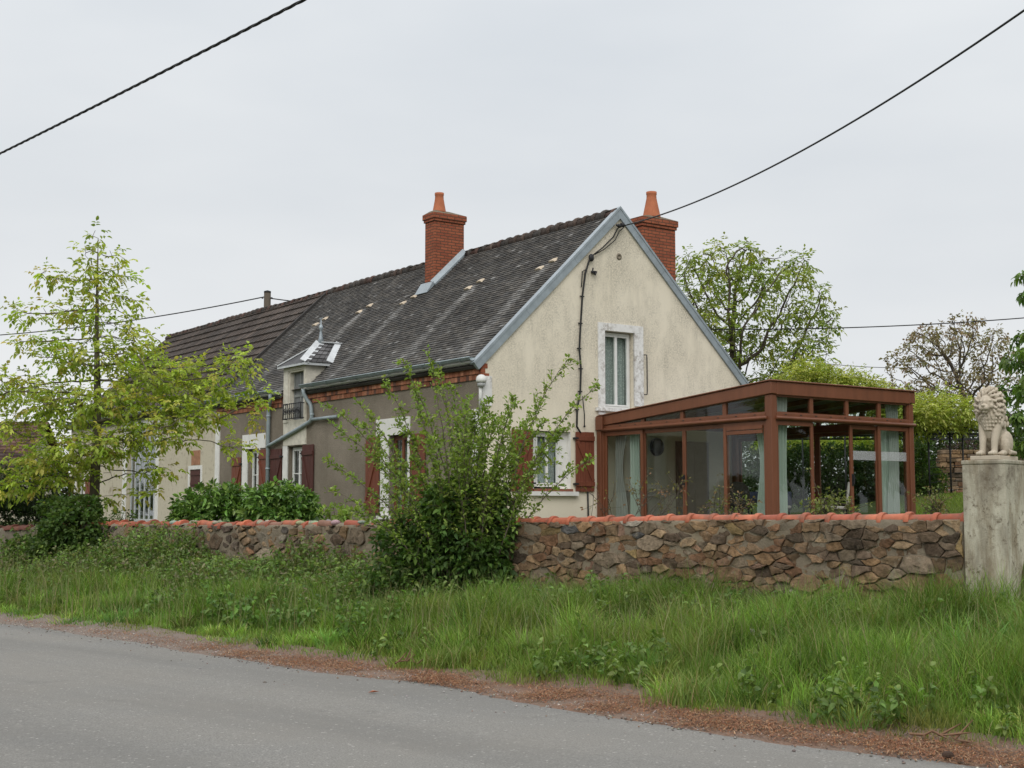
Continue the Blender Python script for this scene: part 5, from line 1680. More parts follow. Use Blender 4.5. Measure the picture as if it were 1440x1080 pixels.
def B(px, py, Y, rx, ry, rz, w=None):
    """crown lump: seen at a pixel, radii in metres"""
    b = [tuple(at(px, py, Y)), (rx, ry, rz)]
    if w is not None: b.append(w)
    return b


def line(pts, n_):
    pts = [np.array(p, float) for p in pts]; out = []
    L = [np.linalg.norm(b - a) for a, b in zip(pts[:-1], pts[1:])]; T = sum(L)
    for i in range(n_):
        s = T * i / (n_ - 1)
        for a, b, l in zip(pts[:-1], pts[1:], L):
            if s <= l or b is pts[-1]:
                out.append(a + (b - a) * min(1, s / l)); break
            s -= l
    return out


WALNUT = [(.18, .225, .038), (.21, .25, .046), (.245, .268, .062), (.155, .20, .036), (.19, .235, .043), (.235, .215, .055)]
# --- young walnut behind the wall, left
rng = np.random.default_rng(21)
Yt = 27.2
g0 = at(133, 735, Yt); g0.z = float(ground_z(g0.x, g0.y)) - .05
trk = line([g0, at(133, 690, Yt), at(136, 620, Yt), at(137, 560, Yt + .1), at(136, 470, Yt), at(137, 390, Yt), at(138, 335, Yt)], 22)
blobs = [B(138, 325, Yt, .20, .2, .20), B(135, 352, Yt, .38, .4, .25), B(92, 383, Yt - .2, .75, .5, .12), B(180, 380, Yt + .2, .40, .5, .25), B(130, 405, Yt, .55, .6, .4),
         B(60, 395, Yt, .35, .4, .12), B(95, 440, Yt, .8, .7, .22), B(150, 450, Yt, .5, .6, .4), B(30, 440, Yt, .35, .4, .18), B(190, 425, Yt + .4, .28, .4, .18),
         B(55, 478, Yt - .2, .5, .7, .25), B(110, 500, Yt, .9, 1.0, .3), B(170, 500, Yt, .8, 1.0, .45), B(215, 480, Yt + .3, .5, .6, .22), B(20, 540, Yt - .3, .55, .9, .35),
         B(60, 560, Yt - .4, .8, 1.1, .35), B(110, 575, Yt - .6, .8, 1.0, .3), B(170, 560, Yt - .6, 1.0, 1.2, .4), B(230, 530, Yt - .3, .8, 1.0, .4), B(285, 530, Yt - .3, .6, .8, .38),
         B(335, 510, Yt - .2, .45, .6, .28), B(345, 560, Yt - .3, .5, .6, .22), B(270, 580, Yt - .5, .9, 1., .3), B(200, 610, Yt - .8, 1., 1.1, .4), B(130, 625, Yt - 1.0, 1., 1.1, .35),
         B(75, 650, Yt - .6, .8, 1.1, .25), B(18, 598, Yt - .5, .5, .8, .22), B(45, 625, Yt - .8, .5, .6, .16), B(10, 665, Yt - .3, .7, .9, .25), B(90, 665, Yt - .7, .9, .9, .25), B(20, 680, Yt - .3, .8, .7, .25), B(330, 625, Yt - .4, .6, .5, .2), B(365, 585, Yt - .3, .3, .4, .2), B(215, 660, Yt - .7, .5, .6, .22), B(225, 690, Yt - .5, .25, .3, .12)]
print('walnut', tree('walnut_tree', 'young walnut with airy bronze green foliage behind the wall at the left', 'tree', trk, blobs, 1900, .13, rng, tip=.005, trunk_r=.10, per=3, ln=.105, ratio=.55, leafmat=LEAF_W, pal=WALNUT, leaflets=5, rach=.22, droop=.15, leafr=.0092, spread=.10, infl=3, kill=.17, bark=BARK_L)[1:])
# --- broad walnut behind the house, right
rng = np.random.default_rng(22)
Yt = 52.0
g0 = at(1035, 700, Yt); g0.z = float(ground_z(g0.x, g0.y))
trk = line([g0, at(1035, 640, Yt), at(1040, 590, Yt)], 8)
blobs = [B(1020, 375, Yt, 1.9, 2.2, 1.0), B(1090, 385, Yt, 1.7, 2.2, .9), B(965, 420, Yt, 1.5, 2, 1.3), B(1050, 440, Yt, 2.2, 2.5, 1.2), B(1135, 430, Yt, 1.2, 1.6, .9), B(1010, 490, Yt, 1.9, 2.5, 1.1),
         B(1100, 490, Yt, 1.9, 2.5, .9), B(1160, 455, Yt, .8, 1.2, .45), B(1185, 440, Yt, .45, .6, .3), B(1060, 545, Yt, 2.2, 2.5, .8), B(1140, 520, Yt, .9, 1.4, .5), B(960, 370, Yt, .9, 1.2, .5), B(980, 540, Yt, 1.6, 2, .8), B(1025, 345, Yt, .7, .9, .3), B(910, 500, Yt, 1.5, 2, 1.5), B(1150, 555, Yt, 1, 1.5, .5)]
print('walnut2', tree('walnut_tree', 'broad rounded walnut with open green crown behind the gable and conservatory', 'tree', trk, blobs, 1500, .26, rng, tip=.010, trunk_r=.24, per=4, ln=.17, ratio=.5, leafmat=LEAF_W, pal=[(.12, .15, .034), (.15, .18, .042), (.18, .20, .05), (.10, .13, .032)], leaflets=5, rach=.36, droop=.2, leafr=.0165, spread=.16, infl=6, kill=.34)[1:])
# --- brown leaved tree beyond the pergola
rng = np.random.default_rng(23)
Yt = 58.0
g0 = at(1352, 700, Yt); g0.z = float(ground_z(g0.x, g0.y))
trk = line([g0, at(1354, 600, Yt), at(1358, 570, Yt)], 6)
blobs = [B(1330, 480, Yt, 1.9, 2.2, 1.0), B(1280, 510, Yt, 1.2, 1.6, .8), B(1385, 490, Yt, 1.3, 1.6, 1.0), B(1350, 540, Yt, 2.2, 2.4, .9), B(1270, 555, Yt, 1.3, 1.6, .6), B(1365, 450, Yt, .7, .9, .4), B(1400, 540, Yt, 1.1, 1.5, .8), B(1283, 475, Yt, .25, .3, .5)]
print('brown', tree('copper_tree', 'sparse tree with small brown young leaves behind the pergola', 'tree', trk, blobs, 1600, .2, rng, tip=.0075, trunk_r=.17, per=7, ln=.15, ratio=.6, pal=[(.17, .125, .085), (.20, .155, .11), (.15, .12, .08), (.20, .175, .115)], droop=.2, leafr=.0135, spread=.16, infl=6, kill=.27, keep=.75)[1:])
# --- leafy tree whose branches enter at the right edge
rng = np.random.default_rng(24)
Yt = 27.0
g0 = at(1545, 700, Yt); g0.z = float(ground_z(g0.x, g0.y))
trk = line([g0, at(1545, 600, Yt), at(1540, 480, Yt), at(1545, 400, Yt)], 14)
blobs = [B(1446, 388, Yt, .32, .5, .12, 1.), B(1448, 412, Yt, .26, .5, .10, .8), B(1455, 470, Yt, .45, .8, .22, 1.6), B(1440, 505, Yt, .45, .8, .18, 2.), B(1440, 550, Yt, .50, .9, .32, 3), B(1432, 590, Yt, .42, .9, .3, 3), B(1440, 625, Yt, .45, .9, .25, 2.5), B(1520, 420, Yt, .9, 1, .9, 2), B(1530, 530, Yt, 1.2, 1.2, 1, 3), B(1510, 620, Yt, 1.1, 1.2, .7, 3), B(1600, 480, Yt, 1, 1, 1.2, 2)]
print('edge', tree('lime_tree', 'tree with drooping dark green leaves entering at the right edge behind the lion', 'tree', trk, blobs, 1100, .14, rng, tip=.007, trunk_r=.14, per=8, ln=.12, ratio=.62, pal=[(.075, .13, .03), (.095, .155, .034), (.12, .18, .04), (.06, .11, .027)], droop=.6, leafr=.0105, spread=.09, infl=4, kill=.18)[1:])
# --- trees standing to either side of the view: seen only as dark mirror images in the glass
rng = np.random.default_rng(25)
for i, (x, y, h) in enumerate([(-21, 37, 8), (-27, 44, 9), (20, 25, 8), (27, 31, 9), (30, 21, 9)]):
    z0 = float(ground_z(x, y)); tr = line([(x, y, z0), (x + .2, y, z0 + h * .35), (x, y + .2, z0 + h * .6)], 8)
    bl = [[(x, y, z0 + h * .62), (h * .32, h * .32, h * .33)], [(x + 1, y + 1, z0 + h * .35), (h * .3, h * .3, h * .22)]]
    tree('garden_tree', ['dark green tree mirrored in the side glass, nearer the lane on the left', 'dark green tree mirrored in the side glass, farther off on the left', 'dark green tree mirrored in the right glass, nearest the lion pillar', 'dark green tree mirrored in the right glass, at the back', 'dark green tree mirrored in the right glass, farthest to the right'][i], 'tree', tr, bl, 260, .5, rng, tip=.02, trunk_r=.2, per=14, ln=.42, ratio=.6, pal=[(.04, .065, .016), (.06, .085, .02)], leafr=.06, spread=.55, infl=9, kill=.6, group='trees to the sides')
# ------------------------------------------------------------------ shrubs
def stems_mesh(paths, r0, r1, off, sides=5):
    V = []; F = []
    for P in paths:
        P = np.array(P); n_ = len(P); base = len(V); prev = None
        for j in range(n_):
            t = unit(P[min(j + 1, n_ - 1)] - P[max(j - 1, 0)])
            if prev is None:
                a = np.array([0, 0, 1.]) if abs(t[2]) < .9 else np.array([1., 0, 0]); sx = unit(np.cross(t, a))
            else: sx = unit(prev - t * prev.dot(t))
            prev = sx; sy = np.cross(t, sx); r = r0 + (r1 - r0) * j / (n_ - 1)
            for k in range(sides):
                an = 2 * PI * k / sides; V.append(P[j] + off + (sx * math.cos(an) + sy * math.sin(an)) * r)
        for j in range(n_ - 1):
            for k in range(sides):
                k2 = (k + 1) % sides; F.append((base + j * sides + k, base + j * sides + k2, base + (j + 1) * sides + k2, base + (j + 1) * sides + k))
    return np.array(V), np.array(F)


def bez(a, b, c, n_):
    t = np.linspace(0, 1, n_)[:, None]; a, b, c = map(lambda q: np.array(q, float), (a, b, c))
    return a * (1 - t) ** 2 + 2 * b * t * (1 - t) + c * t * t


def shrub(name, label, cat, base, blobs, n_, rng, per, ln, ratio, pal, group=None, mat=None, droop=.2, shell=.55, spread=.05, nst=14, sr=.012, bark=None, fold=.25, var=.25):
    """several stems from the ground feeding a leafy mass"""
    base = np.array(base); e = empty(name, tuple(base)); tag(e, label, cat, group)
    pts = sample_blobs(blobs, n_, rng, shell)
    gz = ground_z(pts[:, 0], pts[:, 1]); pts = pts[pts[:, 2] > gz + .02]
    paths = []
    for i in rng.integers(len(pts), size=nst):
        q = pts[i]; s = base + rng.normal(0, .12, 3) * np.array([1, 1, 0]); m = s * .5 + q * .5; m[2] += .25 * abs(q[2] - s[2])
        paths.append(bez(s, m, q, 9))
    V, F = stems_mesh(paths, sr, sr * .25, -base)
    bulk('stems', V, F, bark or STEM, e, smooth_=True)
    cen = np.array([np.array(b[0]) for b in blobs]); rad = np.array([b[1] for b in blobs])
    d = ((pts[:, None] - cen[None]) / rad[None]); k = (d ** 2).sum(-1).argmin(1)
    dr = unit(d[np.arange(len(pts)), k] / rad[k] + np.array([0, 0, .5]))
    V, F, C = sprigs(rng, pts - base, dr, per, spread, ln, ratio, pal, droop, .15, 0, 0, fold, var)
    bulk('foliage', V, F, mat or LEAF, e, C=C)
    return e


def gp(px, py, Y):
    p = at(px, py, Y); p.z = float(ground_z(p.x, p.y)); return p


rng = np.random.default_rng(31)
DARKG = [(.045, .080, .020), (.055, .095, .024), (.035, .065, .018), (.07, .11, .028)]
MIDG = [(.075, .13, .028), (.095, .155, .034), (.06, .105, .024), (.11, .17, .04)]
LIME = [(.13, .19, .04), (.15, .21, .045), (.17, .225, .055), (.11, .165, .036)]
# ivy and bramble over the wall, left
b = WW(17.3, .35, 0); b.z = float(ground_z(b.x, b.y))
Yi = 25.1
shrub('ivy_bush', 'dark ivy clad bush heaped over the wall where the two walls meet', 'bush', b,
      [B(112, 715, Yi + .3, .42, .45, .22), B(105, 745, Yi, .62, .5, .45), B(80, 770, Yi - .1, .5, .45, .35), B(128, 775, Yi - .1, .42, .4, .42), B(100, 795, Yi - .1, .75, .5, .35), B(40, 790, Yi + .6, .45, .4, .30), B(30, 770, Yi + .9, .25, .3, .2), B(75, 712, Yi + .5, .3, .3, .15), B(148, 760, Yi - .2, .2, .3, .3)],
      2300, rng, 5, .085, .7, DARKG, spread=.06)
# very dark conifer like shrub behind the rendered wall
Yd = 29.0
shrub('dark_shrub', 'nearly black green rounded shrub behind the rendered wall at the left edge', 'bush', gp(40, 735, Yd),
      [B(45, 690, Yd, .85, .8, .6), B(10, 690, Yd, .8, .8, .62), B(-40, 690, Yd, .8, .8, .7), B(75, 715, Yd, .45, .5, .35), B(30, 725, Yd, 1.1, .8, .4)],
      1700, rng, 6, .09, .45, [(.022, .040, .014), (.03, .05, .016), (.018, .032, .012)], spread=.07)
# laurels
GRL = 'laurels in front of the farmhouse'
Yl = 26.0
shrub('laurel', 'low wide glossy laurel nearer the barn hatch', 'bush', gp(300, 735, Yl),
      [B(300, 705, Yl, .55, .5, .34), B(275, 715, Yl, .42, .45, .32), B(330, 708, Yl, .42, .5, .36), B(300, 725, Yl, .78, .6, .3), B(262, 725, Yl, .3, .3, .22)], 620, rng, 7, .13, .45, [(.060, .115, .026), (.10, .18, .04), (.065, .12, .028), (.15, .23, .06)], GRL, LEAF_G, nst=12)
shrub('laurel', 'taller peaked glossy laurel below the dormer', 'bush', gp(400, 735, Yl - .7),
      [B(395, 694, Yl - .7, .28, .35, .24), B(372, 705, Yl - .7, .34, .4, .30), B(415, 708, Yl - .7, .36, .4, .30), B(395, 722, Yl - .7, .75, .5, .28), B(435, 722, Yl - .7, .28, .3, .18)], 560, rng, 7, .13, .45, [(.055, .11, .026), (.095, .175, .038), (.06, .115, .026), (.14, .225, .056)], GRL, LEAF_G, nst=12)
shrub('garden_plant', 'tuft of young leaves beside the laurels, just above the coping', 'plant', gp(470, 735, 24.5),
      [B(468, 722, 24.5, .30, .25, .14), B(490, 728, 24.3, .2, .2, .1)], 60, rng, 5, .10, .45, LIME, None, LEAF, nst=6)
shrub('garden_plant', 'small leafy plant peeping over the coping by the glazed barn door', 'plant', gp(172, 735, 27.5),
      [B(172, 726, 27.5, .28, .25, .14)], 50, rng, 5, .08, .35, MIDG, None, LEAF, nst=6)

# --- arching shrub that grows in front of the wall
rng = np.random.default_rng(33)
Ys = 18.15
b0 = np.array(gp(655, 860, Ys))
e = empty('arching_shrub', tuple(b0)); tag(e, 'big shrub with long arching leafy branches growing in front of the wall and house corner', 'bush')
tips = [(468, 574, -.2), (505, 561, .1), (549, 545, .2), (572, 508, 0), (603, 511, -.1), (616, 528, .2), (797, 508, .1), (832, 545, -.1), (806, 600, .2), (829, 648, .1), (463, 648, -.2), (468, 692, -.3), (699, 592, .1), (721, 566, .2), (762, 560, -.1),
        (781, 602, .1), (520, 600, .3), (560, 590, .2), (590, 580, -.3), (640, 590, .3), (660, 570, 0), (690, 560, -.3), (740, 590, .3), (530, 640, -.4), (560, 640, .3), (610, 620, -.4), (650, 630, .4), (700, 640, -.3), (730, 640, .2), (760, 640, -.3), (500, 720, -.5), (540, 690, -.4), (745, 690, .2), (585, 548, .1), (632, 545, .2), (480, 604, .2), (676, 610, .1)]
tips += [(650 + 120 * rng.normal() * .6, 625 + 55 * rng.normal() * .6, rng.uniform(-.5, .5)) for _ in range(15)]
paths = []; tw = []
for (px, py, dy) in tips:
    tip = np.array(at(px, py, Ys + dy * 1.6))
    sx = 655 + (px - 655) * .12 + rng.uniform(-16, 16)
    s = np.array(at(sx, 800, Ys + rng.uniform(-.15, .15))); s[2] = b0[2] + rng.uniform(0, .2)
    m = s * .42 + tip * .58; m[2] = s[2] + (tip[2] - s[2]) * .72; m[0] = s[0] + (tip[0] - s[0]) * .40
    P = bez(s, m, tip, 26); P += np.cumsum(rng.normal(0, .006, P.shape), 0); paths.append(P)
    # side twigs
    for j in range(7, 26):
        if rng.random() < .95:
            d = unit(P[min(j + 1, 25)] - P[j - 1]); o = unit(rng.normal(0, 1, 3)); L = rng.uniform(.10, .46) * (1.15 - j / 32)
            q = P[j] + (d * .7 + o * .75 + np.array([0, 0, .02])) * L
            tw.append(bez(P[j], P[j] + d * L * .5 + o * L * .2, q, 5))
V1, F1 = stems_mesh(paths, .014, .0032, -b0); V2, F2 = stems_mesh(tw, .004, .0018, -b0, 4)
bulk('stems', np.concatenate([V1, V2]), np.concatenate([F1, F2 + len(V1)]), BARK_L, e, smooth_=True)
bp = []; bd = []
for P in paths:
    for j in range(8, 26): bp.append(P[j] + (P[min(j + 1, 25)] - P[j]) * rng.random()); bd.append(P[min(j + 1, 25)] - P[j - 1])
for P in tw:
    for j in range(1, 5): bp.append(P[j]); bd.append(P[j] - P[j - 1])
bp = np.array(bp); bd = np.array(bd)
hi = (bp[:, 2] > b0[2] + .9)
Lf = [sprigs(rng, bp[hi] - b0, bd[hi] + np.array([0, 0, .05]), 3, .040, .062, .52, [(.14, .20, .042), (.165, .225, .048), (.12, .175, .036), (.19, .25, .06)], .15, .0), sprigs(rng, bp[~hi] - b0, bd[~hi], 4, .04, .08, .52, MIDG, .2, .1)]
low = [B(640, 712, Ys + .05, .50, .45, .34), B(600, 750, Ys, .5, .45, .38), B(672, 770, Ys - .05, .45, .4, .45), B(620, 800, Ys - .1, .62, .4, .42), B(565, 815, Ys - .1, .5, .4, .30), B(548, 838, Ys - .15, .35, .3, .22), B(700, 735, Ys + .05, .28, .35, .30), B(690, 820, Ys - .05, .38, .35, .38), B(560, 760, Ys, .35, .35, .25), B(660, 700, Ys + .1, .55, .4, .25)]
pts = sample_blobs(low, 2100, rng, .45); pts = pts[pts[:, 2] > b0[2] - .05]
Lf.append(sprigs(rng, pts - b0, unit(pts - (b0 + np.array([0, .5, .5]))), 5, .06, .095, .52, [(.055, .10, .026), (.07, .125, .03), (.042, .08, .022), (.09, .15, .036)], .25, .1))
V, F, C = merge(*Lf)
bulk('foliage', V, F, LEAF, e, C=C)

# --- bare rose twigs over the wall in front of the conservatory
rng = np.random.default_rng(35)
def twiggy(label, px0, px1, Y, n_, hgt, pal, per):
    b_ = np.array(gp((px0 + px1) / 2, 735, Y)); e_ = empty('rose_bush', tuple(b_)); tag(e_, label, 'bush', 'roses under the conservatory')
    ps = []
    for i in range(n_):
        s = b_ + np.array([rng.uniform(-.4, .4), rng.uniform(-.2, .2), 0]); t_ = np.array(at(rng.uniform(px0, px1), rng.uniform(*hgt), Y + rng.uniform(-.3, .3)))
        m = s * .5 + t_ * .5; m[2] += .25; P = bez(s, m, t_, 10); ps.append(P)
        for j in (5, 6, 7, 8):
            if rng.random() < .6: ps.append(bez(P[j], P[j] + rng.normal(0, .08, 3), P[j] + rng.normal(0, .16, 3) + np.array([0, 0, .05]), 4))
    V, F = stems_mesh(ps, .006, .0025, -b_, 4); bulk('stems', V, F, BARK, e_, smooth_=True)
    q = np.array([P[-1] for P in ps] + [P[-2] for P in ps]); d = np.array([P[-1] - P[-2] for P in ps] * 2)
    V, F, C = sprigs(rng, q - b_, d, per, .04, .05, .5, pal, .2, .1); bulk('foliage', V, F, LEAF, e_, C=C)


twiggy('rose bush with bare brown twigs before the left glass side of the conservatory', 815, 975, 20.0, 14, (672, 712), [(.12, .11, .04), (.16, .09, .05)], 2)
twiggy('low rose bush with reddish buds just left of the corner post', 985, 1060, 19.0, 12, (700, 718), [(.13, .09, .05), (.10, .12, .035)], 4)
twiggy('green leaved rose bush before the open sliding door', 1130, 1200, 18.5, 14, (695, 716), [(.12, .14, .045), (.16, .17, .06)], 5)
twiggy('small rose bush on the lawn right of the conservatory', 1300, 1335, 20.0, 12, (692, 716), [(.10, .13, .04), (.15, .12, .06)], 5)

# ------------------------------------------------------------------ pergola with a yellow green climber, hedge and dry wall behind
rng = np.random.default_rng(41)
Yp = 37.0
pc = gp(1330, 700, Yp)
pg = empty('pergola', tuple(pc)); tag(pg, 'thin black iron pergola overgrown with yellow green wisteria right of the conservatory', 'pergola')
xs_px = [1130, 1190, 1250, 1308, 1338, 1356, 1400]
for r_i, Y_ in enumerate((Yp, Yp + 2.6)):
    for px in xs_px:
        p = gp(px, 700, Y_); m = MB(tuple(-v for v in pc))
        m.tube([p, (p.x, p.y, 3.78)], .025, 6); m.build('post', MAT['iron'], pg)
m = MB(tuple(-v for v in pc))
for Y_ in (Yp, Yp + 2.6):
    a = at(1100, 700, Y_); c_ = at(1405, 700, Y_)
    for z in (3.70, 3.80): m.bar((a.x, Y_, z), (c_.x, Y_, z), .035, .05)
for i in range(12):
    x = at(1100, 700, Yp).x + i * .5; m.bar((x, Yp - .3, 3.87), (x, Yp + 3.0, 3.87), .03, .05)
m.build('top_frame', MAT['iron'], pg)
m = MB(tuple(-v for v in pc))
for px in (1308, 1338):
    a = gp(px, 700, Yp); c_ = gp(px + 16, 700, Yp)
    for k in range(9): m.tube([(a.x, a.y, a.z + .2 + k * .2), (c_.x, c_.y, c_.z + .2 + k * .2)], .008, 4)
m.build('trellis', MAT['iron'], pg)
bl = [B(1300, 580, Yp, .55, 1.3, .38), B(1340, 580, Yp, .55, 1.3, .36), B(1368, 588, Yp, .32, 1.0, .30), B(1275, 585, Yp, .6, 1.3, .4), B(1320, 566, Yp + .5, .45, 1.0, .28), B(1225, 560, Yp + 1, .8, 1.3, .45), B(1160, 545, Yp + 1, .7, 1.3, .6), B(1120, 535, Yp + 1, .45, 1.2, .45), B(1195, 545, Yp + 1, .6, 1.2, .45), B(1140, 522, Yp + 1, .35, .9, .35), B(1265, 568, Yp + 1, .6, 1.2, .32), B(1310, 598, Yp, .9, 1.2, .16)]
pts = sample_blobs(bl, 2600, rng, .5)
V, F, C = sprigs(rng, pts - np.array(pc), unit(rng.normal(0, .6, pts.shape) + np.array([0, -.3, .3])), 2, .06, .11, .42, [(.24, .27, .055), (.28, .30, .07), (.20, .235, .05), (.31, .33, .09)], .15, .15, 5, .26)
bulk('climber', V, F, LEAF, pg, C=C)
# tall hedge seen through the glass
Yh = 42.5
hb_ = gp(1180, 700, Yh)
shrub('garden_hedge', 'tall dark clipped hedge behind the conservatory, its lit top a separate paler row', 'hedge', hb_, [B(px, 665, Yh, .9, .6, .95) for px in range(1080, 1300, 30)] + [B(px, 690, Yh, .9, .6, .5) for px in range(1080, 1300, 30)], 4200, rng, 5, .10, .6, [(.022, .042, .012), (.03, .055, .015), (.036, .065, .018)], spread=.09, nst=20)
shrub('hedge_lit_top', 'row of bright yellow green leaves added as the lit top of the dark hedge', 'shrub', gp(1180, 700, Yh + .8), [B(px, 628, Yh + .8, .7, .5, .22) for px in range(1090, 1260, 26)], 900, rng, 5, .12, .55, [(.24, .28, .05), (.20, .25, .045), (.28, .31, .07)], spread=.08, nst=16)  # light on the hedge top, put into the colour of a brighter leaf row
shrub('garden_bush', 'dark round bush on the lawn between conservatory and dry stone wall', 'bush', gp(1303, 698, 38.6), [B(1300, 668, 38.6, .42, .5, .48), B(1318, 675, 38.6, .25, .4, .36), B(1290, 645, 38.8, .3, .4, .4), B(1303, 688, 38.6, .5, .5, .25), B(1295, 625, 38.9, .25, .4, .35)], 700, rng, 5, .09, .5, [(.04, .075, .02), (.055, .10, .024), (.10, .15, .035)], spread=.07)
shrub('purple_shrub', 'dark purple leaved shrub under the pergola', 'bush', gp(1345, 690, 43.2), [B(1343, 638, 43.2, .45, .4, .28), B(1360, 632, 43.2, .3, .4, .3)], 300, rng, 5, .09, .5, [(.05, .03, .035), (.06, .04, .045), (.05, .06, .03)], spread=.07)
shrub('back_hedge', 'loose grey green hedge closing the garden behind the pergola', 'hedge', gp(1360, 690, 47), [B(px, 640, 47, 1.3, .8, 1.1) for px in range(960, 1560, 36)] + [B(px, 612, 47.5, 1.0, .8, .6) for px in range(960, 1560, 40)], 6000, rng, 5, .13, .55, [(.05, .08, .03), (.06, .09, .035), (.08, .10, .045), (.045, .06, .028)], spread=.12, nst=24)
# dry stone wall
Yw = 41.5
dw_ = gp(1345, 695, Yw); dwe = empty('dry_stone_wall', tuple(dw_)); tag(dwe, 'short stacked dry stone wall on the lawn beyond the pillar', 'wall')
m = MB(tuple(-v for v in dw_)); rk = random.Random(9)
a = at(1322, 690, Yw).x; c_ = at(1470, 690, Yw).x; z0 = float(ground_z(a, Yw)) - .1; row = 0; z = z0
while z < z0 + 1.45:
    h = rk.uniform(.10, .18); x = a + rk.uniform(-.05, .08)
    while x < c_:
        w_ = rk.uniform(.2, .5); g_ = rk.uniform(.6, 1.2); c0 = rk.choice(BROWN)
        j = [rk.uniform(-.025, .025) for _ in range(8)]; y = Yw + rk.uniform(-.04, .04)
        m.hexa([(x + j[0], y + j[1], z), (x + w_ - .015 + j[2], y + j[3], z), (x + w_ - .015, y + .4, z), (x, y + .4, z), (x + j[4], y + j[5], z + h - .012 + j[6] * .4), (x + w_ - .015 + j[7], y + j[2], z + h - .012), (x + w_ - .015, y + .4, z + h - .012), (x, y + .4, z + h - .012)], tuple(min(1, v * g_ * 1.3) for v in c0))
        x += w_
    z += h
m.build('stacked_stones', MAT['stone'], dwe, tint=True, bevel=.015)

# ------------------------------------------------------------------ cables, pole, far house
def cable(name, label, a, b_, sag, r, n_=40, twist=0):
    a = Vector(a); b_ = Vector(b_); P = []
    for i in range(n_ + 1):
        t = i / n_; p = a.lerp(b_, t); p.z -= sag * 4 * t * (1 - t); P.append(p)
    m = MB(tuple(-v for v in a))
    if twist:
        N = n_ * 14; d = (b_ - a).normalized(); sx = d.cross(Vector((0, 0, 1))).normalized(); sy = sx.cross(d)
        for ph in (0, PI * 2 / 3, PI * 4 / 3):
            Q = []
            for i in range(N + 1):
                t = i / N; p = a.lerp(b_, t); p.z -= sag * 4 * t * (1 - t); an = ph + 2 * PI * twist * t
                Q.append(p + (sx * math.cos(an) + sy * math.sin(an)) * r * .85)
            m.tube(Q, r * .8, 5)
    else: m.tube(P, r, 6)
    o = m.build(name, MAT['cable'], None, loc=a); tag(o, label, 'cable', 'overhead cables')
    return o


A_ = at(0, 205, 16); B_ = at(400, 0, 11); d_ = B_ - A_
cable('overhead_cable', 'thick twisted black cable crossing the top left sky', A_ - d_ * 1.6, B_ + d_ * 1.2, .10, .0092, 60, 46)
A_ = HW(3.76, -.13, 8.0); B_ = at(1440, 15, 16.0); d_ = B_ - A_
cable('service_drop', 'thin black cable running from the gable top up to the right', A_, A_ + d_ * 1.5 + Vector((0, 0, 1.07)), .80, .015, 50)
A_ = at(376, 419, 50); B_ = at(1440, 447, 50); d_ = B_ - A_
cable('pole_cable', 'long cable sagging behind the roofs and over the right hand trees', A_, A_ + d_ * 1.3 + Vector((0, 0, 1.18)), 1.28, .022, 60)
A_ = at(374, 417, 50); B_ = at(0, 457, 56); d_ = B_ - A_
cable('left_cable', 'cable running left from the wooden pole past the walnut', A_, A_ + d_ * 1.6, .45, .022, 40)
cable('pole_stay', 'short stay cable dropping from the wooden pole to the barn ridge', at(372, 434, 50), at(300, 470, 52), .05, .018, 10)
cable('far_cable', 'faint distant line low between the walnut and the copper tree', at(1150, 510, 75), at(1290, 517, 75), .1, .018, 12)
pb = at(376, 419, 50); pz = float(ground_z(pb.x, pb.y))
pole = empty('utility_pole', (pb.x, pb.y, pz)); tag(pole, 'wooden utility pole rising behind the barn ridge', 'pole')
m = MB(); m.tube([(0, 0, 0), (0, 0, 9.72 - pz)], [.17, .125], 14); m.build('shaft', M_basic('grey_pole_wood', (.085, .07, .055), .9, .35, 6, .4, 30, .1, stretch=(1, 1, .1)), pole)
m = MB(); m.lathe([(.13, 9.70 - pz), (.135, 9.76 - pz), (.01, 9.80 - pz)], 0, 0, 14); m.build('cap', MAT['iron'], pole)
m = MB(); m.tube([(-.14, -.05, 9.5 - pz), (-.20, -.05, 9.5 - pz)], .03, 8); m.tube([(.14, -.05, 9.5 - pz), (.2, -.05, 9.5 - pz)], .03, 8); m.tube([(-.14, -.05, 9.05 - pz), (-.2, -.05, 9.05 - pz)], .025, 8); m.build('cable_bracket', MAT['iron'], pole)
# house far behind on the left
fx1 = at(62, 600, 70).x; fz = float(ground_z(fx1, 70)); 
fh = empty('far_house', (fx1 - 9, 70, fz)); tag(fh, 'distant house with weathered red brown tiled roof at the left edge', 'house')
m = MB(); m.box(-9, 8.8, -3.2, 3.2, 0, 2.6); m.prism([(8.8, -3.2, 2.6), (8.8, 3.2, 2.6), (8.8, 0, 5.0)], (-.3, 0, 0)); m.prism([(-8.7, -3.2, 2.6), (-8.7, 3.2, 2.6), (-8.7, 0, 5.0)], (-.3, 0, 0)); m.build('wall', MAT['barn_wall'], fh)
m = MB(); rk = random.Random(4)
for sg in (-1, 1):
    for k in range(16):
        y0 = 3.6 * (1 - k / 16); y1 = 3.6 * (1 - (k + 1.15) / 16); z0 = 2.35 + 2.72 * k / 16; z1 = 2.35 + 2.72 * (k + 1.15) / 16; x = -9.2
        while x < 9:
            w_ = .45; g_ = rk.uniform(.6, 1.3); cc = tuple(v * g_ for v in rk.choice([(.085, .048, .038), (.075, .045, .036), (.10, .055, .042), (.06, .042, .036)]))
            m.hexa([(x, sg * y0, z0), (x + w_ - .01, sg * y0, z0), (x + w_ - .01, sg * y1, z1 - .03), (x, sg * y1, z1 - .03), (x, sg * y0, z0 + .06), (x + w_ - .01, sg * y0, z0 + .06), (x + w_ - .01, sg * y1, z1), (x, sg * y1, z1)], cc); x += w_
m.build('roof', MAT['rooftile'], fh, tint=True)
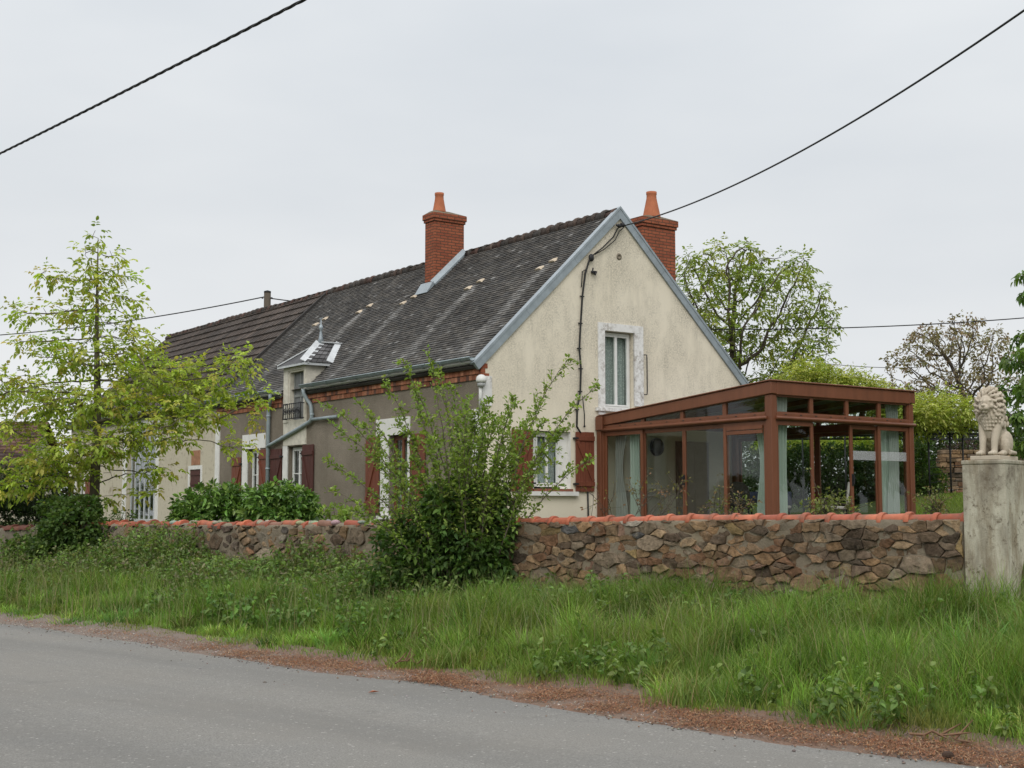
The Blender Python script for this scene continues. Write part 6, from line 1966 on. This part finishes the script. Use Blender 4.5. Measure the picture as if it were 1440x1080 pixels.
m = MB(); m.box(-2, -1.1, -3.24, -3.19, .9, 2.1); m.box(3, 3.9, -3.24, -3.19, 0, 2.1); m.build('opening', MAT['shutter_dark'], fh)
m = MB(); m.box(-6.0, -5.3, -.3, .3, 4.6, 6.0); m.build('chimney', MAT['brick'], fh)
# distant tree belt
rng = np.random.default_rng(44)
bl = []
for x in np.arange(-150, 150, 4.5):
    h = rng.uniform(1.6, 3.0); bl.append([(x + rng.uniform(-1, 1), 135 + rng.uniform(-4, 4), 1 + h * .8), (3.4, 3, h)])
pts = sample_blobs(bl, 9000, rng, .6)
V, F, C = sprigs(rng, pts, unit(rng.normal(0, 1, pts.shape) + np.array([0, 0, .6])), 3, .3, .7, .6, [(.05, .075, .025), (.065, .09, .03), (.08, .10, .04)], .1, .1)
o = bulk('distant_treeline', V, F, LEAF, C=C); tag(o, 'far belt of trees on the horizon', 'trees', kind='stuff')
# ------------------------------------------------------------------ grass, weeds, litter
def vnoise(x, y, s, seed=0):
    """smooth value noise on arrays"""
    g = np.random.default_rng(1000 + seed).random((64, 64))
    u_ = x / s; v_ = y / s; i = np.floor(u_).astype(int); j = np.floor(v_).astype(int); fu = smooth(u_ - i); fv = smooth(v_ - j)
    a = g[i % 64, j % 64]; b_ = g[(i + 1) % 64, j % 64]; c_ = g[i % 64, (j + 1) % 64]; d_ = g[(i + 1) % 64, (j + 1) % 64]
    return (a * (1 - fu) + b_ * fu) * (1 - fv) + (c_ * (1 - fu) + d_ * fu) * fv


def blades(rng, base, h, w_, lean, tint, seg=4, curl=1.0, ang=None):
    n_ = len(base)
    if ang is None: ang = rng.uniform(0, 2 * PI, n_)
    d = np.stack([np.cos(ang), np.sin(ang), np.zeros(n_)], 1)
    fa = ang + PI / 2 + rng.normal(0, .5, n_); s = np.stack([np.cos(fa), np.sin(fa), np.zeros(n_)], 1)
    V = []; C = []
    for k in range(seg + 1):
        t = k / seg
        up = h * (t - .30 * lean * curl * t ** 2.6); out = h * lean * (t ** 1.9)
        p = base + d * out[:, None] + np.array([0, 0, 1.]) * up[:, None]
        ww = (w_ * (1 - t) ** .7)[:, None]
        sh = tint * (.78 + .30 * t) if False else tint
        if k < seg: V += [p - s * ww / 2, p + s * ww / 2]
        else: V += [p]
    m_ = 2 * seg + 1
    A = np.stack(V, 1).reshape(-1, 3)
    F = []
    for k in range(seg - 1): F += [(2 * k, 2 * k + 1, 2 * k + 3), (2 * k, 2 * k + 3, 2 * k + 2)]
    F.append((2 * seg - 2, 2 * seg - 1, 2 * seg))
    Fq = (np.arange(n_)[:, None, None] * m_ + np.array(F)[None]).reshape(-1, 3)
    return A, Fq, np.repeat(tint, m_, 0)


n = NT('grass_blade'); c = n.tint(); n.color(c); n.set(.6, .12)
tr = n.new('ShaderNodeBsdfTranslucent'); n.link(n.mix(1.0, c, (1.2, 1.25, .6), 'MULTIPLY'), tr.inputs['Color'])
mx_ = n.new('ShaderNodeMixShader'); mx_.inputs[0].default_value = .3; n.link(n.b.outputs[0], mx_.inputs[1]); n.link(tr.outputs[0], mx_.inputs[2]); n.link(mx_.outputs[0], n.out.inputs['Surface'])
GRASS = n.m
rng = np.random.default_rng(51)
GP = [(.12, .225, .034), (.145, .255, .042), (.10, .19, .028), (.175, .275, .052), (.13, .225, .038), (.21, .27, .068)]


def grass_field(rng, rlo, rhi, dens, hfun, pal, wid, dry=.05, seg=4):
    area = (rhi - rlo) * 6.2; n_ = int(area * dens)
    r = rng.uniform(rlo, rhi, n_); b_ = rng.uniform(-.05, 6.2, n_)
    e_ = edge_b(r) + .10 * np.sin(r * 3.1) + .07 * np.sin(r * 7.7)
    e_ = e_ + .55 * np.clip(vnoise(r + 4, b_ * 0 + 2, .55, 41) - .35, -.25, .5)
    k = b_ < e_ + rng.normal(0, .07, n_); r, b_, e_ = r[k], b_[k], e_[k]
    X = WA.x + WD.x * r + WN.x * b_; Y = WA.y + WD.y * r + WN.y * b_
    h, dn, lean, yel = hfun(r, b_, e_)
    k = rng.random(len(r)) < dn; X, Y, h, lean, yel, r, b_ = X[k], Y[k], h[k], lean[k], yel[k], r[k], b_[k]
    base = np.stack([X, Y, ground_z(X, Y) - .01], 1)
    t = pick_tints(rng, len(r), pal, .22) * (.45 + 1.05 * vnoise(r + 31, b_ + 17, .28, 21))[:, None]
    t = t * (1 - yel[:, None]) + yel[:, None] * np.array([.24, .21, .06]) * rng.uniform(.7, 1.2, (len(r), 1))
    dr_ = rng.random(len(r)) < dry; t[dr_] = np.array([.30, .25, .13]) * rng.uniform(.6, 1.2, (dr_.sum(), 1))
    dist = np.hypot(X, Y)
    return blades(rng, base, h * rng.uniform(.55, 1.2, len(r)), wid * rng.uniform(.6, 1.3, len(r)) * np.clip(dist / 12, .8, 2.2), lean * rng.uniform(.4, 1.5, len(r)), t, seg)


def h_long(r, b_, e_):
    u_ = np.clip(1 - b_ / e_, 0, 1)
    cl = vnoise(r + 50, b_ + 50, .42, 1); cl2 = vnoise(r + 50, b_ + 50, 1.3, 2)
    right = smooth((7.5 - r) / 2.5)
    tall = .10 + .56 * smooth(u_ / .42) * (.35 + .9 * cl) * (.55 + .75 * cl2)
    tall = tall * (right * 1.0 + (1 - right) * .72)
    left_short = smooth((r - 7) / 2) * smooth((.42 - u_) / .25); tall = tall * (1 - .55 * left_short)
    dn = np.clip(.35 + .9 * cl + .3 * (1 - u_), .15, 1) * np.clip((e_ - b_) / .45 + .10, .04, 1)
    lean = .35 + .45 * vnoise(r + 20, b_ + 9, .6, 3)
    yel = np.clip(.75 * (1 - u_ * 4.5), 0, .8) * vnoise(r, b_ + 30, .5, 4) + .25 * (vnoise(r + 7, b_ + 3, 1.1, 6) > .72)
    return tall, dn, lean, yel


parts = [grass_field(rng, -5.0, 4.5, 1750, h_long, GP, .0078), grass_field(rng, 4.5, 10.5, 1350, h_long, GP, .0078), grass_field(rng, 10.5, 19, 1150, h_long, GP, .008), grass_field(rng, 19, 30, 600, h_long, GP, .008)]
# tufts of coarse grass
tf = []
for (r, b_, h, n_) in [(-.9, 3.2, .42, 420), (.6, 4.1, .34, 300), (3.9, 3.6, .30, 260), (2.2, 2.0, .62, 420), (4.2, 1.5, .6, 420), (.3, 1.4, .62, 420), (-1.2, 1.4, .62, 380), (5.5, 2.2, .5, 350), (3.1, .8, .6, 300), (-.3, .45, .7, 260), (1.4, 2.9, .5, 360), (15.2, 1.5, .55, 380), (14.6, 1.7, .5, 260), (6.6, 1.9, .45, 300), (2.9, 3.1, .42, 300), (-2, 2.6, .5, 300), (1.5, 1.0, .55, 300), (5.0, .7, .5, 260)]:
    p = WW(r, b_, 0); q = np.array([[p.x, p.y]]) + rng.normal(0, .13, (n_, 2))
    base = np.column_stack([q, ground_z(q[:, 0], q[:, 1]) - .01])
    t = pick_tints(rng, n_, [(.15, .23, .05), (.18, .26, .062), (.12, .19, .042), (.22, .27, .085)], .2)
    dd = rng.random(n_) < .12; t[dd] = np.array([.30, .24, .12])
    tf.append(blades(rng, base, h * rng.uniform(.6, 1.15, n_), rng.uniform(.006, .011, n_), rng.uniform(.2, .9, n_), t, 5))
for _ in range(520):
    r = rng.uniform(-3, 17); e1 = float(edge_b(r)); b_ = rng.uniform(.05, e1 - .12)
    u1 = 1 - b_ / e1
    if r > 8 and u1 > .55: continue
    hh = (.12 + .50 * min(1, u1 / .5)) * rng.uniform(.55, 1.15) * (1 if r < 7 else .72); n_ = int(rng.uniform(40, 130)); rad = rng.uniform(.05, .13)
    p = WW(r, b_, 0); off = rng.normal(0, rad, (n_, 2)); q = np.array([[p.x, p.y]]) + off
    base = np.column_stack([q, ground_z(q[:, 0], q[:, 1]) - .01])
    k = float(rng.choice([.42, .7, 1.0, 1.3, 1.65], p=[.22, .25, .23, .18, .12])); pal = [[(.145, .255, .045), (.175, .285, .055)], [(.11, .22, .055), (.135, .245, .06)], [(.21, .275, .06), (.24, .285, .08)]][int(rng.choice(3, p=[.5, .28, .22]))]
    t = pick_tints(rng, n_, pal, .2) * k; dd = rng.random(n_) < .07; t[dd] = np.array([.30, .25, .13])
    tf.append(blades(rng, base, hh * rng.uniform(.5, 1.2, n_), rng.uniform(.006, .014, n_) * (1 if r < 6 else 1.25), rng.uniform(.25, 1.1, n_), t, 5, ang=np.arctan2(off[:, 1], off[:, 0]) + rng.normal(0, .6, n_)))
# seed heads: thin pale stalks
n_ = 3200
r = rng.uniform(-3, 18, n_); b_ = rng.uniform(.1, 3.2, n_); X = WA.x + WD.x * r + WN.x * b_; Y = WA.y + WD.y * r + WN.y * b_
tf.append(blades(rng, np.stack([X, Y, ground_z(X, Y)], 1), rng.uniform(.45, .8, n_), rng.uniform(.005, .010, n_), rng.uniform(.1, .5, n_), pick_tints(rng, n_, [(.22, .24, .11), (.26, .23, .13), (.17, .2, .08)], .2), 4))
V, F, C = merge(*parts, *tf)
print('grass verts', len(V))
o = bulk('grass', V, F, GRASS, C=C); tag(o, 'long unmown grass on the verge between lane and wall', 'grass', kind='stuff')
# garden lawn, cut short
n_ = 60000
px = rng.uniform(1240, 1480, n_); Y = rng.uniform(17, 44, n_); X = (px - 720) / 1916 * Y
k = to_wall(X, Y)[1] < -.6; X, Y = X[k], Y[k]
rx = rng.uniform(-7, -.55, 26000); bx = rng.uniform(-12, .2, 26000)
X = np.concatenate([X, WA.x + WD.x * rx + WN.x * bx]); Y = np.concatenate([Y, WA.y + WD.y * rx + WN.y * bx])
t = pick_tints(rng, len(X), [(.15, .21, .04), (.17, .23, .045), (.13, .19, .036)], .2)
V, F, C = blades(rng, np.stack([X, Y, ground_z(X, Y)], 1), rng.uniform(.04, .11, len(X)), np.full(len(X), .014), rng.uniform(.2, .8, len(X)), t, 2)
o = bulk('lawn_grass', V, F, GRASS, C=C); tag(o, 'short bright lawn in the garden behind the wall', 'grass', kind='stuff')


# --- leafy weeds along the wall foot
def weeds(rng, spots, pal, name, label, ln=.075, ratio=.5):
    P = []; D = []; ST = []
    for (r, b_, h) in spots:
        p = WW(r, b_, 0); z = float(ground_z(p.x, p.y)); a = rng.uniform(0, 2 * PI); l = rng.uniform(.05, .35) * h
        q = np.array([p.x, p.y, z]); tip = q + np.array([math.cos(a) * l, math.sin(a) * l, h]); C_ = bez(q, q + np.array([0, 0, h * .6]), tip, 8)
        ST.append(C_)
        for j in range(2, 8): P.append(C_[j]); D.append(unit(np.array([rng.normal(), rng.normal(), .5])))
    P = np.array(P); D = np.array(D)
    V1, F1 = stems_mesh(ST, .004, .002, np.zeros(3), 3)
    F1 = np.concatenate([F1[:, [0, 1, 2]], F1[:, [0, 2, 3]]])
    A = sprigs(rng, P, D, 3, .035, ln, ratio, pal, .35, .2)
    V, F, C = merge((V1, F1, np.tile(np.array([[.09, .11, .035]]), (len(V1), 1))), A)
    o = bulk(name, V, F, LEAF, C=C); tag(o, label, 'weeds', kind='stuff')


sp = []
for _ in range(3000):
    r = rng.uniform(6.8, 18.5); b_ = abs(rng.normal(0, .75)) + .05
    nz_ = float(vnoise(np.array([r + 3]), np.array([b_ + 3]), 1.1, 8)[0])
    if b_ > 2.4: continue
    h = (.32 + .80 * nz_) * (1 - .26 * b_) * rng.uniform(.6, 1.15)
    sp.append((r, b_, max(.12, h)))
weeds(rng, sp, [(.085, .145, .034), (.11, .175, .042), (.07, .12, .03), (.14, .20, .055), (.12, .145, .06), (.16, .15, .09)], 'undergrowth', 'tangle of nettles and cleavers at the foot of the wall left of the shrub', .075, .42)
sp = [(rng.uniform(5.8, 11), rng.uniform(.6, 3.2), rng.uniform(.15, .42)) for _ in range(420)]
sp = [q for q in sp if vnoise(np.array([q[0] + 5]), np.array([q[1] + 5]), .7, 31)[0] > .45 and q[1] < edge_b(q[0]) - .7]
weeds(rng, sp, [(.08, .15, .034), (.10, .18, .042), (.07, .12, .03), (.14, .21, .06)], 'bramble_patch', 'low dark bramble and dock leaves spilling towards the lane below the shrub', .085, .6)
sp = []
for (r, b_, s_, k, h) in [(-1.3, 4.2, .35, 130, .3), (-.6, 4.0, .35, 100, .26), (1.9, 3.4, .35, 110, .36), (2.6, 3.7, .2, 50, .3), (5.2, .5, .4, 90, .4), (3.4, .3, .3, 60, .45), (6.2, 1.0, .5, 200, .5), (.4, 3.4, .4, 90, .28), (-.9, .6, .4, 70, .4), (1.6, .4, .5, 70, .4), (4.6, 2.8, .5, 100, .25), (2.6, .3, .9, 420, .5), (-.4, .5, .5, 200, .5), (4.8, .3, .8, 420, .55), (.9, .3, .6, 260, .45)]:
    sp += [(r + rng.normal(0, s_), b_ + abs(rng.normal(0, s_)) * (1 if b_ < 1 else rng.choice([-1, 1])), h * rng.uniform(.5, 1.0)) for _ in range(int(k * .15))]
weeds(rng, [s_ for s_ in sp if s_[1] > .04 and s_[1] < edge_b(s_[0]) - .05], [(.085, .14, .036), (.11, .17, .045), (.07, .115, .03), (.14, .19, .06)], 'verge_weeds', 'patches of broad leaved weeds among the grass right of the shrub', .07, .62)

# --- brown needles and crumbs along the edge of the asphalt
n_ = 60000
r = rng.uniform(-3.5, 14.0, n_)
f = rng.beta(2.2, 2.0, n_); ea_, eg_ = edge_a(r), edge_b(r); b_ = eg_ - .15 + (ea_ - eg_ + .28) * f + rng.normal(0, .04, n_)
k = (vnoise(r + 9, b_ + 4, .4, 12) * 1.5 - .12) * (.10 + 1.0 * smooth((9.5 - r) / 7)) > rng.random(n_); r, b_ = r[k], b_[k]; n_ = len(r)
X = WA.x + WD.x * r + WN.x * b_; Y = WA.y + WD.y * r + WN.y * b_; Z = np.maximum(ground_z(X, Y), 0) + .018 + rng.random(n_) * .016
a = rng.uniform(0, PI, n_); L = rng.uniform(.02, .075, n_); d = np.stack([np.cos(a), np.sin(a), rng.normal(0, .16, n_)], 1) * L[:, None]; s_ = np.stack([-np.sin(a), np.cos(a), np.zeros(n_)], 1) * rng.uniform(.0018, .0042, (n_, 1))
c0 = np.stack([X, Y, Z], 1); V = np.stack([c0 - d / 2 - s_, c0 - d / 2 + s_, c0 + np.array([0, 0, .006]) + s_ * .8, c0 + np.array([0, 0, .006]) - s_ * .8, c0 + d / 2 + s_ * .5, c0 + d / 2 - s_ * .5], 1).reshape(-1, 3)
F = (np.arange(n_)[:, None, None] * 6 + np.array([[0, 1, 2, 3], [3, 2, 4, 5]])[None]).reshape(-1, 4)
C = np.repeat(pick_tints(rng, n_, [(.22, .095, .045), (.27, .13, .065), (.16, .075, .042), (.31, .20, .12), (.12, .07, .045)], .25), 6, 0)
n = NT('dry_needle'); n.color(n.tint()); NEEDLE = n.set(.85, .1)
o = bulk('pine_needles', V, F, NEEDLE, C=C); tag(o, 'rust brown needle litter along the edge of the lane', 'litter', kind='stuff')
# loose chippings
n_ = 5200
r = rng.uniform(-3.5, 22, n_); ea_, eg_ = edge_a(r), edge_b(r); b_ = ea_ + rng.normal(-.08, .16, n_); q = rng.random(n_) < .3; b_[q] = (eg_ + (ea_ - eg_) * rng.random(n_))[q]; q = rng.random(n_) < .06; b_[q] = (ea_ + rng.random(n_) ** 2 * 2.5)[q]
X = WA.x + WD.x * r + WN.x * b_; Y = WA.y + WD.y * r + WN.y * b_; Z = np.maximum(ground_z(X, Y), 0) + .014
S = rng.uniform(.004, .013, n_) * np.where(rng.random(n_) < .04, 2.0, 1)
ico = np.array([[1, 0, 0], [-1, 0, 0], [0, 1, 0], [0, -1, 0], [0, 0, .8], [0, 0, -.8]], float); IF = np.array([[0, 2, 4], [2, 1, 4], [1, 3, 4], [3, 0, 4], [2, 0, 5], [1, 2, 5], [3, 1, 5], [0, 3, 5]])
V = (np.stack([X, Y, Z], 1)[:, None] + ico[None] * S[:, None, None] * rng.uniform(.6, 1.3, (n_, 6, 1))).reshape(-1, 3)
F = (np.arange(n_)[:, None, None] * 6 + IF[None]).reshape(-1, 3)
C = np.repeat(pick_tints(rng, n_, [(.20, .19, .175), (.26, .235, .205), (.14, .12, .105), (.36, .34, .31), (.20, .13, .095)], .3), 6, 0)
o = bulk('chippings', V, F, NEEDLE, C=C); tag(o, 'loose pale chippings at the broken edge of the asphalt', 'gravel', kind='stuff')

# --- single things on the verge
def fallen_branch(label, px, py, L, rz, seed):
    rg = np.random.default_rng(seed); x = px - 720; y = 540 - py
    p = None
    for Y_ in np.arange(7, 26, .05):
        q = at(px, py, Y_)
        if q.z < float(ground_z(q.x, q.y)): p = q; break
    b_ = np.array(p) + np.array([0, 0, .07]); e_ = []
    d = np.array([math.cos(rz), math.sin(rz), .04]); P = np.array([b_ + d * L * (t - .5) + np.array([0, 0, .03 * math.sin(t * 4)]) + rg.normal(0, .008, 3) for t in np.linspace(0, 1, 9)]); e_.append(P)
    for j in (2, 3, 4, 5, 6, 7):
        o_ = unit(d + rg.normal(0, .8, 3) * np.array([1, 1, .5])); e_.append(np.array([P[j] + o_ * L * .35 * t + np.array([0, 0, .05 * t]) for t in np.linspace(0, 1, 5)]))
    V, F = stems_mesh(e_, .011, .003, -b_, 5)
    o = bulk('fallen_branch', V, F, M_basic('dead_wood', (.17, .10, .06), .9, .3, 12), loc=tuple(b_), smooth_=True); tag(o, label, 'branch', 'fallen branches on the verge')


fallen_branch('reddish dead branch lying in the weeds below the arching shrub', 553, 893, .75, .25, 1)
fallen_branch('tangle of thin dead twigs beside the larger fallen branch', 597, 902, .5, -.5, 2)
fallen_branch('small dark stick at the grass edge below the shrub', 572, 942, .26, .15, 3)
fallen_branch('pale dry stick lying on the needles near the right edge', 1322, 1052, .42, -.7, 4)


def dandelion(label, px, py, Y_, r_, colr):
    p = at(px, py, Y_); g_ = float(ground_z(p.x, p.y)); h = max(.12, p.z - g_)
    e_ = empty('dandelion', (p.x, p.y, g_)); tag(e_, label, 'flower', 'dandelions on the verge')
    m = MB(); m.tube([(0, 0, 0), (.01, 0, h * .6), (0, 0, h)], .004, 5); m.build('stalk', STEM, e_)
    rg = np.random.default_rng(int(px)); d = unit(rg.normal(0, 1, (260, 3))); s_ = unit(np.cross(d, rg.normal(0, 1, d.shape))) * .003
    c0 = np.array([0, 0, h]); V = np.stack([c0 + d * .006, c0 + d * r_ + s_ * 2, c0 + d * r_ - s_ * 2], 1).reshape(-1, 3)
    bulk('seed_head', V, np.arange(780).reshape(-1, 3), colr, e_)


FL = M_basic('seed_fluff', (.62, .60, .55), .9, .1)
dandelion('dandelion clock standing in the long grass below the corner post', 1057, 889, 13.2, .035, FL)
dandelion('pale seed head in the grass right of the middle', 1270, 920, 12.3, .022, FL)
dandelion('pale seed head above the coarse grass near the pillar', 1343, 888, 12.6, .022, FL)
dl = MB(); dl.add([(-.05, 0, .008), (0, -.022, .02), (.055, 0, .012), (0, .022, .022), (0, 0, .006)], [(0, 1, 4), (1, 2, 4), (2, 3, 4), (3, 0, 4)])
g_ = at(525, 978, 12.0); x = (525 - 720); 
r_, b2 = on_ground(525, 978); p = WW(r_, b2, .02); o = dl.build('dead_leaf', M_basic('rust_leaf', (.30, .11, .06), .8, .3, 20), None, loc=p, rz=.4); tag(o, 'single rust red dead leaf lying on the asphalt', 'leaf')
ck_ = MB(); ck_.ball((0, 0, .02), (.045, .03, .028), None, 9, 7); r_, b2 = on_ground(1333, 1071); p = WW(r_, b2, .02); o = ck_.build('pine_cone', M_basic('dark_cone', (.05, .03, .02), .9, .4, 40, .8, 60), None, loc=p, rz=.5); tag(o, 'dark pine cone on the edge of the asphalt at the lower right', 'cone')
